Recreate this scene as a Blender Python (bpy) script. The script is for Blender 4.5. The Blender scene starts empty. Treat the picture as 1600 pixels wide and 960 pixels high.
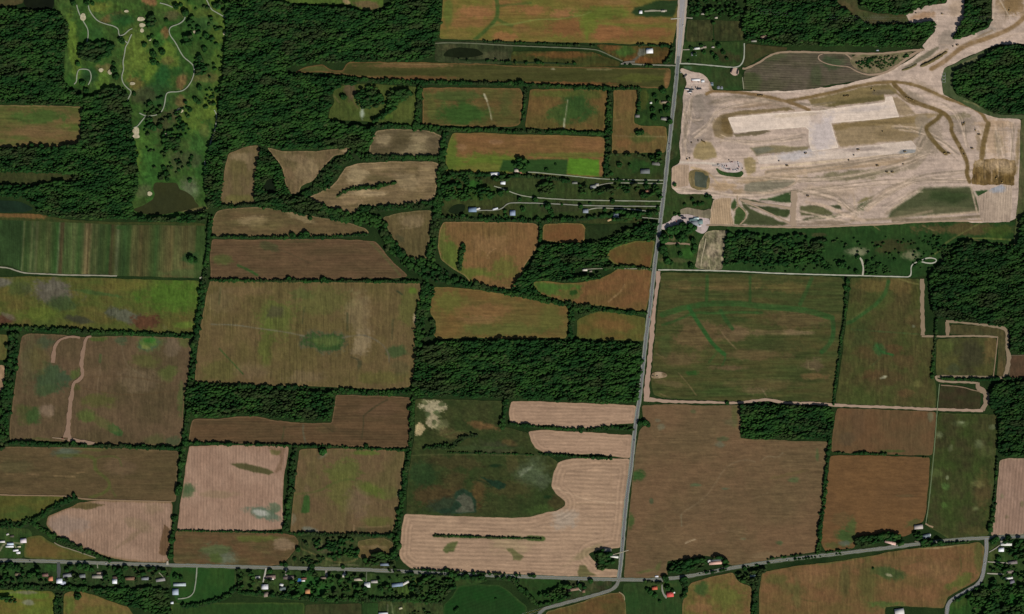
import bpy, math, random
import numpy as np
from mathutils import Vector
# ---------------------------------------------------------------- camera, sky, sun, exposure
S = 2.2                      # metres per map unit; map units: x 0..1600 eastward, y 0..960 southward
scene = bpy.context.scene
cam_d = bpy.data.cameras.new("camera"); cam = bpy.data.objects.new("camera", cam_d)
scene.collection.objects.link(cam); scene.camera = cam
H = 9000.0
cam.location = (0, 0, H); cam.rotation_euler = (0, 0, 0)
cam_d.sensor_width = 36.0; cam_d.lens = 36.0 * H / (1600 * S)
cam_d.clip_start = 10; cam_d.clip_end = 60000
SUN_AZ, SUN_EL = math.radians(149), math.radians(44)
world = bpy.data.worlds.new("World"); scene.world = world; world.use_nodes = True
wn = world.node_tree; bg = wn.nodes['Background']
sky = wn.nodes.new('ShaderNodeTexSky'); sky.sky_type = 'NISHITA'; sky.sun_disc = False
sky.sun_elevation = SUN_EL; sky.sun_rotation = SUN_AZ
wn.links.new(sky.outputs[0], bg.inputs[0]); bg.inputs[1].default_value = 0.05
sun_d = bpy.data.lights.new("sun", 'SUN'); sun_d.energy = 4.0; sun_d.angle = math.radians(0.53); sun_d.color = (1.0, 0.95, 0.87)
sun = bpy.data.objects.new("sun", sun_d); scene.collection.objects.link(sun)
to_sun = Vector((math.sin(SUN_AZ) * math.cos(SUN_EL), math.cos(SUN_AZ) * math.cos(SUN_EL), math.sin(SUN_EL)))
sun.rotation_euler = to_sun.to_track_quat('Z', 'Y').to_euler()
sun.location = to_sun * 4000
scene.view_settings.view_transform = 'Standard'; scene.view_settings.look = 'None'
scene.view_settings.gamma = 1.0; scene.view_settings.use_curve_mapping = False
scene.view_settings.exposure = 0.0
scene.cycles.max_bounces = 4; scene.cycles.diffuse_bounces = 2; scene.cycles.glossy_bounces = 2
scene.cycles.use_denoising = False
# ---------------------------------------------------------------- small helpers
col = scene.collection
rng = np.random.default_rng(7); random.seed(7)
def lin(c):
    c = np.asarray(c, float) / 255.0
    return np.where(c <= 0.04045, c / 12.92, ((c + 0.055) / 1.055) ** 2.4)
def W(x, y, z=0.0): return ((x - 800) * S, (480 - y) * S, z)
def tag(o, label=None, cat=None, group=None, kind=None):
    if label: o['label'] = label
    if cat: o['category'] = cat
    if group: o['group'] = group
    if kind: o['kind'] = kind
    return o
_LAT = [np.random.default_rng(100 + i).random((256, 256)) for i in range(8)]
def vnoise(x, y, k=0):
    L = _LAT[k % 8]
    xi = np.floor(x).astype(int); yi = np.floor(y).astype(int)
    fx = x - xi; fy = y - yi
    fx = fx * fx * (3 - 2 * fx); fy = fy * fy * (3 - 2 * fy)
    a = L[xi & 255, yi & 255]; b = L[(xi + 1) & 255, yi & 255]
    c = L[xi & 255, (yi + 1) & 255]; d = L[(xi + 1) & 255, (yi + 1) & 255]
    return (a * (1 - fx) + b * fx) * (1 - fy) + (c * (1 - fx) + d * fx) * fy
def fbm(x, y, sx, sy=None, k=0, octv=4, gain=0.55):
    sy = sy or sx
    t = np.zeros_like(x, float); a = 1.0; n = 0.0; f = 1.0
    for o in range(octv):
        t += a * vnoise(x / sx * f + 17.3 * o + 3 * k, y / sy * f + 9.1 * o + 5 * k, k + o); n += a
        a *= gain; f *= 2.03
    return t / n
def sst(a, b, x):
    t = np.clip((x - a) / (b - a), 0, 1); return t * t * (3 - 2 * t)
def ext(pts):
    """what touches the edge of the mapped area runs on beyond it"""
    o = []
    for x, y in pts:
        if x <= 0: x = -70
        if x >= 1600: x = 1670
        if y <= 0: y = -70
        if y >= 960: y = 1030
        o.append((float(x), float(y)))
    return o
def seg_dist(x, y, pts, closed=False):
    d = np.full(x.shape, 1e9)
    P = list(pts) + ([pts[0]] if closed else [])
    for (x0, y0), (x1, y1) in zip(P[:-1], P[1:]):
        vx, vy = x1 - x0, y1 - y0; L = vx * vx + vy * vy + 1e-9
        t = np.clip(((x - x0) * vx + (y - y0) * vy) / L, 0, 1)
        d = np.minimum(d, (x - x0 - t * vx) ** 2 + (y - y0 - t * vy) ** 2)
    return np.sqrt(d)
def inside(x, y, pts):
    c = np.zeros(x.shape, bool); n = len(pts)
    for i in range(n):
        x0, y0 = pts[i]; x1, y1 = pts[(i + 1) % n]
        if y0 == y1: continue
        c ^= ((y0 > y) != (y1 > y)) & (x < (x1 - x0) * (y - y0) / (y1 - y0) + x0)
    return c
def sdf(x, y, pts):
    d = seg_dist(x, y, pts, True)
    return np.where(inside(x, y, pts), d, -d)
def smooth(pts, closed=False, it=2):
    for _ in range(it):
        P = list(pts) + ([pts[0]] if closed else []); o = [] if closed else [P[0]]
        for (x0, y0), (x1, y1) in zip(P[:-1], P[1:]):
            o += [(x0 * .75 + x1 * .25, y0 * .75 + y1 * .25), (x0 * .25 + x1 * .75, y0 * .25 + y1 * .75)]
        if not closed: o.append(P[-1])
        pts = o
    return pts
def clipc(pts, d=5.0):
    """round each corner of an outline, at most d units along each side"""
    o = []; n = len(pts)
    for i in range(n):
        p = np.array(pts[i]); a = np.array(pts[i - 1]) - p; b = np.array(pts[(i + 1) % n]) - p
        la, lb = np.hypot(*a) + 1e-9, np.hypot(*b) + 1e-9
        qa = p + a / la * min(d, la * .3); qb = p + b / lb * min(d, lb * .3)
        o += [tuple(qa), tuple((qa + qb) / 4 + p / 2), tuple(qb)]
    return o
# ---------------------------------------------------------------- materials
def new_mat(name):
    m = bpy.data.materials.new(name); m.use_nodes = True
    return m, m.node_tree, m.node_tree.nodes['Principled BSDF']
def _math(nt, op, a, b):
    n = nt.nodes.new('ShaderNodeMath'); n.operation = op
    for i, v in enumerate((a, b)):
        if hasattr(v, 'is_output') or hasattr(v, 'links'): nt.links.new(v, n.inputs[i])
        else: n.inputs[i].default_value = v
    return n.outputs[0]
def _noise(nt, scale, detail=3, rough=0.6, vec=None):
    n = nt.nodes.new('ShaderNodeTexNoise'); n.inputs['Scale'].default_value = scale
    n.inputs['Detail'].default_value = detail; n.inputs['Roughness'].default_value = rough
    if vec is not None: nt.links.new(vec, n.inputs['Vector'])
    return n.outputs['Fac']
def _pos(nt): return nt.nodes.new('ShaderNodeNewGeometry').outputs['Position']
def _scale(nt, colr, fac):
    n = nt.nodes.new('ShaderNodeVectorMath'); n.operation = 'SCALE'
    nt.links.new(colr, n.inputs[0]); nt.links.new(fac, n.inputs['Scale']); return n.outputs[0]
def attr_mat(name, s1=0.3, s2=0.06, amp=0.5, rough=0.95, spec=0.05, stretch=(1, 1)):
    """colour from the mesh's own crop map, broken up by two noises in metres"""
    m, nt, b = new_mat(name)
    at = nt.nodes.new('ShaderNodeAttribute'); at.attribute_name = 'Col'
    mp = nt.nodes.new('ShaderNodeMapping'); nt.links.new(_pos(nt), mp.inputs[0]); mp.inputs['Scale'].default_value = (stretch[0], stretch[1], 1)
    v = mp.outputs[0]
    f = _math(nt, 'ADD', _math(nt, 'MULTIPLY', _noise(nt, s1, 2, .7, v), amp), _math(nt, 'MULTIPLY', _noise(nt, s2, 3, .6, v), amp))
    f = _math(nt, 'ADD', f, 1 - amp)
    nt.links.new(_scale(nt, at.outputs['Color'], f), b.inputs['Base Color'])
    b.inputs['Roughness'].default_value = rough; b.inputs['Specular IOR Level'].default_value = spec
    return m
def flat_mat(name, c, amp=0.3, scale=0.3, rough=0.9, spec=0.1, metal=0.0, c2=None, s2=0.05):
    m, nt, b = new_mat(name)
    mix = nt.nodes.new('ShaderNodeMix'); mix.data_type = 'RGBA'
    mix.inputs[6].default_value = (*lin(c), 1); mix.inputs[7].default_value = (*lin(c2 or c), 1)
    nt.links.new(_noise(nt, s2, 4, .6, _pos(nt)), mix.inputs[0])
    f = _math(nt, 'ADD', _math(nt, 'MULTIPLY', _noise(nt, scale, 3, .65, _pos(nt)), 2 * amp), 1 - amp)
    nt.links.new(_scale(nt, mix.outputs[2], f), b.inputs['Base Color'])
    b.inputs['Roughness'].default_value = rough; b.inputs['Specular IOR Level'].default_value = spec; b.inputs['Metallic'].default_value = metal
    return m
M = {}
M['soil_h'] = attr_mat('soil_rows_east_west', stretch=(0.35, 1.3))
M['soil_v'] = attr_mat('soil_rows_north_south', stretch=(1.3, 0.35))
M['soil'] = attr_mat('soil_and_grass')
def leaf_mat(name, obj_rand=False):
    m, nt, b = new_mat(name)
    at = nt.nodes.new('ShaderNodeAttribute'); at.attribute_name = 'Col'
    f = _math(nt, 'ADD', _math(nt, 'MULTIPLY', _noise(nt, 0.55, 3, .7, _pos(nt)), 1.3), 0.35)
    if obj_rand:
        oi = nt.nodes.new('ShaderNodeObjectInfo')
        f = _math(nt, 'MULTIPLY', f, _math(nt, 'ADD', _math(nt, 'MULTIPLY', oi.outputs['Random'], .5), .75))
    nt.links.new(_scale(nt, at.outputs['Color'], f), b.inputs['Base Color'])
    b.inputs['Roughness'].default_value = 0.8; b.inputs['Specular IOR Level'].default_value = 0.08
    return m
M['leaf'] = leaf_mat('woodland_leaves'); M['leaf_one'] = leaf_mat('tree_leaves', True)
M['bark'] = flat_mat('bark', (70, 58, 45), .3, 2)
_mc = {}
def cmat(c, kind='paint'):
    k = (tuple(c), kind)
    if k not in _mc:
        if kind == 'paint': _mc[k] = flat_mat('paint', c, .06, 1.5, .45, .4)
        elif kind == 'roof': _mc[k] = flat_mat('roofing', c, .14, .9, .8, .2)
        elif kind == 'wall': _mc[k] = flat_mat('wall_siding', c, .08, 1.2, .8, .2)
        elif kind == 'road': _mc[k] = flat_mat('road_surface', c, .12, .25, .9, .15, c2=tuple(int(v * .9) for v in c))
        elif kind == 'water': _mc[k] = flat_mat('pond_water', c, .1, .02, .18, .35, c2=tuple(int(v * .8) for v in c), s2=.01)
        elif kind == 'tyre': _mc[k] = flat_mat('rubber', c, .1, 2, .9, .1)
    return _mc[k]
# ---------------------------------------------------------------- mesh building
class MB:
    def __init__(s): s.v = []; s.f = []; s.c = []; s.m = []; s.n = 0
    def add(s, v, f, c=None, mi=0):
        v = np.asarray(v, float).reshape(-1, 3); f = np.asarray(f, int)
        if f.ndim == 1: f = f[None]
        s.v.append(v); s.f.append(f + s.n); s.m.append(np.full(len(f), mi)); s.n += len(v)
        if c is not None: s.c.append(np.broadcast_to(np.asarray(c, float), (len(v), 3)))
    def build(s, name, mats, parent=None, smooth_=False):
        me = bpy.data.meshes.new(name); V = np.concatenate(s.v)
        me.vertices.add(len(V)); me.vertices.foreach_set('co', V.ravel())
        loops = np.concatenate([f.ravel() for f in s.f]); sizes = np.concatenate([np.full(len(f), f.shape[1]) for f in s.f if len(f)])
        me.loops.add(len(loops)); me.loops.foreach_set('vertex_index', loops)
        starts = np.concatenate([[0], np.cumsum(sizes)[:-1]])
        me.polygons.add(len(sizes)); me.polygons.foreach_set('loop_start', starts)
        try: me.polygons.foreach_set('loop_total', sizes)
        except Exception: pass
        me.polygons.foreach_set('material_index', np.concatenate(s.m))
        if s.c:
            a = me.color_attributes.new('Col', 'FLOAT_COLOR', 'POINT'); C = np.ones((len(V), 4)); C[:, :3] = np.concatenate(s.c)
            a.data.foreach_set('color', C.ravel())
        me.update(calc_edges=True); me.validate()
        for m in (mats if isinstance(mats, (list, tuple)) else [mats]): me.materials.append(m)
        o = bpy.data.objects.new(name, me); col.objects.link(o)
        if parent is not None: o.parent = parent
        return o
    def box(s, cx, cy, z0, lx, ly, h, c=None, mi=0, taper=1.0):
        x, y = lx / 2, ly / 2; t = taper
        v = [(cx - x, cy - y, z0), (cx + x, cy - y, z0), (cx + x, cy + y, z0), (cx - x, cy + y, z0),
             (cx - x * t, cy - y * t, z0 + h), (cx + x * t, cy - y * t, z0 + h), (cx + x * t, cy + y * t, z0 + h), (cx - x * t, cy + y * t, z0 + h)]
        s.add(v, [(0, 3, 2, 1), (4, 5, 6, 7), (0, 1, 5, 4), (1, 2, 6, 5), (2, 3, 7, 6), (3, 0, 4, 7)], c, mi)
    def cyl(s, p0, p1, r0, r1, n=8, c=None, mi=0):
        p0 = Vector(p0); p1 = Vector(p1); q = (p1 - p0).to_track_quat('Z', 'Y')
        v = []
        for p, r in ((p0, r0), (p1, r1)):
            for i in range(n): v.append(p + q @ Vector((r * math.cos(2 * math.pi * i / n), r * math.sin(2 * math.pi * i / n), 0)))
        s.add([tuple(a) for a in v], [(i, (i + 1) % n, n + (i + 1) % n, n + i) for i in range(n)], c, mi)
        s.add([tuple(a) for a in v[n:]] + [tuple(p1)], [(i, (i + 1) % n, n) for i in range(n)], c, mi)
        s.add([tuple(a) for a in v[:n]] + [tuple(p0)], [((i + 1) % n, i, n) for i in range(n)], c, mi)
Z = [0.06]
def nz(d=0.012):
    Z[0] += d; return Z[0]
G = 1.5
def area(name, pts, base, alt=None, mot=(45, 45), mix=.5, tex=.1, grain=(2.5, 9), rows=None, edge=None, blobs=(), lines=(), polys=(), bands=None,
         label=None, cat='field', rough_edge=1.2, z=None, mat='soil', soft=0, kind='structure', seed=None, heave=0, round_=1, step=None, grow=1.0):
    """a patch of ground (field, meadow, dirt) cut from a grid along its outline; its crop map goes into the mesh as colour"""
    g = step or G
    P = ext(pts)
    if round_: P = clipc(P, 3.2 * round_)
    a = np.array(P); x0, y0 = a.min(0) - 3; x1, y1 = a.max(0) + 3
    nx = int((x1 - x0) / g) + 2; ny = int((y1 - y0) / g) + 2
    gx, gy = np.meshgrid(x0 + np.arange(nx) * g, y0 + np.arange(ny) * g, indexing='ij')
    k = (seed if seed is not None else int(x0 * 7 + y0 * 3)) % 97
    ox = k * 13.7
    sd = sdf(gx, gy, P) + (fbm(gx + ox, gy, 14, k=k, octv=4) - .5) * 2 * rough_edge + grow
    # colours at grid points
    def colour(x, y, sdv):
        xx, yy = x + ox, y + ox * .7
        base_ = np.array(base, float); alt_ = np.array(alt if alt is not None else base_ * .85, float)
        t = sst(.5 - .28 + (.5 - mix) * .4, .5 + .28 + (.5 - mix) * .4, fbm(xx, yy, mot[0], mot[1], k, 5, .6))
        c = base_ * (1 - t)[..., None] + alt_ * t[..., None]
        if bands:
            s = x + (y - bands[0][2]) * bands[1]
            bx = [b[0] for b in bands[2]]
            nb = s + (fbm(xx, yy, 3, 40, k) - .5) * 2
            c = np.stack([np.interp(nb, bx, [b[1][i] for b in bands[2]]) for i in range(3)], -1) * .62 + np.array((56, 72, 36)) * .38
            c = c * (1 + (t - .5) * .25)[..., None]
        wx = (fbm(xx, yy, 16, k=k + 1) - .5) * 1.1; wf = (fbm(xx, yy, 5, 3.5, k + 2, 4, .8) - .5) * 1.1
        for B in blobs:
            bx, by, rx, ry, an, bc = B[:6]; st = min(1, 1.12 * (B[6] if len(B) > 6 else .8)); wid = B[7] if len(B) > 7 else .35
            ca, sa = math.cos(math.radians(an)), math.sin(math.radians(an))
            dx, dy = x - bx, y - by; u = (dx * ca + dy * sa) / rx; v = (-dx * sa + dy * ca) / ry
            d = np.sqrt(u * u + v * v) + wx + wf
            w = sst(1 + wid, 1 - wid, d) * st
            c = c * (1 - w)[..., None] + np.array(bc, float) * w[..., None]
        for Q in polys:
            pp, pc = Q[0], Q[1]; sf = Q[2] if len(Q) > 2 else 1.5; st = Q[3] if len(Q) > 3 else 1.0
            d = sdf(x, y, pp) + wx * 3 + wf * 3
            w = sst(-sf, sf, d) * st
            c = c * (1 - w)[..., None] + np.array(pc, float) * w[..., None]
        for Lq in lines:
            lp, lw, lc = Lq[:3]; st = Lq[3] if len(Lq) > 3 else .8
            d = seg_dist(x, y, smooth(lp)) + wf * 1.5 + wx * .6
            w = sst(lw * .5 + .9, max(lw * .5 - .9, 0), d) * st * (.75 + .5 * vnoise(xx / 6, yy / 6, 3))
            w = np.clip(w, 0, 1)
            c = c * (1 - w)[..., None] + np.array(lc, float) * w[..., None]
        if edge:
            ec, ew, es = edge
            w = sst(ew, 0, sdv + wx * ew * .8) * es
            c = c * (1 - w)[..., None] + np.array(ec, float) * w[..., None]
        m = np.ones_like(x)
        m += (fbm(xx, yy, 9, k=k + 3, octv=4, gain=.7) - .5) * tex * 2
        m += (fbm(xx, yy, grain[0], grain[1], k + 4, 3, .6) - .5) * tex * 2.4
        if rows:
            an, per, amp = rows[:3]; head = rows[3] if len(rows) > 3 else 0
            ca, sa = math.cos(math.radians(an)), math.sin(math.radians(an))
            ph = (-x * sa + y * ca) + (fbm(xx, yy, 60, k=k + 5) - .5) * per * .6
            r = np.sin(ph * 2 * math.pi / per)
            if head:
                r2 = np.sin(sdv * 2 * math.pi / per); r = np.where(sdv < head, r2, r)
            m += r * amp * (.5 + 1.0 * vnoise(xx / 14, yy / 5, 2))
        m += (vnoise(xx / 1.6, yy / 1.6, 6) - .5) * tex * 1.3
        gx_, gy_ = (grain[0] / 1.3, grain[1] * 2.2) if grain[1] > grain[0] else (grain[0] * 2.2, grain[1] / 1.3)
        st_ = fbm(xx + 31, yy, max(gx_, 1.5), max(gy_, 1.5), k + 6, 2, .5)
        m += (sst(.62, .8, st_) * .8 - sst(.38, .2, st_) * .7) * tex * (.3 + 1.2 * t)
        lum = c @ np.array((.3, .59, .11)); c = (lum[..., None] + (c - lum[..., None]) * (.95 if name == 'crop_field' else .98)) * np.array((.985, 1.0, .945) if name in ('crop_field', 'meadow', 'golf_course') and base[0] < 140 else (1.0, .995, .995))
        return lin(np.clip(c * m[..., None], 2, 250))
    ins = sd > 0
    cell = ins[:-1, :-1].astype(int) + ins[1:, :-1] + ins[1:, 1:] + ins[:-1, 1:]
    zz = nz() if z is None else z
    idx = -np.ones(gx.shape, int)
    full = cell == 4
    use = np.zeros(gx.shape, bool)
    use[:-1, :-1] |= full; use[1:, :-1] |= full; use[1:, 1:] |= full; use[:-1, 1:] |= full
    n = int(use.sum()); idx[use] = np.arange(n)
    vx, vy, vs = gx[use], gy[use], sd[use]
    fi, fj = np.nonzero(full)
    quads = np.stack([idx[fi, fj], idx[fi, fj + 1], idx[fi + 1, fj + 1], idx[fi + 1, fj]], -1)
    ex, ey, polysE = [], [], {3: [], 4: [], 5: []}
    q = n
    for i, j in zip(*np.nonzero((cell > 0) & (cell < 4))):
        cs = ((i, j), (i, j + 1), (i + 1, j + 1), (i + 1, j)); out = []
        for a_, b_ in zip(cs, cs[1:] + cs[:1]):
            sa_, sb_ = sd[a_], sd[b_]
            if sa_ > 0: out.append((gx[a_], gy[a_]))
            if (sa_ > 0) != (sb_ > 0):
                t = sa_ / (sa_ - sb_); out.append((gx[a_] + (gx[b_] - gx[a_]) * t, gy[a_] + (gy[b_] - gy[a_]) * t))
        if len(out) in polysE:
            polysE[len(out)].append(list(range(q, q + len(out)))); q += len(out)
            ex += [o[0] for o in out]; ey += [o[1] for o in out]
    vx = np.concatenate([vx, ex]); vy = np.concatenate([vy, ey]); vs = np.concatenate([vs, np.zeros(len(ex))])
    C = colour(vx, vy, vs)
    vz = np.full(vx.shape, zz)
    if heave: vz = vz + np.clip(vs, 0, 3) / 3 * heave * (fbm(vx + ox, vy, 7, k=k, octv=4)) * (vs > 0)
    V = np.stack([(vx - 800) * S, (480 - vy) * S, vz], -1)
    b = MB(); b.add(V, quads, C); b.n = 0
    for kk, L in polysE.items():
        if L: b.f.append(np.array(L)); b.m.append(np.zeros(len(L), int))
    o = b.build(name, M[mat])
    return tag(o, label, cat, None, kind)
def ribbon(name, pts, w, c, label, cat='track', wob=.08, z=None, mat='road', it=2, kind='structure', up=.03):
    """a road, track or path laid along a line as a strip of its own width (w in map units)"""
    P = np.array(smooth(ext(pts), False, it)); seg = np.hypot(*(P[1:] - P[:-1]).T); L = np.concatenate([[0], np.cumsum(seg)])
    n = max(3, int(L[-1] / 2.0)); t = np.linspace(0, L[-1], n)
    X = np.interp(t, L, P[:, 0]); Y = np.interp(t, L, P[:, 1])
    dx = np.gradient(X); dy = np.gradient(Y); l = np.hypot(dx, dy) + 1e-9; nx_, ny_ = -dy / l, dx / l
    ww = (w if np.isscalar(w) else np.interp(t / L[-1], np.linspace(0, 1, len(w)), w)) * .5
    wl = ww * (1 + (vnoise(t / 5, t * 0 + 3, 1) - .5) * 2 * wob); wr = ww * (1 + (vnoise(t / 5, t * 0 + 9, 2) - .5) * 2 * wob)
    zz = nz(up * .4) if z is None else z
    A = np.stack([(X + nx_ * wl - 800) * S, (480 - Y - ny_ * wl) * S, np.full(n, zz)], -1)
    B = np.stack([(X - nx_ * wr - 800) * S, (480 - Y + ny_ * wr) * S, np.full(n, zz)], -1)
    b = MB(); i = np.arange(n - 1)
    b.add(np.concatenate([A, B]), np.stack([i, i + n, i + n + 1, i + 1], -1)[:, ::-1])
    o = b.build(name, cmat(c, mat)); me = o.data
    if me.polygons[0].normal.z < 0: me.flip_normals()
    if label: tag(o, label, cat, None, kind)
    return o
# ---------------------------------------------------------------- foliage
def ico(sub):
    import bmesh
    bm = bmesh.new(); bmesh.ops.create_icosphere(bm, subdivisions=sub, radius=1.0)
    v = np.array([x.co[:] for x in bm.verts]); f = np.array([[w.index for w in t.verts] for t in bm.faces]); bm.free()
    return v, f
IV, IF = ico(2)
BLOB = []
for i in range(10):
    r = np.random.default_rng(50 + i); v = IV * (1 + (r.random((len(IV), 1)) - .5) * .55); v[:, 2] *= .85; BLOB.append(v)
LV, LF = ico(1)
LEAFY = []
for i in range(10):
    r = np.random.default_rng(80 + i); LEAFY.append(LV * (1 + (r.random((len(LV), 1)) - .5) * .7))
def canopy(b, X, Y, R, Hh, C, r, extra=1, trunks=True, sx=1.0, sy=1.0):
    """crowns for many trees: X, Y, R in map units, Hh in metres; lumpy main mass plus side lumps and a tapered trunk"""
    n = len(X)
    if n == 0: return
    wx, wy = (X - 800) * S, (480 - Y) * S; Rm = R * S
    def put(px, py, pz, rad, C, kinds, bl, F):
        for kk in range(len(bl)):
            s = kinds == kk
            if not s.any(): continue
            a = r.random(s.sum()) * 6.283; ca, sa = np.cos(a), np.sin(a); base = bl[kk]
            vx = (base[:, 0][None] * ca[:, None] - base[:, 1][None] * sa[:, None]) * rad[s][:, None] + px[s][:, None]
            vy = (base[:, 0][None] * sa[:, None] + base[:, 1][None] * ca[:, None]) * rad[s][:, None] + py[s][:, None]
            if sx != 1:
                ux = (vx - px[s][:, None]); uy = (vy - py[s][:, None]); tl = .16
                vx = px[s][:, None] + ux * sx; vy = py[s][:, None] + uy * sy + ux * sx * tl
            vz = base[:, 2][None] * rad[s][:, None] * 1.05 + pz[s][:, None]
            V = np.stack([vx, vy, vz], -1).reshape(-1, 3); m = len(base)
            FF = (F[None] + (np.arange(s.sum()) * m)[:, None, None]).reshape(-1, 3)
            b.add(V, FF, np.repeat(C[s], m, 0))
    put(wx, wy, Hh - Rm * .75, Rm, C, r.integers(0, 10, n), BLOB, IF)
    for e in range(extra):
        a = r.random(n) * 6.283; d = Rm * (.55 + .35 * r.random(n)); rr = Rm * (.35 + .25 * r.random(n))
        put(wx + np.cos(a) * d, wy + np.sin(a) * d, Hh - Rm * (.5 + .5 * r.random(n)), rr, C * (.8 + .5 * r.random((n, 1))), r.integers(0, 10, n), LEAFY, LF)
    if trunks:
        q = np.array([(1, 0), (0, 1), (-1, 0), (0, -1)], float)
        r0 = Rm * .09; v0 = np.stack([wx[:, None] + q[:, 0] * r0[:, None], wy[:, None] + q[:, 1] * r0[:, None], np.zeros((n, 4)) + .02], -1)
        v1 = np.stack([wx[:, None] + q[:, 0] * r0[:, None] * .5, wy[:, None] + q[:, 1] * r0[:, None] * .5, np.repeat((Hh - Rm)[:, None], 4, 1)], -1)
        V = np.concatenate([v0, v1], 1).reshape(-1, 3)
        F = np.array([(i, (i + 1) % 4, 4 + (i + 1) % 4, 4 + i) for i in range(4)])
        b.add(V, (F[None] + (np.arange(n) * 8)[:, None, None]).reshape(-1, 4), np.zeros(3) + .05, 1)
LEAF = np.array((38, 68, 26)); LEAF2 = np.array((22, 52, 20)); LEAF3 = np.array((58, 82, 34)); LEAFB = np.array((56, 60, 36)); LEAFD = np.array((44, 52, 28))
def leafcol(X, Y, r, tone=1.0, k=0):
    n = len(X); t = sst(.35, .68, fbm(X, Y, 26, 18, k + 1)); u = r.random(n)
    c = LEAF2 * (1 - t)[:, None] + LEAF * t[:, None]
    q = sst(.5, .72, fbm(X + 500, Y, 34, 14, k + 2)) * .75; c = c * (1 - q)[:, None] + LEAFD * q[:, None]
    w = np.clip((u - .86) * 5, 0, 1) * .8; c = c * (1 - w)[:, None] + LEAF3 * w[:, None]
    w = (r.random(n) > .965) * .6; c = c * (1 - w)[:, None] + LEAFB * w[:, None]
    return lin(np.clip(c * tone * (.9 + .2 * r.random((n, 1))), 3, 255))
def jgrid(x0, y0, x1, y1, sp, r):
    X, Y = np.meshgrid(np.arange(x0, x1, sp), np.arange(y0, y1, sp * .9)); X = X.ravel(); Y = Y.ravel()
    return X + (r.random(len(X)) - .5) * sp * .95, Y + (r.random(len(X)) - .5) * sp * .95
_ws = [0]; EXC = []
def clear_of(X, Y, m=1.2):
    k = np.ones(len(X), bool)
    for x, y, w, h in EXC: k &= ~((abs(X - x) < w / 2 + m) & (Y > y - h / 2 - m) & (Y < y + h / 2 + m + 1.0))
    return k
def wood(pts, label, sp=3.25, R=2.0, h=13, tone=1.0, dens=1.0, holes=(), name='woodland', cat='woodland', kind='stuff', edge=2.0):
    _ws[0] += 1; r = np.random.default_rng(900 + _ws[0])
    P = clipc(ext(pts), 5); a = np.array(P); X, Y = jgrid(a[:, 0].min(), a[:, 1].min(), a[:, 0].max(), a[:, 1].max(), sp, r)
    keep = (X > -45) & (X < 1645) & (Y > -45) & (Y < 1005); X, Y = X[keep], Y[keep]
    sd = sdf(X, Y, P) + (fbm(X, Y, 9, k=3) - .5) * 5
    keep = sd > edge - 1.2
    keep &= clear_of(X, Y)
    for hp in holes: keep &= ~inside(X, Y, hp)
    if dens < 1: keep &= (fbm(X, Y, 11, 9, _ws[0]) + (r.random(len(X)) - .5) * .35) < (.3 + .42 * dens)
    X, Y = X[keep], Y[keep]
    big = fbm(X, Y + X * .2, 13, 4.5, _ws[0] % 7, 3, .5)
    rr = R * (.7 + .55 * r.random(len(X))) * (.75 + .5 * sst(.35, .65, big)); hh = h * 1.15 * (.74 + .52 * sst(.3, .7, big)) * (.88 + .24 * r.random(len(X)))
    if len(X) == 0: print('EMPTY WOOD', label); return
    b = MB(); canopy(b, X, Y, rr, np.maximum(hh, rr * S * 1.75), leafcol(X, Y, r, tone, _ws[0] % 5), r, sx=1.3, sy=.86)
    o = b.build(name, [M['leaf'], M['bark']]); return tag(o, label, cat, None, kind)
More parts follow.
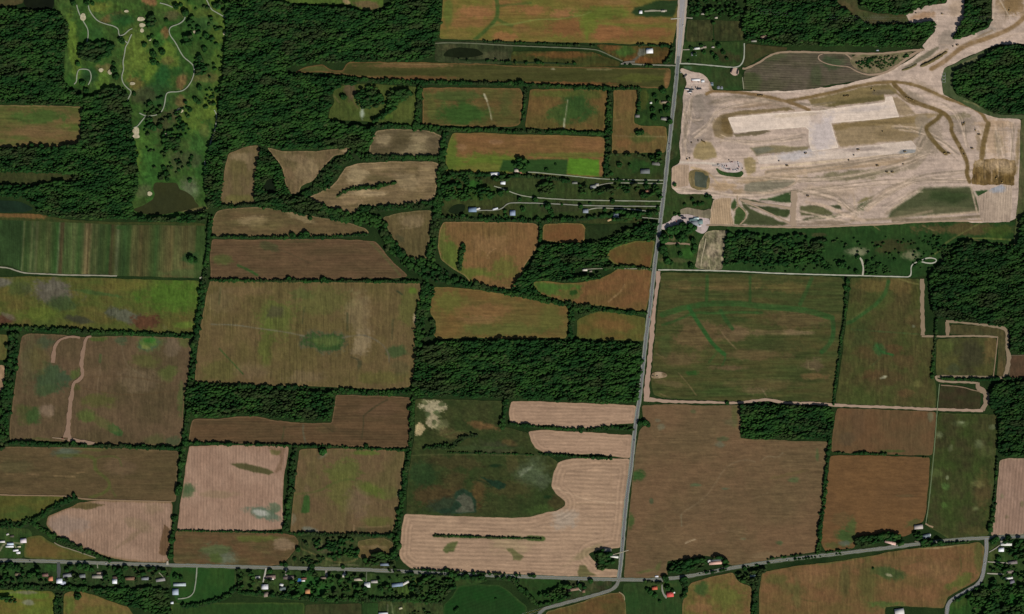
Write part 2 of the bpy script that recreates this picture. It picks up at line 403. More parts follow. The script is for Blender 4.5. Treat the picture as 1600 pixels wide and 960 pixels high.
def hedge(pts, w, label, R=1.9, h=9.5, dens=1.0, tone=.95, name='hedgerow', cat='hedgerow', kind=None):
    _ws[0] += 1; r = np.random.default_rng(900 + _ws[0])
    w = np.array(w) * 1.1 if not np.isscalar(w) else w * 1.1
    P = np.array(smooth(ext(pts), False, 2)); seg = np.hypot(*(P[1:] - P[:-1]).T); L = np.concatenate([[0], np.cumsum(seg)])
    wv = w if np.isscalar(w) else None
    n = int(L[-1] * (w if wv is not None else np.mean(w)) * 2 / (R * R * 2.0) * dens) + 3
    t = np.sort(r.random(n)) * L[-1]; X = np.interp(t, L, P[:, 0]); Y = np.interp(t, L, P[:, 1])
    ww = np.full(n, float(w)) if wv is not None else np.interp(t / L[-1], np.linspace(0, 1, len(w)), w)
    ww = ww * (.65 + .75 * vnoise(t / 6, t * 0 + _ws[0] * 1.3, 5))
    a = r.random(n) * 6.283; d = np.maximum(ww - R * .6, .2) * np.sqrt(r.random(n)); X = X + np.cos(a) * d; Y = Y + np.sin(a) * d
    keep = (X > -45) & (X < 1645) & (Y > -45) & (Y < 1005) & (vnoise(t / 9, t * 0 + _ws[0], 2) < .30 + .75 * dens)
    keep &= clear_of(X, Y, .6)
    X, Y, ww = X[keep], Y[keep], ww[keep]; n = len(X)
    big = vnoise(X / 7 + _ws[0], Y / 7, 4); rr = R * (.5 + .95 * r.random(n)) * (.65 + .65 * big); hh = h * (.6 + .7 * big)
    if len(X) == 0: print('EMPTY HEDGE', label); return
    b = MB(); canopy(b, X, Y, rr, np.maximum(hh, rr * S * 1.7), leafcol(X, Y, r, tone, _ws[0] % 5), r)
    ns = max(4, int(L[-1] / 2.5)); ts = np.linspace(0, L[-1], ns); PX = np.interp(ts, L, P[:, 0]); PY = np.interp(ts, L, P[:, 1])
    wl = (np.full(ns, float(w)) if wv is not None else np.interp(ts / L[-1], np.linspace(0, 1, len(w)), w)) * .8
    dx = np.gradient(PX); dy = np.gradient(PY); l = np.hypot(dx, dy) + 1e-9; V = []
    for u, zz in ((-1, .0), (-.7, 1.0), (0, 1.5), (.7, 1.0), (1, .0)):
        j = wl * u * (.8 + .5 * vnoise(ts / 3, ts * 0 + u * 7, 3)); V.append(np.stack([(PX - dy / l * j - 800) * S, (480 - PY - dx / l * j) * S, zz * (.7 + .6 * vnoise(ts / 2, ts * 0 + u, 1))], -1))
    i = np.arange(ns - 1); F = np.concatenate([np.stack([k * ns + i, (k + 1) * ns + i, (k + 1) * ns + i + 1, k * ns + i + 1], -1) for k in range(4)])
    b.add(np.concatenate(V), F[:, ::-1], lin((34, 48, 24)))
    o = b.build(name, [M['leaf'], M['bark']]); return tag(o, label, cat, None, kind)
# ================================================================ GROUND
def ground_sheet():
    b = MB(); b.add([(-30000, -30000, 0), (30000, -30000, 0), (30000, 30000, 0), (-30000, 30000, 0)], [(0, 1, 2, 3)])
    m, nt, bs = new_mat('rough_grass_ground')
    r = nt.nodes.new('ShaderNodeValToRGB'); nt.links.new(_noise(nt, .012, 5, .65, _pos(nt)), r.inputs[0])
    e = r.color_ramp.elements; e[0].position = .3; e[0].color = (*lin((22, 40, 18)), 1); e[1].position = .7; e[1].color = (*lin((42, 58, 28)), 1)
    f = _math(nt, 'ADD', _math(nt, 'MULTIPLY', _noise(nt, .2, 4, .75, _pos(nt)), 1.6), .2)
    nt.links.new(_scale(nt, r.outputs[0], f), bs.inputs['Base Color']); bs.inputs['Roughness'].default_value = .95; bs.inputs['Specular IOR Level'].default_value = .05
    tag(b.build('ground', m), 'dark green rough grass between the fields and under the trees', 'ground', None, 'structure')
ground_sheet()
BR = (92, 74, 55); GR = (60, 76, 36); YG = (86, 98, 38); DG = (38, 60, 28); TAN = (168, 140, 112); PINK = (152, 124, 102)
# ---- lawns and rough ground laid first
area('meadow', [(690,240),(1045,240),(1040,345),(960,350),(845,345),(685,342),(688,300)], (44,62,30), (54,58,32), (30,20), .45, .16, label='green house lots and paddocks west of the main road, south of the bright green meadow', cat='meadow',
  blobs=[(740,300,30,14,0,(50,72,30)),(705,290,20,10,0,(66,66,38),.6),(730,318,40,5,0,(58,66,34)),(1000,260,16,10,0,(36,62,28)),(968,258,8,8,0,(70,62,40),.5),(740,288,12,6,0,(40,76,30)),(820,290,18,10,0,(56,66,36)),(880,325,50,8,0,(52,58,36)),(785,340,50,4,0,(44,64,30))])
area('meadow', [(1002,139),(1048,137),(1046,196),(992,196),(995,170),(998,160)], (38,60,28), (46,66,30), (14,14), .5, .15, label='green house lots west of the main road, south of the long narrow field', cat='meadow', blobs=[(1006,155,7,16,0,(64,70,32)),(1038,160,8,3,0,(125,110,85),.7)])
area('meadow', [(1075,32),(1112,33),(1113,63),(1073,65)], (50,55,32), (62,62,38), (12,12), .5, .2, label='dull olive square lot east of the road at its northern end', cat='meadow')
area('meadow', [(1116,33),(1160,35),(1161,63),(1118,63)], (48,54,31), (60,60,36), (12,12), .5, .2, label='second dull olive lot, between the first one and the northern woods', cat='meadow')
area('meadow', [(1066,66),(1164,67),(1163,80),(1162,95),(1152,105),(1110,102),(1062,99)], (40,60,29), (52,66,34), (20,12), .4, .16, label='mown house lot inside the curved pale driveway', cat='meadow', blobs=[(1130,88,16,8,20,(58,52,34),.6),(1153,92,5,5,0,(60,55,36),.6)])
area('meadow', [(1066,105),(1100,104),(1140,108),(1152,112),(1160,120),(1160,140),(1118,140),(1110,126),(1095,116),(1075,110)], (42,66,33), (52,60,34), (25,20), .4, .12, label='green wedge of grass between pale driveway and construction yard', cat='meadow', blobs=[(1075,106,8,4,10,(62,92,66),.6)])
area('meadow', [(1058,112),(1070,116),(1073,130),(1070,146),(1066,160),(1063,200),(1056,245),(1046,250),(1050,200),(1056,150)], (44,62,32), (60,60,38), (10,25), .4, .15, label='narrow grass verge between the main road and construction dirt', cat='verge')
area('meadow', [(1046,255),(1050,292),(1062,302),(1100,303),(1112,306),(1112,325),(1060,330),(1052,336),(1040,352),(1034,350),(1042,300)], (44,64,31), (54,62,35), (20,12), .45, .14, label='green lot beside the road north of the teal-roofed yard', cat='meadow')
area('meadow', [(1034,362),(1100,360),(1092,420),(1028,420),(1030,390)], (40,64,30), (58,68,36), (16,14), .4, .18, label='grassy tree-dotted lot beside the road south of teal-roofed yard', cat='meadow', blobs=[(1055,407,30,3,3,(92,84,58),.5),(1075,395,8,10,0,(48,84,34)),(1052,372,10,4,0,(112,96,74),.5)])
area('meadow', [(1137,352),(1200,356),(1260,358),(1330,354),(1400,350),(1480,347),(1592,349),(1586,384),(1540,378),(1502,376),(1490,388),(1476,408),(1455,428),(1425,433),(1300,430),(1200,427),(1126,423),(1134,395)], (34,60,28), (44,66,32), (50,24), .45, .12,
  label='dark green pasture dotted with bushes south of the construction site', cat='pasture',
  blobs=[(1520,358,75,9,0,(82,70,45),.8),(1560,362,22,12,0,(58,78,32),.7),(1390,385,30,12,0,(62,54,35),.6),(1341,393,17,6,0,(128,124,102),.75,.5),(1424,400,12,7,0,(124,116,94),.7,.5),(1280,367,12,3,0,(80,66,48),.5),(1247,366,12,3,0,(72,60,42),.5),(1478,405,10,8,0,(66,70,52),.6)],
  lines=[([(1535,347),(1515,358),(1492,371),(1476,381),(1465,395),(1452,402)],1.5,(104,102,60),.8),([(1452,402),(1446,406)],1.5,(104,102,60)),([(1515,372),(1545,373),(1580,375)],1.5,(118,116,62),.7),([(1510,371),(1540,380),(1580,384)],1.5,(104,86,58),.6),([(1365,353),(1375,360)],1.3,(120,100,70)),([(1440,352),(1460,361)],1.3,(120,100,70),.6)])
area('meadow', [(0,820),(46,828),(50,838),(40,845),(37,868),(30,874),(0,873)], (42,66,31), (56,70,36), (14,12), .4, .15, label='farmyard lawn around the white sheds at the west edge', cat='meadow', lines=[([(0,860),(6,850),(20,848),(26,858),(28,866)],2.5,(150,140,122)),([(20,848),(34,850)],2,(140,130,108))])
area('meadow', [(0,880),(270,886),(266,918),(200,926),(100,918),(0,915)], (38,60,30), (48,58,34), (18,14), .45, .2, label='shady back gardens of the houses along the road, western part', cat='gardens', blobs=[(80,888,9,6,0,(44,76,34)),(16,893,20,6,0,(44,70,34)),(250,893,20,8,0,(50,62,34))])
area('meadow', [(272,885),(371,889),(372,900),(366,915),(362,930),(340,935),(312,942),(280,945),(270,925),(266,900)], (36,68,30), (46,72,32), (30,30), .4, .08, label='smooth bright lawn beside the looping pale driveway', cat='lawn', blobs=[(287,905,14,14,0,(46,66,32),.7)])
area('meadow', [(366,890),(700,902),(760,908),(700,922),(690,940),(640,938),(560,936),(470,938),(380,930),(368,912)], (40,62,30), (52,66,34), (20,14), .45, .2, label='gardens and paddocks of the houses along the road, central part', cat='gardens', blobs=[(490,920,24,16,0,(36,76,32),.8),(640,920,26,12,0,(56,74,34),.8),(560,922,14,12,0,(52,70,34),.6),(650,912,10,6,0,(74,82,38),.6),(405,917,10,16,0,(56,64,36),.5)])
area('crop_field', [(270,944),(330,943),(475,943),(476,1000),(250,1000),(268,955)], (38,64,28), (46,66,30), (40,20), .4, .1, label='dark green field at the south edge below the back gardens', edge=((70,84,38),4,.6))
area('crop_field', [(478,946),(564,944),(564,1000),(478,1000)], (60,58,36), (50,58,32), (30,12), .5, .12, label='brownish green strip at the south edge, east of the dark green field')
area('crop_field', [(567,944),(590,943),(592,1000),(567,1000)], (44,72,34), None, (20,20), .5, .1, label='small green plot at the south edge beside the brownish strip')
area('meadow', [(592,940),(690,938),(700,1000),(592,1000)], (48,62,34), (60,66,38), (10,8), .5, .25, label='rough ground with an algae pond at the south edge', cat='rough ground', lines=[([(606,945),(606,960)],1.2,(120,118,95)),([(612,943),(614,960)],1.2,(100,105,80),.6)])
area('crop_field', [(716,917),(745,914),(780,915),(792,922),(806,935),(822,948),(822,957),(800,960),(790,966),(690,966),(694,945),(706,935)], (26,62,24), (32,58,26), (40,20), .4, .06, label='deep green field shaped like a blunt wedge south of the road', rows=(-18,5,.05), edge=((58,74,38),4,.6))
area('meadow', [(806,904),(890,907),(886,940),(870,944),(850,942),(818,926),(806,915)], (36,64,28), (44,60,30), (20,16), .4, .1, label='green paddock west of the house by the angled road', cat='meadow')
area('meadow', [(880,907),(955,908),(955,920),(930,928),(900,936),(884,940)], (46,62,34), (60,58,40), (12,10), .5, .2, label='wooded house lot inside the bend of the angled road', cat='gardens')
area('meadow', [(975,913),(1012,912),(1060,908),(1078,905),(1075,935),(1066,940),(1066,1000),(976,1000),(974,935)], (38,64,31), (48,62,33), (24,24), .45, .1, label='green lot around the red-roofed farm south of the crossroads', cat='meadow', blobs=[(1030,915,20,6,0,(58,72,38))])
area('meadow', [(1148,897),(1200,884),(1188,905),(1184,925),(1174,915),(1152,905)], (38,56,30), (48,60,34), (10,10), .4, .2, label='small wooded lot south of the slanting road', cat='gardens')
area('meadow', [(1545,842),(1600,838),(1600,912),(1538,914),(1541,890),(1544,862)], (44,64,31), (50,66,34), (16,14), .4, .2, label='gardens east of the curved road in the southeast corner', cat='gardens', blobs=[(1552,865,6,12,0,(74,78,42),.5)])
area('meadow', [(1536,914),(1600,912),(1600,960),(1480,960),(1484,945),(1508,930)], (34,62,27), (40,68,28), (24,20), .45, .16, label='overgrown green corner below the curved road', cat='rough ground', blobs=[(1500,935,24,12,-25,(56,70,32),.7),(1590,945,14,18,0,(30,76,28),.7)])
area('meadow', [(465,840),(560,838),(620,840),(617,890),(560,889),(440,884),(458,868)], (46,60,32), (60,64,38), (14,10), .45, .22, label='scrubby ground north of the road between two brown fields', cat='rough ground', blobs=[(505,858,22,8,10,(70,64,48),.6),(435,880,20,5,0,(60,70,38),.6)], lines=[([(450,841),(462,846),(466,856),(490,866),(512,874),(530,880),(550,878),(558,873)],3,(88,84,52),.8),([(515,884),(545,882),(560,884)],2,(120,110,85),.6)])
area('meadow', [(680,66),(740,66),(800,70),(800,98),(745,100),(680,95)], (56,62,40), (46,54,34), (16,8), .5, .2, label='scrubby marsh strip around the small northern pond', cat='marsh', blobs=[(770,88,26,8,0,(72,70,50),.6),(700,75,14,6,0,(76,72,50),.6)])
# ---- golf course
area('golf_course', [(85,0),(352,0),(352,60),(348,100),(345,130),(338,170),(337,195),(328,215),(323,245),(318,262),(322,290),(326,325),(300,335),(270,340),(210,340),(197,330),(210,310),(217,290),(215,255),(212,230),(205,210),(208,195),(200,160),(165,138),(140,150),(133,140),(108,135),(100,125),(102,100),(103,70),(108,50),(100,35),(86,12)],
  (46,78,32), (60,78,38), (28,24), .4, .18, label='mottled golf course with winding cart paths between dense woods', cat='golf course', grain=(4,5),
  blobs=[(262,82,12,16,0,(84,104,42),.9),(272,100,8,12,20,(88,106,44),.8),(218,250,9,26,-10,(84,104,42),.8),(285,12,22,9,10,(88,104,42),.8),(340,105,8,34,0,(70,92,38),.8),(310,205,14,14,0,(74,98,40),.7),(215,90,22,36,0,(84,100,42),.9,.5),(200,80,8,40,5,(80,94,40),.5),(330,165,15,28,10,(82,100,40),.9),(300,182,20,24,0,(78,96,40),.8),(338,34,13,40,-16,(74,92,38),.8),(312,25,20,14,30,(80,92,42),.6),(115,75,8,50,-6,(84,106,42),.9),(165,12,20,9,0,(92,100,44),.9),(190,15,28,12,0,(58,84,36),.7),
   (250,8,24,8,20,(66,88,38),.7),(178,27,24,6,-18,(98,82,50),.8),(232,2,10,7,20,(124,92,62),.9),(283,128,8,13,0,(104,84,54),.85),(283,160,8,10,0,(98,80,52),.7),(257,52,6,9,0,(116,88,56),.8),(213,130,12,12,20,(104,90,50),.7),(165,107,14,8,0,(112,94,62),.6),(250,62,7,10,0,(58,100,42),.6),(253,120,14,18,0,(34,72,36),.8),(275,112,10,8,0,(40,76,34),.7),
   (190,30,16,10,0,(34,70,34),.7),(310,38,26,10,0,(40,72,38),.6),(245,150,22,20,0,(38,64,34),.7),(225,150,18,12,0,(60,64,42),.7),(160,126,12,14,0,(80,104,42),.7),(235,110,10,20,30,(86,108,42),.9),(268,25,14,8,0,(92,80,58),.6),(140,118,12,10,0,(34,62,34),.7),(150,50,10,14,0,(42,72,36),.6),
   (225,225,14,22,-20,(66,94,40),.7),(235,262,18,34,0,(48,84,36),.7),(310,225,14,20,0,(50,84,38),.7),(312,260,10,20,0,(46,80,36),.7),(290,250,26,14,0,(66,70,48),.6),(297,295,14,14,30,(104,104,88),.6,.6),(225,300,14,10,-30,(86,88,62),.6),(300,328,22,4,-4,(98,84,58),.7),(272,178,12,6,0,(86,80,56),.6),(320,205,8,12,0,(110,96,60),.3),(325,122,20,7,0,(96,84,52),.5),(262,95,10,6,0,(100,84,52),.5),(250,190,20,14,0,(64,58,42),.6)])
area('water', [(36,0),(84,0),(83,9),(80,14),(60,14),(45,13),(38,6)], (18,24,15), (22,28,16), (20,10), .4, .05, label='black-green pond cut by the top edge near the northwest corner', cat='pond', mat='soil')
area('water', [(241,288),(245,286),(258,287),(276,287),(280,297),(290,300),(302,309),(304,316),(311,323),(290,328),(270,332),(245,336),(222,333),(208,328),(225,322),(240,312),(243,303),(240,297)], (50,53,28), (46,50,28), (40,30), .4, .03, label='large olive pond at the south end of the golf course', cat='pond', rough_edge=.6)
area('water', [(0,311),(30,316),(52,326),(40,331),(0,332)], (28,46,32), None, (20,10), .4, .06, label='dark green pond at the west edge below the woods', cat='pond')
area('water', [(692,87),(700,79),(718,75),(745,78),(756,85),(740,88),(715,90)], (26,34,18), None, (20,10), .4, .05, label='dark pond in the northern marsh strip', cat='pond')
area('water', [(862,262),(867,258),(876,258),(879,262),(874,267),(865,268),(857,266)], (22,38,20), None, (20,10), .4, .05, label='small dark oval pond west of the bright green meadow', cat='pond', rough_edge=.5)
area('water', [(703,327),(709,322),(716,320),(726,321),(725,328),(720,334),(710,334),(701,331)], (26,38,20), None, (20,10), .4, .05, label='small dark pond west of the blue-roofed barn', cat='pond', rough_edge=.5)
area('meadow', [(0,333),(60,336),(110,345),(190,349),(300,348),(320,350),(320,354),(190,354),(60,347),(0,344)], (62,64,34), (44,58,30), (30,4), .5, .12, label='grass headland along the north end of the striped vegetable field', cat='verge', blobs=[(25,337,45,4,2,(104,78,48),.9)])
area('meadow', [(0,271),(50,270),(90,272),(118,276),(114,283),(90,284),(60,290),(0,290)], (48,56,30), (60,60,36), (20,8), .5, .16, label='olive clearing running into the western woods', cat='clearing')
# ---- west column
area('crop_field', [(0,165),(60,166),(127,168),(129,180),(125,195),(124,224),(85,229),(0,229)], (104,84,54), (78,86,42), (40,10), .5, .1, grain=(16,2), mat='soil_h', label='brown and green field cut into the woods at the west edge', edge=((134,108,78),3,.7), blobs=[(60,182,40,10,0,(62,84,38),.8),(110,200,14,6,0,(72,92,38),.6),(30,215,14,4,0,(70,90,40),.5),(60,205,50,8,0,(112,88,60),.6)])
STRIPE = [(-80,(36,56,33)),(36,(38,60,34)),(38,(108,110,78)),(40,(70,82,46)),(42,(46,66,36)),(48,(58,74,42)),(52,(104,104,72)),(54,(60,74,44)),(60,(96,92,66)),(62,(70,76,44)),(70,(62,76,42)),(78,(84,82,52)),(84,(54,70,38)),(91,(40,74,34)),(94,(84,92,70)),(96,(62,44,34)),(100,(78,54,44)),(103,(62,74,44)),(110,(60,72,42)),(118,(84,86,56)),(125,(50,74,38)),(131,(66,74,46)),(135,(118,94,70)),(138,(150,118,92)),(140,(84,60,44)),(143,(124,106,76)),(147,(66,72,44)),(152,(92,92,60)),(158,(48,62,36)),(166,(62,76,42)),(172,(46,72,36)),(176,(74,54,40)),(181,(72,68,42)),(186,(104,104,80)),(190,(44,58,32)),(197,(40,62,34)),(205,(48,66,34)),(209,(92,82,54)),(216,(78,70,46)),(222,(100,78,54)),(226,(74,62,40)),(232,(94,84,54)),(240,(66,78,42)),(246,(52,78,40)),(254,(84,80,50)),(262,(92,76,52)),(270,(108,84,58)),(276,(86,80,52)),(284,(96,82,56)),(292,(88,70,48)),(300,(96,84,58)),(306,(90,80,52)),(309,(48,68,34)),(330,(42,64,30))]
area('crop_field', [(0,343),(60,347),(190,353),(324,354),(319,420),(316,434),(180,430),(60,427),(37,424),(15,414),(0,409)], (60,70,40), None, (40,40), .5, .12, grain=(1.6,18), mat='soil_v', label='long vegetable field in many narrow green, brown and pale stripes', cat='striped field', bands=[(0,0,345), .055, STRIPE], rough_edge=.8,
  blobs=[(298,404,13,9,0,(44,70,36),.8),(290,427,34,6,0,(72,86,48),.6),(190,356,12,3,0,(48,72,36),.8)], rows=(90,3.4,.05))
area('crop_field', [(0,435),(20,434),(60,433),(115,435),(220,438),(311,440),(310,455),(307,480),(303,517),(280,520),(200,518),(150,514),(100,512),(50,510),(0,509)], (72,82,37), (88,80,42), (36,18), .5, .12, label='yellow-green pasture with grey bare patches, west edge',
  blobs=[(270,460,50,26,0,(70,96,34),.9,.5),(200,445,40,8,0,(96,88,42),.5),(80,455,38,17,12,(88,82,72),.95,.3),(80,448,20,7,-10,(98,92,82),.6),(30,450,22,10,0,(66,74,40),.7),(4,442,14,8,-20,(96,92,84),.8),(98,474,20,12,0,(58,72,42),.8),(125,500,18,5,10,(60,60,44),.9),(188,492,22,8,10,(52,58,42),.95),(208,498,40,10,14,(84,84,70),.9),(229,503,24,13,0,(84,56,40),1,.2),(6,500,13,8,0,(84,58,44),.95),(12,494,10,4,30,(100,92,80),.6),(60,490,26,10,0,(84,98,38),.6),(290,508,20,6,0,(84,104,40),.7),(150,458,40,3,8,(60,82,42),.7)])
area('crop_field', [(35,526),(45,522),(100,525),(130,528),(200,526),(250,528),(299,529),(296,560),(291,600),(287,620),(285,660),(282,688),(278,696),(250,695),(200,694),(150,692),(110,689),(60,688),(16,688),(17,660),(22,620),(27,580),(31,550)], (95,76,58), (80,68,48), (50,40), .45, .1, grain=(1.5,14), mat='soil_v', label='large square brown field crossed by a pale dirt track',
  edge=((112,88,66),3,.5), blobs=[(83,590,26,20,0,(60,74,50),.95,.3),(72,610,18,8,-20,(62,76,48),.8),(100,590,14,7,20,(60,72,52),.9),(70,537,15,11,0,(64,72,52),.8),(118,585,9,8,0,(74,84,44),.8),(47,565,12,40,4,(84,84,56),.4),(60,560,14,24,0,(86,78,46),.5),(45,648,16,16,0,(72,76,42),.7),(53,650,10,14,-30,(54,78,40),.7),(180,672,13,6,40,(48,80,42),1,.2),(163,662,26,7,30,(84,84,48),.6),(228,563,22,12,0,(84,84,46),.7),(262,582,14,12,0,(78,86,44),.7),(155,625,24,10,0,(80,84,42),.6),(135,650,14,8,0,(74,86,42),.7),(155,529,14,4,0,(72,84,40),.8),(190,533,10,7,0,(66,78,54),.7),(75,642,12,10,0,(118,98,84),.7),(215,595,30,18,0,(110,92,74),.5),(268,545,12,18,0,(108,92,78),.5),(270,690,18,8,0,(66,76,52),.7),(245,690,18,12,0,(74,80,46),.5),(290,530,10,10,0,(78,86,44),.6),(283,620,6,26,0,(70,84,44),.6),(60,688,22,4,0,(72,78,42),.6),(120,605,8,5,20,(76,74,42),.7),
   (232,536,20,14,0,(78,88,52),.8),(232,536,15,11,0,(66,80,62),.9,.2),(232,535,13,9,0,(80,100,50),1,.2),(233,532,9,5,0,(50,92,36),.9),(228,543,7,3,20,(128,126,70),.5)],
  lines=[([(156,560),(157,582),(152,600),(153,620)],1.2,(120,100,80),.5),([(157,555),(156,566)],4,(62,78,44),.7),([(135,545),(200,535)],1.2,(100,80,58),.5),([(128,590),(200,587),(260,600)],1.2,(86,68,48),.6),([(126,606),(200,620),(280,610)],1.2,(86,66,46),.5),([(190,540),(196,570),(212,580),(225,590)],1.5,(110,100,80),.3)])
area('crop_field', [(0,524),(11,524),(10,545),(8,562),(0,564)], (92,82,46), (78,84,42), (14,14), .5, .1, label='sliver of olive field at the west edge beside a thick tree line')
area('crop_field', [(0,571),(6,572),(5,590),(3,612),(0,613)], (150,122,92), None, (14,14), .5, .1, label='sliver of tan field at the west edge beside a thick tree line')
area('crop_field', [(0,699),(60,700),(200,702),(278,706),(276,740),(274,784),(200,782),(130,780),(115,776),(20,775),(0,770)], (91,74,52), (80,68,46), (60,12), .45, .09, grain=(16,1.6), mat='soil_h', label='wide brown field west of the pink stubble field', edge=((120,98,74),2.5,.5),
  blobs=[(102,708,20,8,0,(80,86,70),.9,.4),(100,705,10,4,0,(92,98,84),.6),(20,730,24,10,0,(84,78,52),.5),(190,730,24,14,0,(100,80,62),.5),(150,702,26,3,0,(80,82,44),.6)],
  lines=[([(90,712),(140,712),(150,720),(148,735),(170,750),(172,762),(160,772),(140,778)],5,(78,82,42),.75),([(148,735),(145,715),(185,712),(190,728)],3,(78,84,44),.5),([(172,762),(180,775)],4,(78,82,44),.5),([(10,741),(25,742)],1.5,(150,120,85),.4),([(45,741),(60,742)],1.3,(140,112,85),.5),([(85,744),(118,745)],1.3,(150,122,88),.6),([(120,739),(132,738)],1.3,(140,112,80),.6)])
area('crop_field', [(0,776),(60,776),(108,778),(104,783),(88,790),(76,797),(60,806),(48,814),(25,818),(0,816)], (82,78,37), (66,80,36), (34,10), .5, .1, label='olive field in the hook of the western tree line')
area('crop_field', [(73,820),(76,808),(90,801),(108,795),(125,786),(160,783),(268,785),(268,820),(263,877),(240,879),(200,876),(170,870),(130,856),(100,843),(85,834)], (150,123,102), (138,112,92), (30,30), .45, .06, rows=(90,4.5,.05), grain=(1.6,10), mat='soil_v', label='pink-tan stubble field with a rounded west end above the road', edge=((112,92,60),4,.7),
  polys=[([(108,790),(125,784),(150,787),(164,789),(150,794),(142,796),(134,797),(122,795),(112,793)],(84,74,44),1.2,.95),([(256,819),(266,827),(263,866),(256,869),(248,865)],(98,76,54),1,1)], blobs=[(215,820,24,8,20,(126,108,82),.5),(205,840,26,4,-35,(124,104,80),.6),(105,822,30,14,0,(136,118,104),.6),(240,795,14,8,0,(132,112,86),.5)])
area('crop_field', [(42,841),(52,838),(64,838),(75,846),(92,854),(120,863),(152,872),(130,874),(80,874),(38,871)], (96,78,44), (82,82,40), (26,16), .5, .08, label='small rounded olive-brown field beside the white farm sheds', edge=((74,82,40),5,.7))
area('crop_field', [(0,922),(30,923),(80,925),(85,931),(84,960),(0,960)], (98,84,44), (88,96,38), (26,12), .5, .1, label='yellow-green field at the southwest corner, west of a tree belt', blobs=[(40,930,40,6,0,(84,104,38),.8),(40,926,18,3,0,(112,108,88),.8),(44,942,8,4,0,(112,112,92),.9),(60,955,26,6,0,(86,98,40),.6)], edge=((72,88,36),3,.5))
area('crop_field', [(101,929),(112,925),(128,926),(150,932),(175,942),(200,950),(248,960),(98,960)], (108,86,52), (92,90,44), (26,12), .5, .1, label='brown and green wedge of field east of the southwest tree belt', blobs=[(110,945,10,14,0,(80,94,40),.7)])
# ---- second column
area('crop_field', [(358,240),(370,236),(382,231),(402,228),(405,235),(400,262),(396,282),(400,300),(399,318),(375,320),(348,321),(345,315),(350,280),(354,255)], (104,86,64), (92,82,52), (20,40), .45, .1, grain=(1.8,12), mat='soil_v', label='tall narrow brown field just east of the golf course woods', blobs=[(378,245,16,8,0,(132,112,88),.6),(392,250,6,20,0,(120,100,78),.5),(372,310,20,6,0,(96,92,50),.6)], edge=((120,98,72),2.5,.5))
area('crop_field', [(418,231),(440,238),(490,238),(545,232),(549,238),(522,242),(503,262),(487,283),(470,290),(466,302),(454,303),(447,287),(442,262),(428,244)], (108,88,66), (96,84,58), (24,18), .45, .12, label='brown field tapering south to a point like a fan', blobs=[(480,265,18,18,-30,(134,114,88),.6),(460,248,20,6,10,(120,100,78),.5),(540,236,8,3,0,(150,128,100),.8)], edge=((140,116,88),2,.6))
area('crop_field', [(580,225),(588,206),(610,203),(650,204),(675,207),(689,213),(691,222),(688,242),(680,243),(640,242),(600,243),(577,240)], (100,86,66), (84,74,52), (34,10), .5, .12, grain=(14,2), mat='soil_h', label='small grey-brown field with a rounded northeast corner beneath woods', blobs=[(600,220,14,8,0,(140,122,96),.7),(655,215,14,8,0,(138,120,94),.6),(645,232,24,8,0,(134,118,92),.7),(622,225,16,10,0,(76,66,46),.6)], edge=((148,126,98),2,.7))
area('crop_field', [(482,310),(500,302),(520,292),(532,276),(541,262),(560,257),(600,254),(640,253),(675,254),(685,257),(686,270),(682,290),(677,310),(666,315),(645,317),(625,321),(590,321),(560,318),(558,333),(540,335),(520,331),(502,317)], (116,96,72), (98,84,58), (44,8), .45, .12, grain=(20,1.8), mat='soil_h', label='brown streaked field with a tree-lined ditch curving inside it',
  blobs=[(560,275,16,14,0,(150,130,102),.7),(575,302,36,5,0,(152,130,104),.7),(635,282,20,14,0,(144,124,98),.5),(665,275,14,20,0,(140,118,92),.5),(548,312,20,8,0,(140,116,90),.5),(600,262,40,5,0,(136,114,88),.5),(590,280,24,5,0,(86,78,52),.4)], edge=((150,126,98),2.2,.7), lines=[([(526,308),(536,300),(548,295)],3,(62,80,42),.9)])
area('crop_field', [(340,331),(360,327),(400,325),(425,327),(450,332),(500,341),(545,350),(570,358),(576,364),(560,368),(500,369),(450,370),(400,369),(332,368),(333,345)], (98,80,56), (86,76,50), (40,10), .45, .1, grain=(14,2), mat='soil_h', label='long brown lens-shaped field, northern of two between tree rows', blobs=[(395,345,24,8,0,(134,114,86),.7),(470,340,24,5,20,(136,118,90),.6),(420,352,30,8,0,(104,92,60),.4)], edge=((128,106,80),2,.6))
area('crop_field', [(332,375),(400,376),(480,375),(550,376),(586,378),(597,390),(615,412),(637,432),(620,434),(560,435),(480,436),(400,436),(330,435),(329,400)], (94,72,53), (84,68,48), (50,12), .45, .08, grain=(18,1.5), rows=(0,4,.04), mat='soil_h', label='long brown field, southern of two between tree rows', edge=((120,94,70),2.5,.5),
  blobs=[(348,406,16,7,0,(76,84,44),.7),(420,385,14,6,20,(62,68,42),.6),(470,377,20,3,0,(74,66,44),.6)], lines=[([(372,415),(388,422),(402,430)],4,(52,76,38),.9),([(410,380),(450,395),(485,412)],1.5,(66,58,42),.5),([(580,380),(600,400),(625,430)],4,(84,86,52),.5)])
area('crop_field', [(599,340),(620,335),(645,331),(673,330),(675,338),(671,370),(667,402),(660,404),(645,404),(630,396),(616,380),(608,360)], (94,80,54), (84,74,48), (24,24), .45, .1, grain=(2,10), mat='soil_v', label='brown field narrowing southward between two wooded belts', blobs=[(642,345,20,10,0,(128,108,84),.6),(625,373,7,5,20,(66,64,44),.6)], edge=((118,108,76),2.5,.5), lines=[([(625,358),(645,356),(660,352)],1.5,(128,110,84),.5)])
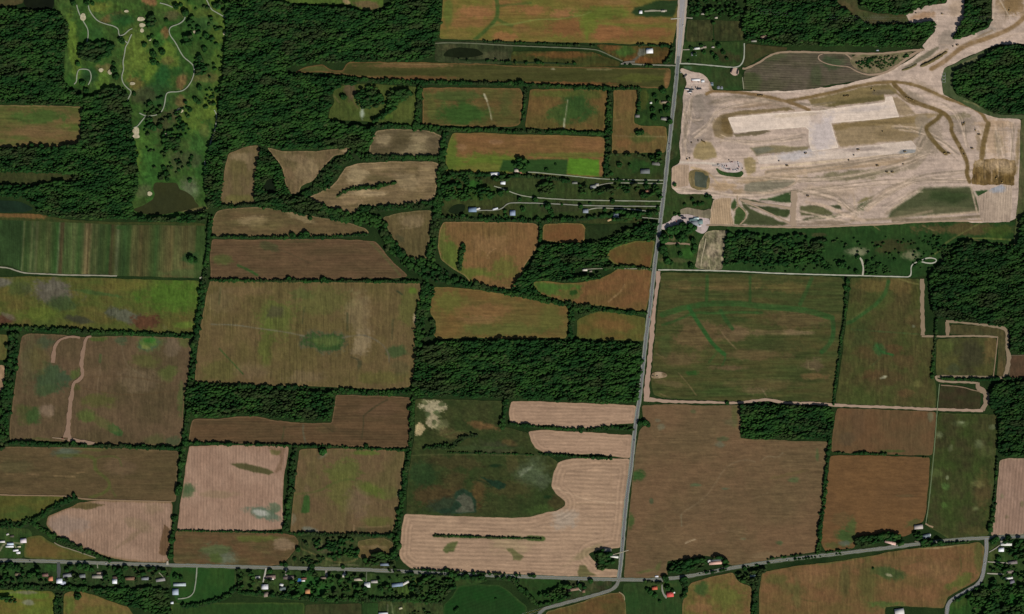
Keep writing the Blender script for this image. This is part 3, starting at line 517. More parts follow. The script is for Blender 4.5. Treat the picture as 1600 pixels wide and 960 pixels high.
area('crop_field', [(329,440),(400,441),(500,442),(655,444),(660,450),(657,490),(653,530),(646,580),(640,604),(600,608),(560,606),(500,603),(440,602),(380,602),(330,600),(306,597),(308,560),(314,510),(320,480),(325,455)], (100,82,56), (90,80,48), (44,44), .5, .11, grain=(1.4,18), mat='soil_v', label='largest brown field, with a green eye-shaped wet patch inside', edge=((118,96,66),2.5,.5),
  blobs=[(430,500,30,30,0,(80,92,42),.6),(415,540,12,40,0,(80,90,40),.6),(505,470,50,20,0,(88,92,48),.5),(640,480,16,30,0,(84,90,44),.5),(600,590,40,10,0,(84,84,42),.5),(345,580,30,14,0,(84,84,44),.5),(565,540,14,20,0,(136,118,96),.6),(560,490,20,30,0,(124,106,82),.5),(470,460,18,8,0,(78,84,46),.6),(645,455,6,4,0,(84,104,40),.8),(385,455,40,8,0,(112,90,64),.5),(430,487,12,8,0,(72,68,48),.7),(650,500,5,9,0,(164,142,118),.9,.3),(620,550,14,9,0,(64,78,46),.85),(562,570,4,8,0,(66,64,44),.8),(470,590,30,10,0,(118,98,78),.4),(400,580,30,12,0,(112,92,72),.4),(345,470,20,20,0,(108,92,66),.5),(625,575,14,14,0,(72,70,46),.4),
    (507,534,31,17,4,(84,80,62),.9,.25),(508,534,27,14,4,(52,74,38),1,.2),(508,533,20,8,0,(78,90,48),.85,.3)],
  lines=[([(330,507),(370,508),(400,513),(440,518),(475,525)],2,(106,100,84),.8),([(535,528),(550,525),(568,523),(585,530),(600,540),(608,555),(608,565)],2,(98,90,76),.8),([(343,545),(355,558),(380,585)],2,(54,76,38),.8),([(425,478),(420,490),(414,500)],2,(66,66,44),.6),([(476,480),(474,492),(472,506)],2,(62,64,42),.6),([(543,490),(543,515)],3,(60,66,44),.6),([(614,500),(612,530)],3,(66,68,46),.5),([(620,455),(628,460)],3,(52,60,40),.7),([(548,558),(560,562)],2,(60,58,42),.7),([(560,575),(558,590),(557,603)],1.5,(70,64,44),.5),([(345,450),(342,475)],2,(62,76,46),.4)])
area('crop_field', [(693,348),(750,348),(800,349),(836,350),(841,356),(842,372),(836,392),(818,415),(808,440),(804,450),(785,450),(760,446),(737,442),(727,430),(705,418),(690,405),(685,385),(687,362)], (118,86,56), (104,82,50), (30,26), .45, .1, grain=(1.8,14), mat='soil_v', label='orange-brown field with a short tree row standing inside it', blobs=[(702,400,16,30,-20,(84,96,42),.9),(745,430,34,12,5,(86,94,42),.8),(790,420,22,16,0,(92,94,44),.7),(692,375,6,24,0,(86,90,44),.7),(755,437,16,6,0,(124,88,58),.7),(770,380,26,16,0,(130,98,68),.5)], edge=((140,112,80),2.2,.6), lines=[([(765,403),(760,405),(763,395),(775,388)],1.5,(158,124,92),.6)])
area('crop_field', [(850,352),(880,350),(910,351),(914,358),(913,374),(908,378),(880,379),(848,376)], (108,74,46), (98,74,44), (20,14), .5, .08, grain=(1.8,8), mat='soil_v', label='small rust-brown rectangular field beside the dark wooded belt', edge=((120,104,62),2.5,.7))
area('meadow', [(916,354),(960,351),(1002,350),(985,357),(962,366),(940,375),(914,379)], (38,50,26), (32,46,24), (20,14), .5, .12, label='dark olive meadow wedge west of the road under the tree line', cat='meadow')
area('crop_field', [(949,402),(953,392),(970,384),(990,379),(1022,377),(1020,395),(1016,418),(1000,418),(962,413)], (100,70,42), (88,74,40), (24,18), .5, .08, label='rounded rust-brown field tucked against the main road', edge=((96,100,50),3,.8))
area('crop_field', [(834,442),(850,440),(880,444),(905,443),(935,438),(955,429),(965,421),(1017,423),(1014,460),(1008,486),(980,483),(940,477),(900,474),(868,466),(842,458)], (112,78,50), (98,78,46), (36,16), .45, .1, grain=(1.8,10), mat='soil_v', label='orange-brown field with curved northern edge beside the main road', edge=((104,94,50),2.5,.6),
  blobs=[(855,452,22,9,10,(70,92,40),.95),(890,458,18,10,0,(84,86,42),.8),(896,457,6,4,0,(38,64,26),1,.3),(875,448,30,5,0,(64,92,38),.7)], lines=[([(976,445),(970,456),(960,464),(951,472)],1.6,(150,120,88),.7)])
area('crop_field', [(678,450),(700,450),(760,456),(800,463),(860,473),(886,480),(887,500),(884,528),(840,527),(800,528),(740,527),(684,529),(677,521),(683,503),(673,490),(676,465)], (108,82,48), (94,84,46), (44,20), .5, .09, grain=(20,2), mat='soil_h', label='brown and olive field above the dense central wood', blobs=[(700,470,26,18,0,(92,94,44),.7),(790,515,60,10,0,(84,88,44),.7),(860,495,20,22,0,(88,90,44),.6),(760,485,40,10,0,(124,88,58),.6),(750,500,30,6,0,(132,96,66),.5)], edge=((112,100,56),2,.5))
area('crop_field', [(903,501),(920,492),(938,487),(960,489),(1008,497),(1006,532),(960,531),(902,528)], (98,78,42), (84,82,40), (30,16), .5, .08, label='small olive-brown field beside the road above the central wood', blobs=[(960,510,30,10,0,(112,80,48),.6)], edge=((80,88,42),3,.6))
area('meadow', [(526,137),(548,133),(570,132),(650,137),(652,148),(648,180),(646,200),(604,192),(590,190),(560,188),(514,186),(516,172),(524,160),(520,148)], (74,82,40), (60,72,34), (24,14), .5, .13, label='irregular olive clearing among the northern woods', cat='clearing',
  blobs=[(547,142,8,14,0,(86,74,54),.9,.3),(566,177,3,8,2,(140,146,132),.8,.6),(600,182,12,4,0,(72,96,36),.6),(630,175,14,14,0,(80,86,42),.5)], lines=[([(549,150),(552,160),(560,170)],1.5,(96,76,58),.7),([(522,150),(530,160)],3,(104,96,62),.6),([(566,165),(566,188)],1.6,(150,160,150),.7)])
area('crop_field', [(660,139),(700,138),(760,139),(812,139),(816,150),(815,170),(812,194),(800,197),(740,198),(661,193),(662,165)], (98,76,46), (78,76,40), (30,20), .5, .1, grain=(14,2), mat='soil_h', label='brown field with dark green middle, western of a pair', blobs=[(725,178,38,16,0,(52,78,34),.95,.4),(705,150,40,8,0,(62,78,38),.7),(790,160,10,20,0,(66,74,38),.5),(675,165,6,22,0,(80,84,42),.6)], edge=((122,88,58),3,.6), lines=[([(757,148),(760,156),(763,165),(766,175),(768,187)],2.0,(158,148,124),.75),([(757,148),(761,158)],3,(180,170,150),.6)])
area('crop_field', [(829,141),(880,140),(947,141),(947,160),(945,185),(944,204),(900,202),(860,201),(822,199),(824,180),(827,160)], (102,78,46), (84,76,40), (30,20), .5, .1, label='brown field with dark green middle, eastern of a pair', blobs=[(900,168,26,24,0,(48,72,34),.9,.4),(880,178,26,14,0,(56,78,36),.7),(870,147,34,5,0,(80,86,40),.7),(926,150,12,6,0,(72,80,38),.6)], edge=((112,84,52),2,.4), lines=[([(887,157),(885,172),(883,185),(881,200)],1.8,(140,136,112),.7),([(882,186),(881,199)],2.4,(170,165,150),.6)])
area('crop_field', [(707,209),(760,209),(800,211),(860,212),(940,215),(946,220),(944,240),(942,276),(900,275),(860,272),(800,271),(720,270),(698,268),(697,245),(701,228)], (118,84,54), (106,82,48), (50,14), .45, .09, grain=(20,1.8), mat='soil_h', label='wide field, orange-brown above and green below, north of the lots', edge=((104,92,52),2.5,.6),
  blobs=[(760,256,70,14,0,(86,100,38),.95,.4),(704,240,10,30,0,(82,98,38),.8),(750,262,30,6,0,(104,96,48),.5),(775,222,12,4,0,(144,108,80),.6),(722,230,8,6,0,(140,106,78),.5),(920,226,24,8,0,(124,88,58),.6),(885,243,60,4,0,(92,96,44),.7)],
  polys=[([(786,250),(830,250),(888,249),(886,277),(840,272),(780,268)],(38,66,30),1.5,.95),([(888,247),(937,249),(936,276),(885,272)],(74,114,32),1.5,.95)])
area('crop_field', [(959,142),(996,142),(995,165),(990,180),(990,193),(1000,198),(1040,199),(1042,215),(1038,238),(1000,238),(957,239),(958,200),(960,165)], (106,80,50), (94,80,46), (26,20), .5, .1, grain=(1.8,12), mat='soil_v', label='L-shaped brown field wrapping the road-side house lots', edge=((112,96,56),2,.5), blobs=[(1005,216,18,7,0,(66,80,38),.6),(975,225,12,8,0,(124,84,54),.5)], lines=[([(960,189),(975,186)],1.5,(130,100,70),.5),([(995,213),(1040,214)],1.2,(130,118,84),.7),([(960,212),(990,214)],1.2,(128,104,76),.5)])
area('crop_field', [(697,0),(1062,0),(1060,20),(1052,60),(1050,69),(1000,68),(900,66),(800,64),(740,62),(687,60),(690,40)], (100,96,44), (116,90,50), (44,18), .45, .08, grain=(22,2), mat='soil_h', label='wide mottled green and orange field at the north edge', edge=((112,96,56),2.5,.5),
  blobs=[(745,20,26,10,0,(138,96,62),.9,.5),(735,36,30,8,0,(126,90,56),.7),(790,57,24,7,0,(138,96,60),.85),(715,55,20,6,0,(116,96,52),.6),(790,6,26,6,0,(128,92,56),.7),(835,16,26,8,0,(132,92,58),.85),(880,22,26,7,-6,(142,100,66),.85),(885,42,34,14,0,(118,82,50),.9),(950,52,34,10,0,(130,88,56),.9),(1015,52,26,8,0,(122,84,52),.85),(1010,33,40,5,0,(118,86,52),.7),(960,4,26,4,0,(130,98,62),.6),(815,46,16,8,0,(120,90,54),.6),(940,20,40,10,0,(88,100,40),.7),(920,35,12,20,0,(92,104,40),.7),(700,20,6,20,0,(84,98,44),.6)],
  polys=[([(1025,0),(1062,0),(1052,28),(1040,26),(1010,27),(993,25),(987,20),(992,12),(1005,9)],(36,56,30),2,.95)],
  lines=[([(775,-5),(778,12),(777,28),(765,42),(750,56),(742,62)],6,(62,82,38),.9),([(777,10),(800,7),(830,5)],4,(66,82,38),.7),([(777,30),(790,38),(800,40)],5,(66,82,38),.7),([(765,44),(775,38),(800,39),(825,33),(845,30),(872,31),(890,27),(912,24),(925,18)],1.8,(112,118,62),.85),([(905,33),(950,38),(1000,40),(1045,42)],3,(98,104,44),.6),([(915,35),(917,60)],5,(96,106,42),.7)])
area('crop_field', [(545,98),(650,99),(750,101),(800,104),(900,106),(1047,108),(1047,120),(1043,138),(1000,136),(900,132),(800,128),(740,127),(660,125),(600,123),(545,117),(500,112),(462,113),(480,105),(505,102),(516,110),(535,112),(540,104)], (60,62,31), (72,70,38), (70,5), .5, .09, grain=(30,1.6), mat='soil_h', label='long narrow dark green strip field running east to the main road', edge=((108,82,52),3,.9),
  blobs=[(490,108,20,5,0,(76,84,44),.7),(1000,122,40,5,0,(80,84,38),.7),(1043,125,5,14,0,(124,90,58),.8),(640,103,70,3,0,(116,86,58),.7),(860,131,90,3,0,(110,72,44),.8),(640,122,60,3,0,(104,72,46),.7)], lines=[([(600,99),(640,101),(700,101)],1.4,(140,116,82),.6),([(917,109),(955,109)],1.6,(150,132,104),.5),([(862,108),(866,108)],2,(150,140,120),.8)])
area('crop_field', [(800,82),(860,81),(925,82),(940,88),(968,98),(966,103),(900,104),(800,101)], (66,60,30), (54,62,30), (30,6), .5, .14, label='rough brown-green ground north of the strip field', cat='rough ground', blobs=[(880,86,46,5,0,(98,68,38),.8),(840,98,20,3,0,(74,84,40),.5)])
area('crop_field', [(932,71),(960,72),(1000,73),(1046,72),(1048,85),(1046,98),(1010,99),(990,100),(975,95),(950,84)], (86,62,34), (70,64,32), (22,12), .5, .16, label='rusty brown lot around the white roadside barn', cat='rough ground', blobs=[(975,80,14,8,0,(58,82,36),.85),(955,75,12,4,0,(112,74,44),.7),(1000,94,22,4,0,(116,74,42),.7)], polys=[([(998,77),(1010,77),(1010,84),(1003,88),(990,97),(986,95),(996,87)],(90,90,82),1,.95)])
# ---- lower middle
area('crop_field', [(302,656),(340,656),(370,652),(400,652),(430,658),(480,663),(519,662),(523,640),(526,618),(560,619),(600,620),(640,622),(641,650),(637,698),(600,699),(520,696),(450,695),(380,693),(296,689),(298,668)], (92,70,50), (80,64,45), (50,8), .45, .08, grain=(20,1.5), rows=(0,4,.05), mat='soil_h', label='brown L-shaped field wrapped round the southern wood', edge=((120,96,72),2.2,.6),
  blobs=[(510,670,16,6,0,(76,66,44),.5),(590,640,30,12,0,(98,74,56),.5)], lines=[([(605,625),(590,633),(578,642),(568,650)],2,(56,54,36),.8),([(568,650),(568,665),(565,685)],2,(62,58,40),.7),([(444,668),(443,678),(440,690)],2,(60,64,40),.6),([(474,663),(473,675),(478,693)],2.4,(86,90,76),.6),([(500,660),(520,675)],2,(66,58,42),.5)])
area('crop_field', [(296,698),(350,697),(400,697),(450,699),(448,715),(443,740),(441,780),(441,826),(400,829),(340,829),(278,828),(282,790),(290,740)], (154,126,105), (142,114,94), (40,40), .45, .05, rows=(90,4.6,.05,0), grain=(1.5,14), mat='soil_v', label='square pink-tan stubble field between two columns of trees', edge=((136,108,84),3,.5),
  polys=[([(360,725),(375,724),(395,727),(420,734),(427,739),(420,742),(395,737),(370,731)],(76,74,44),1.2,.95),([(420,700),(446,700),(441,735),(430,738),(438,715)],(104,82,60),1.5,.6),([(422,704),(440,704),(436,712),(424,710)],(84,84,44),1.2,.7)],
  blobs=[(290,768,16,10,0,(92,98,68),.9),(292,765,9,6,0,(70,88,56),.7),(414,803,24,8,10,(92,104,84),.95),(408,802,12,4,10,(158,158,146),.8),(340,773,30,5,0,(130,112,84),.5),(430,795,10,8,0,(80,98,72),.7)])
area('crop_field', [(469,703),(500,702),(560,703),(631,706),(628,740),(624,780),(618,815),(610,834),(560,834),(500,833),(455,831),(458,790),(463,750)], (100,80,58), (92,82,52), (34,34), .45, .1, grain=(1.5,16), mat='soil_v', label='brown field with green blotches and one round tree near its top', edge=((122,96,68),2.2,.5),
  blobs=[(535,735,30,16,0,(86,92,46),.7),(575,765,22,10,20,(84,94,42),.8),(535,765,20,30,0,(88,90,46),.6),(590,815,24,8,0,(88,88,46),.7),(560,785,18,26,0,(114,92,76),.5),(570,708,20,4,0,(82,98,42),.7),(612,770,14,10,0,(84,88,46),.5),(623,774,3,4,0,(132,136,110),.8),(485,829,14,5,20,(104,102,92),.9),(457,812,5,8,0,(114,104,86),.7),(480,770,4,14,0,(116,94,74),.4),(505,712,10,4,-30,(112,108,92),.6),(565,828,8,6,0,(66,66,42),.6),(600,828,22,4,0,(80,68,46),.6)],
  polys=[([(474,776),(479,773),(484,775),(483,800),(477,803),(471,800)],(52,82,38),1.2,.95)], lines=[([(460,773),(500,768),(520,755),(545,748),(565,752)],3,(78,84,44),.6),([(553,821),(553,831)],1.3,(136,112,86),.7),([(560,824),(590,824),(608,822)],1.3,(132,108,80),.6)])
area('crop_field', [(276,830),(340,831),(400,834),(440,834),(460,838),(466,848),(458,862),(448,874),(438,882),(400,884),(300,881),(272,879),(273,850)], (94,71,50), (84,74,48), (36,12), .45, .1, grain=(16,1.8), mat='soil_h', label='low brown field with a grey-green smear above the road', edge=((112,86,62),2,.5),
  blobs=[(345,866,24,13,20,(92,96,80),.9,.5),(338,858,28,8,0,(80,88,56),.8),(336,872,10,8,40,(70,82,42),.8),(400,842,30,5,0,(84,90,44),.7),(443,851,14,8,0,(126,104,84),.8),(430,868,14,8,0,(80,64,46),.4)])
area('meadow', [(650,625),(700,625),(788,628),(786,660),(783,668),(800,671),(825,678),(834,700),(862,716),(872,724),(865,745),(866,765),(882,782),(882,790),(868,797),(850,801),(825,808),(800,810),(740,808),(690,806),(636,803),(636,790),(639,740),(646,700),(650,660)], (46,58,30), (56,60,34), (30,22), .45, .14, grain=(3,3), label='dark green marshy hollow with small pools in the tan fields', cat='marsh', edge=((66,70,42),3,.4),
  blobs=[(676,637,17,12,10,(154,142,118),.9,.2),(676,655,11,13,-30,(150,136,112),.9,.2),(655,671,7,11,15,(166,146,114),1,.12),(690,665,10,10,0,(120,116,86),.5,.4),(668,648,6,5,0,(74,84,56),.8,.2),(682,645,5,4,0,(80,86,58),.9,.2),(690,632,4,3,0,(80,86,58),.9,.2),(664,630,5,3,20,(90,92,64),.9,.2),(678,660,4,5,20,(84,88,60),.8,.2),(686,650,7,2,20,(84,88,60),.7,.2),(752,665,24,6,10,(100,72,48),.7),(706,678,18,8,10,(88,76,50),.6),(775,700,34,12,0,(58,60,44),.6),(795,692,14,5,20,(92,74,46),.6),
   (660,745,26,22,0,(38,58,32),.7),(715,722,42,9,5,(64,58,36),.7),(685,773,42,16,0,(68,56,36),.85),(712,752,20,16,0,(66,58,36),.7),(748,770,10,22,0,(74,60,38),.7),(745,775,12,16,0,(80,64,38),.6),(700,790,26,12,-10,(46,56,40),.9),(775,728,10,3,0,(26,42,24),.9,.4),(832,740,22,18,-20,(78,88,66),.75,.7),(822,735,12,4,-30,(110,116,98),.5),(850,755,10,12,0,(76,84,64),.6),(856,777,8,3,0,(28,46,24),.9),(850,795,30,6,-10,(60,78,38),.6),(800,765,30,12,0,(66,60,36),.6),(870,785,12,10,0,(66,58,36),.7),(760,700,70,3,0,(54,66,38),.8),(800,720,10,14,0,(80,70,44),.5)],
  polys=[([(712,782),(705,793),(690,795),(680,798),(690,803),(715,803),(744,801),(744,784),(737,770),(724,764),(712,768),(709,774)],(36,54,40),1.2,1),([(716,775),(726,771),(736,777),(740,788),(740,799),(722,801),(708,800),(716,796),(722,790),(718,784),(712,782)],(80,80,68),1.2,.95),([(752,746),(763,749),(778,751),(791,757),(789,764),(778,766),(768,760),(760,752)],(28,48,34),1,1)],
  lines=[([(695,680),(720,672),(740,676)],2,(78,90,50),.5),([(745,750),(760,755),(768,762)],2,(30,44,28),.7),([(812,745),(822,736),(832,728)],2,(120,124,104),.5),([(752,705),(752,722)],1.2,(70,80,50),.5),([(640,712),(700,710),(800,712),(835,713)],1.5,(96,96,60),.4)])
area('crop_field', [(799,628),(860,629),(900,631),(960,633),(993,635),(993,646),(990,661),(970,662),(930,667),(890,669),(860,664),(820,664),(798,660),(796,645)], (160,132,107), (150,123,100), (60,20), .4, .05, rows=(0,5.2,.05,10), grain=(16,2), mat='soil_h', label='tan stubble strip just below the central wood', edge=((152,126,98),2,.5))
area('crop_field', [(826,675),(850,673),(900,676),(987,681),(987,700),(984,716),(960,713),(935,709),(900,709),(870,707),(850,707),(838,700),(831,690)], (160,132,107), (150,123,100), (60,20), .4, .05, rows=(1,5.2,.05,10), grain=(16,2), mat='soil_h', label='tan stubble strip between two thin tree rows beside the road', edge=((152,126,98),2,.5))
area('crop_field', [(873,723),(885,719),(930,716),(984,718),(982,745),(979,770),(975,820),(969,855),(956,856),(940,858),(924,862),(918,866),(926,876),(935,884),(945,890),(966,891),(966,901),(930,902),(860,900),(800,897),(700,892),(645,889),(632,880),(625,870),(628,830),(633,804),(690,807),(740,809),(800,811),(830,809),(855,802),(872,798),(884,791),(884,783),(870,772),(862,760),(866,740)], (160,133,107), (150,124,100), (70,30), .4, .05, rows=(1,6.4,.06,18), grain=(16,2), mat='soil_h',
  label='broad tan harvested field with fine rows around the marsh', edge=((150,126,98),2,.5), polys=[([(695,855),(703,848),(716,845),(714,852),(708,862),(697,864),(692,860)],(82,90,50),1.2,.95),([(792,858),(800,857),(808,862),(818,870),(812,876),(802,875),(800,866)],(92,92,56),1.2,.9),([(906,884),(914,883),(920,893),(935,900),(905,901),(903,893)],(90,88,52),1.5,.9)],
  blobs=[(880,812,20,14,0,(152,140,124),.6),(800,850,30,16,0,(146,132,96),.4),(918,863,26,5,-30,(120,110,76),.5)], lines=[([(678,838),(720,839),(800,841),(850,842)],4,(56,70,36),.9),([(826,841),(848,842)],8,(66,84,40),.95),([(866,762),(890,772),(920,782),(950,786),(978,785)],2,(186,160,130),.6),([(862,798),(900,786),(945,790)],1.5,(140,118,90),.5),([(955,720),(955,780)],1.5,(146,120,94),.5),([(945,790),(943,855)],1.5,(146,120,94),.5)])
area('crop_field', [(560,846),(580,843),(600,842),(613,848),(614,858),(605,868),(580,872),(560,870)], (98,80,52), (84,78,46), (18,10), .5, .1, label='small rounded brown plot north of the road by the tree column', edge=((118,100,72),2,.5), blobs=[(585,855,20,3,0,(124,104,78),.5)])
area('crop_field', [(820,966),(855,957),(880,950),(905,943),(930,934),(945,930),(970,927),(977,942),(977,1000),(820,1000)], (98,70,44), (80,72,40), (30,14), .5, .1, label='rust-brown field under the angled road at the south edge', edge=((104,100,60),2.5,.7))
area('crop_field', [(1080,912),(1110,903),(1145,896),(1150,907),(1160,913),(1173,918),(1172,940),(1172,1000),(1066,1000),(1067,945),(1072,925)], (112,80,54), (94,90,46), (26,26), .5, .1, label='orange and green field south of the slanting road', blobs=[(1095,920,12,12,0,(56,78,38),.8),(1135,930,28,14,0,(90,92,44),.8),(1095,950,20,8,0,(124,88,62),.6)], edge=((116,92,64),2.5,.5))
area('crop_field', [(1192,895),(1240,886),(1320,877),(1400,862),(1440,857),(1500,852),(1530,848),(1537,856),(1535,885),(1527,905),(1505,918),(1480,933),(1474,950),(1440,948),(1400,946),(1382,948),(1380,960),(1186,960),(1187,925)], (114,82,56), (96,80,48), (40,22), .45, .1, grain=(2,12), mat='soil_v', label='large orange-brown field in the bend of the curved road',
  edge=((94,86,50),3,.6), blobs=[(1350,865,16,7,0,(60,78,38),.8),(1385,895,26,9,15,(64,76,42),.9,.4),(1390,899,5,2,20,(140,134,108),.9),(1355,900,14,50,0,(82,80,44),.6),(1320,905,8,26,0,(84,78,46),.7),(1215,905,16,8,0,(84,82,44),.6),(1245,930,8,26,0,(88,82,48),.6),(1240,920,30,10,20,(84,82,46),.4),(1385,945,24,6,0,(72,88,44),.8),(1500,910,24,8,-30,(82,88,42),.8),(1530,870,6,24,0,(82,84,44),.7),(1270,900,22,16,0,(124,90,64),.5),(1460,890,30,16,0,(122,90,64),.5),(1440,930,30,10,0,(118,84,58),.5),(1380,880,60,5,-8,(96,78,50),.5)],
  lines=[([(1280,882),(1320,876),(1350,870)],3,(74,82,44),.7),([(1230,918),(1250,938),(1275,940)],1.5,(80,76,44),.5),([(1500,870),(1503,890),(1490,912)],2,(84,84,46),.5),([(1437,856),(1460,857),(1480,855),(1510,849)],2.5,(160,136,106),.85),([(1375,880),(1400,886),(1440,876)],1.2,(80,76,44),.4)])
# ---- right side
area('crop_field', [(1003,634),(1050,633),(1100,635),(1156,634),(1156,660),(1155,686),(1180,688),(1240,690),(1293,691),(1290,740),(1284,800),(1279,860),(1240,868),(1200,875),(1150,884),(1132,880),(1125,872),(1100,867),(1070,874),(1042,876),(1040,888),(1043,900),(1010,903),(976,903),(978,870),(982,820),(988,770),(991,730),(995,700),(1000,672),(1008,665),(1016,662),(1006,656)], (108,83,62), (98,80,58), (60,50), .45, .08, grain=(14,1.6), mat='soil_h', label='vast plain brown field in the angle of the two roads',
  edge=((100,90,62),2.5,.5), blobs=[(1148,650,6,18,0,(84,84,50),.7),(1033,667,5,4,0,(110,106,88),.6),(1028,657,4,3,0,(104,100,84),.5),(1130,686,8,3,0,(74,84,56),.6),(1124,695,8,4,0,(100,100,84),.6),(1140,660,12,6,0,(90,86,62),.5),(1083,643,4,3,0,(76,82,54),.6),(1088,758,8,3,0,(80,90,64),.8),(1133,764,6,2,0,(76,84,66),.7),(1018,784,3,4,0,(70,76,54),.8),(995,743,10,8,0,(54,78,40),.95),(985,815,6,12,0,(62,80,42),.8),(1240,750,9,5,0,(84,92,60),.8),(1218,849,6,4,0,(70,84,54),.7),(1008,893,14,3,-10,(84,90,50),.7),(1028,886,4,8,30,(80,88,48),.6),(1162,842,5,2,0,(98,100,78),.5),(1230,742,30,3,-12,(98,84,54),.5),(1100,790,50,20,-20,(100,80,60),.4),(1277,713,3,8,0,(72,88,54),.7),(1050,840,50,16,0,(112,88,66),.4),(1197,868,26,5,0,(124,104,80),.4)],
  lines=[([(1064,805),(1068,800),(1080,793),(1095,783),(1108,770),(1120,752),(1128,738),(1138,728),(1150,722),(1165,718),(1180,722)],1.6,(126,106,84),.55),([(1064,805),(1065,822)],1.4,(118,112,92),.5),([(1071,849),(1082,844),(1086,843)],1.8,(168,146,122),.8),([(1110,835),(1130,830),(1150,830),(1168,835)],1.3,(120,98,76),.5),([(1175,780),(1190,775),(1200,770)],1.4,(122,104,80),.5),([(1190,720),(1200,712),(1215,716),(1223,708)],1.2,(140,124,100),.5),([(1177,642),(1190,640)],1.2,(120,100,80),.2)])
area('crop_field', [(1308,639),(1380,641),(1462,645),(1459,680),(1456,711),(1400,710),(1350,709),(1299,706),(1302,680),(1305,660)], (100,73,51), (90,72,50), (40,40), .45, .06, grain=(1.6,14), mat='soil_v', label='chocolate-brown field east of the small square wood', edge=((100,82,56),2,.5), blobs=[(1325,685,12,10,0,(80,66,50),.5),(1340,660,10,30,0,(92,70,52),.4),(1454,651,5,8,0,(100,106,84),.5),(1390,705,20,2,0,(64,80,40),.7)])
area('crop_field', [(1298,713),(1350,713),(1452,715),(1449,760),(1446,800),(1441,815),(1430,818),(1425,832),(1412,838),(1395,832),(1360,835),(1338,840),(1334,856),(1290,861),(1284,850),(1288,800),(1292,760)], (107,77,50), (99,72,48), (50,50), .45, .07, grain=(12,2), mat='soil_h', label='plain orange-brown field above the roadside farmhouse trees', edge=((100,76,50),2,.5), blobs=[(1322,838,16,13,0,(62,80,42),.9),(1330,825,8,14,0,(70,82,44),.8),(1315,812,14,10,0,(92,76,50),.5),(1318,849,10,4,0,(88,92,84),.7),(1428,818,12,6,-20,(70,80,44),.6),(1300,852,14,6,0,(66,80,42),.5),(1415,775,16,2,0,(90,76,52),.5)])
area('meadow', [(1467,646),(1520,648),(1557,649),(1557,680),(1554,720),(1551,760),(1547,810),(1544,836),(1510,840),(1482,841),(1464,830),(1450,822),(1450,790),(1454,750),(1459,700)], (54,66,32), (60,58,36), (24,24), .5, .14, label='dark mottled green-brown meadow with pale specks, east side', cat='meadow', edge=((66,76,40),2.5,.5),
  blobs=[(1500,662,12,5,0,(94,104,70),.5,.7),(1502,660,5,2,0,(140,144,120),.5,.6),(1530,695,6,6,40,(112,118,90),.5,.8),(1468,680,5,5,40,(116,122,92),.6,.6),(1485,700,4,6,20,(100,104,76),.5),(1550,667,6,4,0,(98,104,78),.6),(1529,757,8,5,20,(98,106,66),.7,.6),(1525,795,5,3,0,(104,110,76),.6,.8),(1477,760,6,5,0,(72,96,50),.7),(1480,746,2,3,0,(130,134,110),.5),(1475,790,4,4,0,(68,92,44),.6),(1541,705,12,10,0,(88,90,56),.4),(1536,770,12,30,0,(98,76,50),.4),(1520,830,20,6,0,(84,76,46),.5),(1463,740,10,6,0,(78,90,50),.5)])
area('crop_field', [(1563,720),(1580,717),(1600,717),(1600,832),(1570,835),(1549,836),(1556,800),(1560,750)], (146,120,102), (136,110,92), (30,60), .45, .05, rows=(95,5,.07), mat='soil_v', label='pink-tan stubble field at the east edge below the woods', edge=((150,132,104),3,.6), blobs=[(1565,775,3,4,0,(120,116,84),.5),(1597,788,3,4,0,(104,96,68),.6),(1573,808,3,3,0,(110,98,72),.6)])
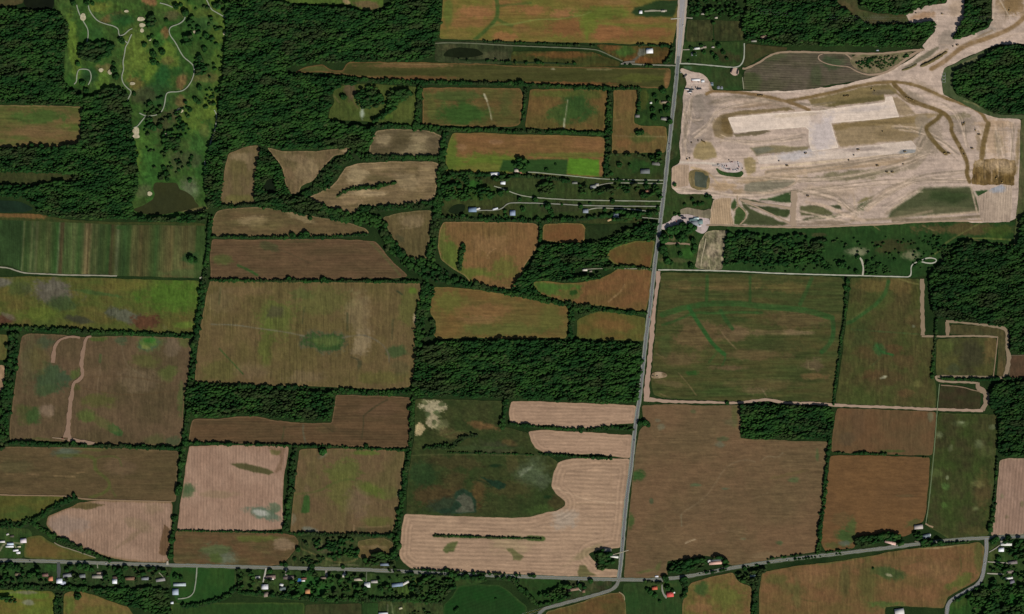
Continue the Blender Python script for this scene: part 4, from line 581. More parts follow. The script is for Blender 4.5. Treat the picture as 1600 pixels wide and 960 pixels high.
area('crop_field', [(1034,427),(1100,428),(1200,430),(1314,434),(1319,442),(1316,480),(1312,520),(1308,560),(1304,600),(1300,629),(1270,626),(1235,628),(1200,621),(1165,627),(1100,624),(1034,621),(1022,616),(1018,600),(1022,550),(1027,500),(1031,460)], (78,72,42), (60,68,36), (60,12), .5, .12, grain=(22,1.6), mat='soil_h', label='big streaky green-brown field crossed by curving green drains',
  edge=((66,72,40),3,.5), blobs=[(1090,525,34,20,0,(98,78,54),.7),(1060,560,30,10,0,(94,76,54),.6),(1150,520,26,12,0,(102,82,60),.7),(1180,555,50,8,0,(96,78,54),.6),(1140,575,26,4,0,(112,86,66),.6),(1070,500,26,8,10,(88,76,50),.6),(1250,500,44,14,0,(90,74,50),.7),(1245,520,26,4,0,(128,108,84),.6),(1270,570,18,10,0,(92,78,58),.8),(1200,520,60,4,0,(112,92,68),.5),(1220,540,40,8,0,(58,64,36),.5),(1190,600,50,8,0,(98,82,56),.4),(1150,500,18,6,0,(58,70,36),.6),(1060,445,20,8,0,(96,78,50),.5),(1230,450,40,8,0,(92,78,46),.6),(1150,445,40,10,0,(84,74,44),.5),(1083,583,10,4,0,(46,78,34),.8),(1270,588,20,5,0,(118,86,60),.5),(1050,600,26,4,10,(104,88,62),.5),(1180,610,18,5,0,(106,86,64),.5),(1125,612,26,6,0,(56,72,36),.5),(1120,450,60,3,0,(108,86,56),.4),(1040,540,8,20,0,(60,72,38),.5)],
  lines=[([(1035,492),(1055,485),(1075,480),(1110,474),(1150,474),(1190,479),(1230,482),(1265,486),(1300,497)],9,(50,78,38),.85),([(1035,508),(1060,500),(1085,488),(1110,490),(1150,488),(1190,489)],4,(48,74,36),.8),([(1076,480),(1085,495),(1098,515),(1112,536),(1124,548),(1132,554)],6,(44,80,38),.95),([(1132,550),(1134,560),(1128,572)],2,(48,84,42),.7),([(1108,566),(1122,548)],4,(56,82,40),.5),([(1126,486),(1134,500),(1144,514)],6,(46,76,38),.85),([(1300,497),(1303,515),(1300,532),(1290,545),(1284,550)],7,(46,76,38),.85),([(1105,432),(1104,470)],5,(50,74,36),.95),([(1172,432),(1172,475)],4,(50,74,36),.9),([(1268,436),(1260,455),(1250,475)],6,(50,76,38),.8),([(1060,583),(1075,600),(1088,618)],1.2,(118,98,70),.7),([(1025,552),(1040,562)],1.2,(120,100,74),.6),([(1030,615),(1048,622)],1.2,(120,100,72),.6),([(1125,515),(1135,530),(1150,545)],2,(124,102,76),.6),([(1190,607),(1198,620)],1.5,(122,104,82),.6),([(1262,565),(1263,577),(1272,577)],1.2,(130,116,84),.7)])
area('crop_field', [(1330,435),(1380,435),(1437,437),(1438,470),(1439,523),(1458,529),(1458,590),(1462,605),(1462,637),(1400,634),(1306,630),(1311,600),(1317,550),(1323,500),(1328,460)], (64,72,36), (74,66,40), (34,34), .45, .13, label='green-brown field between a thin ditch hedge and dirt track',
  edge=((58,70,36),3,.5), blobs=[(1365,445,26,10,0,(94,80,46),.7),(1405,445,18,14,0,(98,80,48),.6),(1440,500,26,16,0,(84,66,44),.4),(1395,545,14,8,0,(86,62,42),.6),(1415,565,18,10,0,(86,64,44),.5),(1360,585,14,8,0,(92,64,44),.5),(1380,590,24,12,0,(76,60,40),.5),(1350,550,14,10,0,(88,64,44),.4),(1415,615,12,6,0,(104,76,52),.5),(1374,547,10,8,40,(44,82,42),.6),(1380,590,5,1.5,-20,(148,144,124),.8),(1427,510,3,2,0,(130,136,114),.6),(1430,600,10,5,0,(104,100,58),.5),(1345,520,16,20,0,(56,68,36),.5),(1430,460,6,20,0,(72,70,36),.5)],
  lines=[([(1388,440),(1385,455),(1375,470),(1360,482),(1345,493),(1330,503),(1322,506)],6,(48,78,38),.85),([(1370,540),(1376,550),(1395,555)],3,(42,84,42),.8),([(1375,560),(1362,572)],1.5,(60,72,44),.6),([(1330,500),(1350,485)],2,(98,98,56),.4),([(1405,436),(1420,441),(1437,445)],1.3,(118,112,66),.7),([(1330,515),(1400,520),(1440,523)],1.3,(60,82,46),.6)])
area('crop_field', [(1464,531),(1500,529),(1556,529),(1554,560),(1550,586),(1500,588),(1464,586)], (74,72,40), (62,66,38), (26,20), .45, .12, label='small square olive field framed by pale dirt tracks', blobs=[(1515,552,20,20,0,(58,56,38),.9,.5),(1510,580,12,5,0,(62,56,38),.5),(1548,545,10,22,0,(98,80,50),.7),(1478,540,12,10,0,(72,80,40),.6),(1490,575,8,8,0,(62,68,48),.6)])
area('crop_field', [(1485,508),(1530,510),(1570,515),(1572,530),(1570,552),(1571,588),(1559,588),(1560,560),(1561,525),(1530,523),(1485,522)], (62,64,40), (74,66,42), (20,16), .45, .12, label='narrow L-shaped grassy strip between pale dirt tracks and woods', blobs=[(1564,575,4,14,0,(96,78,50),.6)])
area('crop_field', [(1470,602),(1500,604),(1530,612),(1532,625),(1530,640),(1467,637)], (52,52,32), (58,48,34), (20,12), .45, .1, label='small dark field enclosed by pale dirt tracks near the eastern woods')
area('crop_field', [(1578,556),(1600,553),(1600,592),(1577,591)], (84,62,48), (74,58,44), (12,12), .5, .08, label='dark brown corner of field at the east edge between woods', edge=((104,104,88),2,.5))
area('crop_field', [(1166,70),(1200,73),(1230,75),(1226,80),(1200,84),(1182,92),(1166,104),(1160,100),(1164,90)], (64,58,36), (56,60,34), (20,12), .5, .12, label='dull brown-green field below the northern woods, beside a dirt track')
area('crop_field', [(1164,112),(1180,104),(1198,92),(1212,86),(1240,83),(1275,84),(1330,86),(1338,98),(1352,108),(1368,118),(1340,126),(1300,131),(1257,140),(1230,141),(1200,142),(1163,139)], (88,78,68), (76,72,56), (30,20), .45, .1, rows=(2,3.6,.12), grain=(16,2), mat='soil_h', label='grey ploughed field with wavy furrows inside the dirt track loop', blobs=[(1175,128,12,16,0,(66,72,46),.8),(1235,115,40,12,0,(96,84,76),.5),(1303,98,16,10,0,(58,72,48),.7),(1275,120,8,18,0,(66,74,50),.6),(1210,90,26,5,-14,(70,76,52),.6),(1340,118,24,6,-10,(92,84,70),.6)])
# ================================================================ CONSTRUCTION SITE
def jit(pts, d, r): return [(x + (r.random() - .5) * d, y + (r.random() - .5) * d) for x, y in pts]
def swirl():
    r = np.random.default_rng(5); out = []
    guides = [[(1110,160),(1150,152),(1200,158),(1260,168),(1300,166)],[(1085,215),(1110,200),(1118,175),(1140,165),(1200,158)],[(1072,160),(1070,200),(1068,245)],[(1080,150),(1076,165),(1080,185),(1095,190)],
      [(1120,215),(1160,225),(1210,222),(1255,212)],[(1100,270),(1130,280),(1180,276),(1300,262),(1430,240)],[(1200,280),(1300,285),(1400,262),(1450,240)],[(1240,300),(1300,296),(1400,285),(1520,285)],
      [(1330,335),(1360,315),(1400,290),(1440,278),(1520,272)],[(1255,300),(1300,305),(1330,325),(1345,335)],[(1250,345),(1300,340),(1340,330),(1390,300),(1430,280)],[(1430,240),(1440,225),(1450,200)],
      [(1400,200),(1440,205),(1470,220),(1500,245)],[(1450,160),(1480,165),(1500,180),(1510,230)],[(1530,200),(1540,230),(1538,250)],[(1560,200),(1565,245)],[(1580,195),(1582,250)],[(1320,245),(1400,235),(1440,235)],
      [(1200,268),(1300,255),(1400,243)],[(1180,254),(1240,250),(1300,247)],[(1075,180),(1072,210),(1070,230)],[(1050,298),(1100,300),(1160,306),(1240,295)],[(1380,330),(1420,305),(1440,295)]]
    for g in guides:
        for i in range(8):
            c = (200,178,156) if r.random() < .55 else (122,110,92)
            out.append((jit(g, 13, r), .5 + 1.6 * r.random(), c, .3 + .35 * r.random()))
    return out
OL = (112,96,66)
area('dirt_ground', [(1064,106),(1080,112),(1092,114),(1104,120),(1110,130),(1113,141),(1160,142),(1200,143),(1257,141),(1310,134),(1355,124),(1385,114),(1408,102),(1430,88),(1446,78),(1440,72),(1450,62),(1463,48),(1455,36),(1430,37),(1420,34),(1415,24),(1432,14),(1450,9),(1480,5),(1481,0),(1506,0),(1507,26),(1498,44),(1486,62),(1510,58),(1545,44),(1550,30),(1550,0),(1600,0),(1600,66),(1562,70),(1537,78),(1512,88),(1494,98),(1476,106),(1471,125),(1474,148),(1488,154),(1512,166),(1536,178),(1562,184),(1595,187),(1595,240),(1591,300),(1589,340),(1578,347),(1530,348),(1480,346),(1400,348),(1330,353),(1260,357),(1200,355),(1140,352),(1143,338),(1138,318),(1115,311),(1102,304),(1060,303),(1049,294),(1050,262),(1061,256),(1064,248),(1061,225),(1066,180),(1067,150),(1068,142),(1074,130),(1070,117),(1062,112)],
  (184,164,147), (168,150,135), (44,26), .45, .085, grain=(26,3), grow=0, label='bare graded earth of the big construction site with tyre tracks', cat='construction site', rough_edge=1.6,
  blobs=[(1087,172,24,30,0,(140,128,114),1),(1092,163,16,17,20,(104,98,82),1,.2),(1093,163,7,8,0,(84,84,68),.8),(1093,190,8,9,0,(96,92,78),.9),(1078,205,16,28,0,(140,126,114),.95),(1102,205,14,18,0,(146,130,114),.7),(1120,160,18,10,0,(150,134,118),.7),
    (1130,196,8,22,10,(120,102,74),.5),(1450,210,20,30,0,(138,124,106),.7),(1420,232,20,14,0,(136,122,102),.7),(1500,195,20,16,0,(142,128,112),.8),(1425,150,22,8,30,(138,124,106),.7),(1450,140,24,6,30,(150,132,110),.5),(1240,243,30,9,-5,(178,168,162),.9,.4),(1262,240,16,6,0,(176,168,164),.8),(1330,274,50,7,-4,(120,112,86),.85,.35),(1380,268,34,5,-8,(124,114,90),.7),
    (1200,281,50,6,-3,(146,126,96),.7),(1190,160,40,10,3,(144,124,104),.6),(1170,166,30,4,-8,(132,112,88),.6),(1555,215,22,28,0,(168,144,116),.7),(1560,195,30,6,0,(170,144,116),.6),(1532,217,8,16,5,(140,122,98),.8),(1560,222,7,16,-5,(126,112,86),.7),(1590,235,4,30,5,(130,112,80),.7),(1470,300,40,6,-4,(170,148,126),.4),(1300,300,50,10,0,(166,146,124),.6),(1500,182,14,6,-6,(122,112,86),.8),(1400,205,44,10,-4,(130,112,82),.7),(1580,10,22,14,0,(126,104,72),.9),(1560,30,12,20,0,(160,142,124),.6),(1540,50,14,6,-20,(132,124,112),.6),(1495,16,14,14,0,(158,138,116),.6),(1442,25,16,6,-10,(150,120,90),.7),(1480,60,12,18,30,(134,122,108),.7),
    (1110,312,3,3,0,(90,90,60),.4),(1155,300,10,5,0,(150,128,98),.7),(1130,292,22,8,0,(164,138,104),.7),(1260,350,50,3,0,(128,112,92),.5),(1300,348,34,3,0,(122,108,88),.6)],
  polys=[([(1067,150),(1106,148),(1118,165),(1112,190),(1102,215),(1084,232),(1067,240),(1064,225)],(144,130,118),5,.8), ([(1437,294),(1460,293),(1516,292),(1521,302),(1527,314),(1530,330),(1490,333),(1450,336),(1400,341),(1388,341),(1392,330),(1402,322),(1424,308),(1432,302)],(62,70,42),3,.9),([(1455,298),(1500,300),(1520,306),(1490,318),(1450,312)],(48,62,34),5,.8),([(1400,330),(1450,322),(1525,326),(1528,331),(1450,335),(1392,340)],(104,98,72),3,.6), ([(1524,299),(1545,298),(1536,306),(1529,310)],(42,68,34),1.5,.95), ([(1183,313),(1205,309),(1228,301),(1242,296),(1243,304),(1241,317),(1225,317),(1205,314)],(46,66,34),1.5,.95), ([(1156,311),(1180,313),(1196,318),(1180,317),(1160,316)],(62,68,42),1.5,.95), ([(1162,320),(1185,322),(1205,323),(1235,329),(1230,340),(1215,338),(1195,330),(1180,325)],(54,66,36),1.5,.95), ([(1160,319),(1172,326),(1200,338),(1230,350),(1222,353),(1180,352),(1158,350),(1166,342),(1169,333),(1164,326)],(62,70,42),1.5,.95), ([(1155,322),(1163,328),(1167,334),(1163,343),(1155,351),(1147,350),(1148,337),(1150,328)],(52,72,34),1.5,.95), ([(1143,318),(1148,311),(1151,316),(1150,324),(1145,328),(1142,325)],(50,70,34),1.5,.95), ([(1250,322),(1270,321),(1284,321),(1292,328),(1302,334),(1280,337),(1252,337),(1250,330)],(82,84,54),1.5,.95), ([(1296,321),(1314,320),(1315,328),(1305,326)],(56,64,40),1.5,.95), ([(1338,326),(1344,319),(1356,314),(1364,312),(1360,320),(1349,328),(1340,330)],(54,70,38),1.5,.95), ([(1339,318),(1350,310),(1366,306),(1362,311),(1348,316)],(116,108,72),1.5,.95), ([(1258,340),(1300,336),(1325,333),(1300,341),(1255,344)],(66,70,46),1,.9), ([(1123,181),(1150,175),(1200,171),(1222,168),(1232,168),(1241,172),(1200,176),(1150,181),(1140,184),(1131,188)],OL,1.2,.95),([(1112,192),(1117,184),(1130,182),(1139,184),(1146,209),(1144,214),(1128,217),(1117,214),(1114,204)],(116,100,70),1.5,.85),([(1126,184),(1138,184),(1145,209),(1140,212),(1128,206)],(98,80,46),1.5,.6),
    ([(1146,210),(1180,206),(1200,204),(1204,206),(1182,211),(1150,214)],(100,90,66),1,.9),([(1262,156),(1300,148),(1345,137),(1388,131),(1400,140),(1402,147),(1382,148),(1382,157),(1340,162),(1300,167),(1270,166)],(116,102,66),1.6,.95),([(1290,160),(1340,154),(1382,150),(1382,157),(1330,163),(1295,167)],(92,84,52),1.6,.8),([(1362,142),(1390,140),(1398,147),(1364,149)],(104,94,74),1,.7),
    ([(1299,194),(1330,190),(1405,183),(1440,178),(1470,178),(1450,186),(1438,196),(1440,210),(1425,220),(1380,223),(1312,230),(1306,214)],(134,116,84),1.6,.85),([(1299,195),(1400,185),(1440,182),(1430,192),(1340,198),(1302,206)],(124,106,70),1.6,.8),([(1394,152),(1402,152),(1420,165),(1428,178),(1406,182),(1399,168)],(134,116,86),1.5,.75),
    ([(1170,231),(1210,227),(1240,230),(1264,229),(1262,235),(1220,238),(1182,243)],(118,108,78),1.4,.9),([(1174,232),(1200,229),(1210,233),(1195,240),(1182,242)],(106,106,90),2,.8),([(1083,238),(1088,226),(1096,221),(1110,222),(1119,236),(1121,246),(1100,251),(1084,248)],(136,120,82),1.6,.9),([(1162,248),(1172,245),(1180,251),(1181,268),(1168,277),(1164,264)],(138,122,84),1.5,.9),
    ([(1163,290),(1175,285),(1210,282),(1240,281),(1243,287),(1222,296),(1196,303),(1168,304),(1163,298)],(124,118,98),1.2,.95),
    ([(1068,116),(1080,114),(1094,118),(1103,124),(1104,138),(1100,146),(1086,150),(1068,153),(1074,135),(1072,124)],(178,160,146),1.5,.9),
    ([(1410,108),(1425,98),(1455,77),(1466,73),(1468,76),(1450,90),(1420,105)],(96,92,72),1.2,.85),([(1104,118),(1112,122),(1117,133),(1114,141),(1108,141),(1108,128)],(140,118,88),1.5,.8),
    ([(1522,251),(1550,250),(1586,252),(1584,288),(1560,287),(1530,288),(1520,284)],(130,110,76),3,.6)],
  lines=[([(1200,271),(1260,266),(1330,258),(1430,250)],11,(156,134,106),.85),([(1190,263),(1240,258),(1320,250),(1428,240)],4,(198,178,150),.95),([(1440,190),(1448,215),(1440,240),(1425,255)],22,(142,128,108),.7),([(1456,330),(1400,342),(1330,345)],4,(140,124,100),.7),([(1250,330),(1330,348)],3,(180,160,138),.8),([(1260,316),(1290,322),(1325,338),(1350,345)],5,(180,158,136),.95),([(1310,318),(1330,330),(1338,340)],4,(178,158,136),.9),([(1335,310),(1336,330)],3,(178,158,136),.9),([(1355,326),(1385,300),(1420,285)],10,(180,158,136),.9),([(1385,335),(1430,298)],3,(136,122,98),.6),([(1243,318),(1244,355)],4,(174,154,134),.6),([(1517,293),(1530,345)],2.5,(172,152,130),.9),([(1450,338),(1530,331)],3,(168,148,124),.8),([(1395,345),(1480,342),(1535,338)],5,(112,100,76),.7),([(1257,142),(1310,136),(1360,126),(1405,106),(1440,84)],4,(196,176,156),.8),([(1120,143),(1200,144),(1257,143)],3,(196,178,160),.8)] + swirl() + [([(1104,147),(1112,143),(1130,142),(1165,146),(1200,151),(1225,158),(1245,164),(1264,172)],5,(120,98,66),1),([(1230,158),(1260,153),(1300,145),(1345,133),(1385,128),(1408,129),(1430,133),(1455,143),(1475,153),(1500,161),(1520,168),(1535,178),(1541,190)],5,(116,96,62),1),([(1544,194),(1540,210),(1536,228),(1534,246)],8,(108,90,56),1),
    ([(1396,131),(1405,140),(1414,150),(1425,158),(1445,166),(1465,172),(1480,181),(1487,192),(1486,205),(1493,218),(1501,232),(1508,246),(1512,258),(1510,272),(1515,284)],6.5,(104,86,52),1),([(1402,146),(1415,158),(1430,164)],3,(110,92,60),.7),([(1470,180),(1460,190),(1448,197),(1447,205),(1457,219),(1468,232),(1478,240)],6.5,(102,86,52),1),([(1440,198),(1436,210)],2,(110,104,88),.8),
    ([(1600,28),(1585,42),(1560,54),(1530,64),(1505,73),(1490,84),(1474,98),(1455,108)],7,(132,108,76),.95),([(1595,10),(1598,25)],8,(132,108,76),.6),([(1550,48),(1520,62),(1495,76)],3,(118,98,70),.5),([(1442,98),(1450,94),(1480,78)],4,(148,128,96),.6),
    ([(1470,70),(1500,72),(1540,68),(1600,50)],2,(172,150,128),.4),([(1045,252),(1062,254),(1100,255),(1125,257)],3.4,(192,180,164),.95),([(1110,355),(1200,356)],2,(160,140,118),.5),([(1160,300),(1200,303),(1225,297),(1244,285),(1245,279)],3,(178,156,132),.8),([(1130,278),(1180,278),(1260,272)],3,(176,154,128),.7),
    ([(1080,262),(1100,266),(1112,275),(1120,285)],3,(176,152,116),.7),([(1085,266),(1096,266),(1108,272)],3,(126,104,70),.6),([(1554,0),(1552,28)],1.5,(184,170,150),.6),([(1562,0),(1570,14),(1578,28)],2,(186,172,154),.7),([(1566,0),(1572,20),(1570,34)],1.5,(110,96,74),.5)])
def dpatch(pts, c, alt, label, cat, **k): return area('graded_pad', pts, c, alt, label=label, cat=cat, **k)
dpatch([(1137,184),(1170,181),(1200,178),(1262,174),(1275,174),(1300,170),(1340,165),(1383,160),(1384,152),(1394,151),(1399,166),(1405,183),(1370,187),(1330,190),(1299,193),(1304,212),(1310,231),(1290,234),(1268,237),(1263,222),(1264,204),(1258,199),(1230,201),(1200,203),(1147,208)], (214,196,178), (202,186,170), 'long pale levelled pad with a short stub going south', 'graded pad', mot=(30,14), tex=.04, grain=(24,2), rough_edge=.6, round_=0, grow=0, edge=((222,208,188),1.5,.6),
  blobs=[(1287,210,22,30,0,(190,178,172),.85,.4),(1276,180,10,12,20,(184,166,150),.6),(1360,170,36,4,-6,(178,166,158),.5),(1240,180,30,3,-4,(186,168,144),.5)])
dpatch([(1184,246),(1240,241),(1320,233),(1424,221),(1431,230),(1429,238),(1380,241),(1320,247),(1250,252),(1186,256)], (204,187,170), (188,172,157), 'second pale graded strip, south of the stubbed pad', 'graded pad', mot=(40,5), tex=.06, grain=(26,2), rough_edge=1, round_=0, blobs=[(1245,243,34,6,-5,(182,174,170),.9,.5),(1420,237,14,3,-4,(128,130,128),.8),(1345,234,30,3,-5,(142,128,118),.6)])
dpatch([(1052,262),(1062,259),(1076,259),(1076,275),(1075,290),(1062,292),(1051,292),(1050,275)], (172,150,126), (160,138,116), 'square pale pad west of the dark settling basin', 'graded pad', rows=(90,4,.06), tex=.05, round_=0)
dpatch([(1116,313),(1128,310),(1142,311),(1141,330),(1146,350),(1130,351),(1110,350),(1111,330)], (166,142,112), (152,132,106), 'square tan pad east of the teal-roofed yard', 'graded pad', rows=(85,3.6,.09), tex=.06, round_=0, edge=((182,162,140),2,.6))
dpatch([(1526,309),(1540,302),(1550,296),(1565,290),(1580,290),(1580,320),(1577,346),(1560,345),(1534,346),(1531,330)], (170,152,132), (158,140,122), 'pale furrowed pad in the southeast corner of the site', 'graded pad', rows=(93,3.8,.07), tex=.06, round_=0, blobs=[(1556,294,14,7,0,(146,148,152),.9),(1532,292,10,5,0,(150,142,120),.6)])
area('meadow', [(1119,263),(1125,268),(1135,271),(1148,270),(1158,268),(1161,271),(1157,276),(1140,275),(1125,272)], (56,76,40), (44,66,34), (16,8), .5, .12, label='green bank along the south side of the car park', cat='grass patch')
area('dug_earth', [(1522,252),(1540,250),(1562,250),(1587,251),(1586,270),(1584,289),(1560,287),(1540,288),(1518,288),(1520,268)], (116,95,58), (98,80,48), (5,16), .5, .22, grain=(1.1,8), label='rough patch of dug dark earth in the east of the site', cat='dug earth', rough_edge=5, heave=.7, mat='soil', round_=0,
  blobs=[(1560,258,26,9,0,(164,142,112),.8,.8),(1530,256,8,5,0,(158,138,108),.7,.6),(1548,262,3,12,0,(150,128,98),.7,.6),(1570,266,10,6,0,(146,126,94),.6,.8),(1526,276,3,12,0,(92,72,40),.8),(1545,278,4,10,0,(88,70,40),.8),(1574,280,10,6,0,(94,76,42),.8)], lines=[([(1551,256),(1549,284)],1.5,(160,138,108),.7),([(1537,254),(1539,280)],1.5,(160,138,108),.6),([(1562,254),(1560,276)],1.5,(160,140,112),.6)])
area('gravel_yard', [(1144,108),(1151,107),(1154,111),(1153,117),(1147,118),(1141,114)], (182,158,140), (168,146,130), (6,6), .5, .06, label='tiny pale gravel yard at the end of the curved driveway', cat='gravel yard', rough_edge=.6)
area('gravel_yard', [(1124,256),(1138,255),(1150,253),(1159,256),(1160,264),(1155,268),(1145,269),(1135,268),(1127,263)], (186,172,164), (176,162,156), (12,8), .5, .05, label='pale gravel car park in the middle of the site', cat='gravel yard', rough_edge=.8)
area('gravel_yard', [(1032,353),(1040,351),(1048,346),(1052,339),(1062,336),(1075,336),(1090,340),(1108,342),(1108,350),(1104,360),(1098,365),(1090,362),(1084,356),(1078,349),(1068,352),(1060,357),(1046,358),(1033,358)], (182,166,160), (170,156,150), (14,10), .5, .06, label='pale paved yard around the teal-roofed buildings', cat='gravel yard', rough_edge=.8)
area('dirt_ground', [(1328,92),(1340,86),(1376,85),(1402,84),(1425,82),(1424,86),(1404,101),(1388,112),(1366,116),(1346,111),(1332,103)], (128,110,88), (84,88,56), (8,5), .5, .14, label='half bare ground between the nursery bushes', cat='bare ground')
area('water', [(415,283),(424,280),(431,289),(430,301),(420,304),(413,295)], (22,32,18), None, (8,8), .5, .05, label='dark pool hidden in the wooded hollow', cat='pond', rough_edge=.6)
area('dirt_ground', [(1063,328),(1075,325),(1100,330),(1110,326),(1110,342),(1092,338),(1075,334),(1064,335)], (128,116,96), (112,106,84), (14,8), .5, .12, label='grey-brown bare ground north of the teal-roofed buildings', cat='bare ground')
area('dirt_ground', [(1103,363),(1115,361),(1136,362),(1133,380),(1130,400),(1127,421),(1108,422),(1087,418),(1090,400),(1094,380)], (134,122,100), (98,96,70), (7,9), .5, .3, label='patchy cleared strip running south beside the pasture', cat='bare ground', edge=((140,128,102),3,.4))
area('meadow', [(1078,268),(1090,266),(1104,270),(1109,280),(1106,296),(1090,296),(1080,292),(1076,280)], (112,98,66), (130,114,84), (12,12), .5, .12, label='olive rim around the dark settling basin', cat='bank')
area('water', [(1087,269),(1098,271),(1101,275),(1106,276),(1103,284),(1103,293),(1095,292),(1087,290),(1086,280)], (78,84,72), (66,72,58), (8,8), .5, .05, label='grey-green settling basin in the southwest of the site', cat='pond', rough_edge=.3, round_=0)
area('meadow', [(1476,107),(1494,100),(1512,91),(1535,81),(1560,74),(1600,68),(1600,74),(1562,76),(1540,84),(1520,98),(1495,108),(1489,116),(1487,138),(1494,150),(1515,158),(1540,173),(1560,181),(1600,181),(1600,187),(1560,184),(1534,176),(1510,164),(1487,152),(1475,148),(1472,125)], (74,82,58), (62,76,46), (20,16), .5, .1, label='grassy margin between the dirt road and the northeastern wood', cat='verge', lines=[([(1495,106),(1515,94),(1545,84)],2,(130,116,90),.6),([(1505,158),(1525,163),(1530,168)],1.5,(128,118,86),.6)])
area('meadow', [(1596,187),(1600,187),(1600,335),(1594,345),(1590,384),(1584,384),(1588,345),(1592,300)], (66,76,44), (90,84,60), (8,30), .5, .12, label='thin grassy strip down the eastern edge of the site', cat='verge')
area('meadow', [(1290,0),(1325,0),(1340,15),(1358,20),(1375,23),(1415,24),(1420,36),(1400,37),(1360,37),(1345,34),(1335,24),(1310,12)], (58,66,38), (72,66,44), (20,12), .5, .12, label='cleared power line corridor between the northern woods', cat='clearing', blobs=[(1320,10,16,8,35,(86,74,50),.6),(1375,27,14,4,0,(80,84,66),.5)])
area('meadow', [(425,0),(600,0),(598,10),(575,16),(555,12),(540,6),(500,7),(470,4),(440,3)], (78,98,42), (66,84,38), (24,8), .5, .12, label='green clearing cut by the north edge above the woods', cat='clearing', blobs=[(575,8,24,6,8,(98,84,58),.9),(542,3,6,4,20,(140,116,90),.8)])
area('meadow', [(0,0),(34,0),(36,4),(20,8),(0,11)], (76,68,44), (60,62,38), (14,6), .5, .12, label='brownish clearing at the northwest corner', cat='clearing')
# ================================================================ ROADS, TRACKS, PATHS
R0 = [(1072,-60),(1071,0),(1065,30),(1062.5,62),(1059,100),(1055.5,137),(1052,170),(1047,212),(1044,240),(1040,280),(1035,320),(1030,360),(1025,400),(1020,440),(1016,480),(1012,508),(1009,530),(1004,580),(1000,620),(996,642),(992.5,667),(989,700),(986,732),(980,770),(975,820),(971,870),(967,904)]
R1 = [(-60,873),(0,875),(50,876.5),(100,878),(180,881),(262,883),(340,885),(400,886.5),(470,888),(560,890),(650,894),(700,897),(800,900.5),(900,904),(967,906),(1010,906.5),(1035,905.5),(1060,902.5),(1087,898.7),(1130,890),(1200,878),(1260,871),(1325,863.7),(1380,857),(1432,850.5),(1482,844.5),(1537,840.5),(1600,836),(1660,831)]
R2 = [(1541,841),(1541.5,850),(1541,865),(1538,885),(1535,902),(1528,914),(1514,922),(1498,931),(1484,939),(1479,950),(1477,962),(1477,1030)]
R3 = [(967,906),(964,915),(954,923),(930,930),(900,938),(870,946),(840,954),(815,961),(760,978)]
SH = (150,148,132); AS = (112,114,114)
ribbon('verge_gravel', R0[:5] , [15,15,13.5,9], (172,158,142), 'pale concrete shoulders of the widened northern main road', 'road shoulder')
ribbon('verge_gravel', R0[3:], 6.6, (132,136,120), 'pale shoulders of the main north-south road', 'road shoulder', wob=.15)
ribbon('verge_gravel', R1, 6.2, (96,100,82), 'gravel shoulders of the east-west road', 'road shoulder', wob=.2)
ribbon('verge_gravel', R2, 6.4, (108,108,96), 'gravel shoulders of the curved southeast road', 'road shoulder', wob=.15)
ribbon('verge_gravel', R3, 5.6, (98,102,84), 'gravel shoulders of the angled southwest road', 'road shoulder', wob=.2)
ribbon('road', R0, [6.0,6.0,5.2,4.2,3.9] + [3.7] * 14, (98,103,108), 'grey main road running north to south', 'road', wob=.03)
ribbon('road', R1, 4.2, (112,115,108), 'grey country road running east to west along the south', 'road', wob=.05)
ribbon('road', R2, 4.6, (122,124,124), 'curved grey road in the southeast corner', 'road', wob=.05)
ribbon('road', R3, 4.0, (110,113,108), 'grey road angling southwest from the crossroads', 'road', wob=.05)
ribbon('road', [(1071.2,-60),(1070.6,0),(1065,30),(1062.7,62),(1060,88)], [9.5,9.5,8.4,6.5,4.6], (150,147,147), 'newly paved pale northern stretch of main road', 'road', wob=.04)
def offs(P, d):
    P = np.array(smooth(P, False, 2)); dx = np.gradient(P[:, 0]); dy = np.gradient(P[:, 1]); l = np.hypot(dx, dy) + 1e-9
    return [(float(x), float(y)) for x, y in np.stack([P[:, 0] - dy / l * d, P[:, 1] + dx / l * d], -1)]
for Rr, dd, lb in ((R0, 1.65, 'main road'), (R1, 1.6, 'east-west road'), (R2, 1.8, 'curved southeast road'), (R3, 1.6, 'angled southwest road')):
    ribbon('road_marking', offs(Rr, .0), .12, (190,160,50), 'yellow centre line of the ' + lb, 'road marking', wob=0, it=0)
    for sgn, sd_ in ((1, 'one'), (-1, 'other')):
        ribbon('road_marking', offs(Rr, sgn * dd), .09, (205,205,200), f'white edge line along {sd_} side of the {lb}', 'road marking', wob=0, it=0)
WP = (158,158,140); DT = (148,126,106)
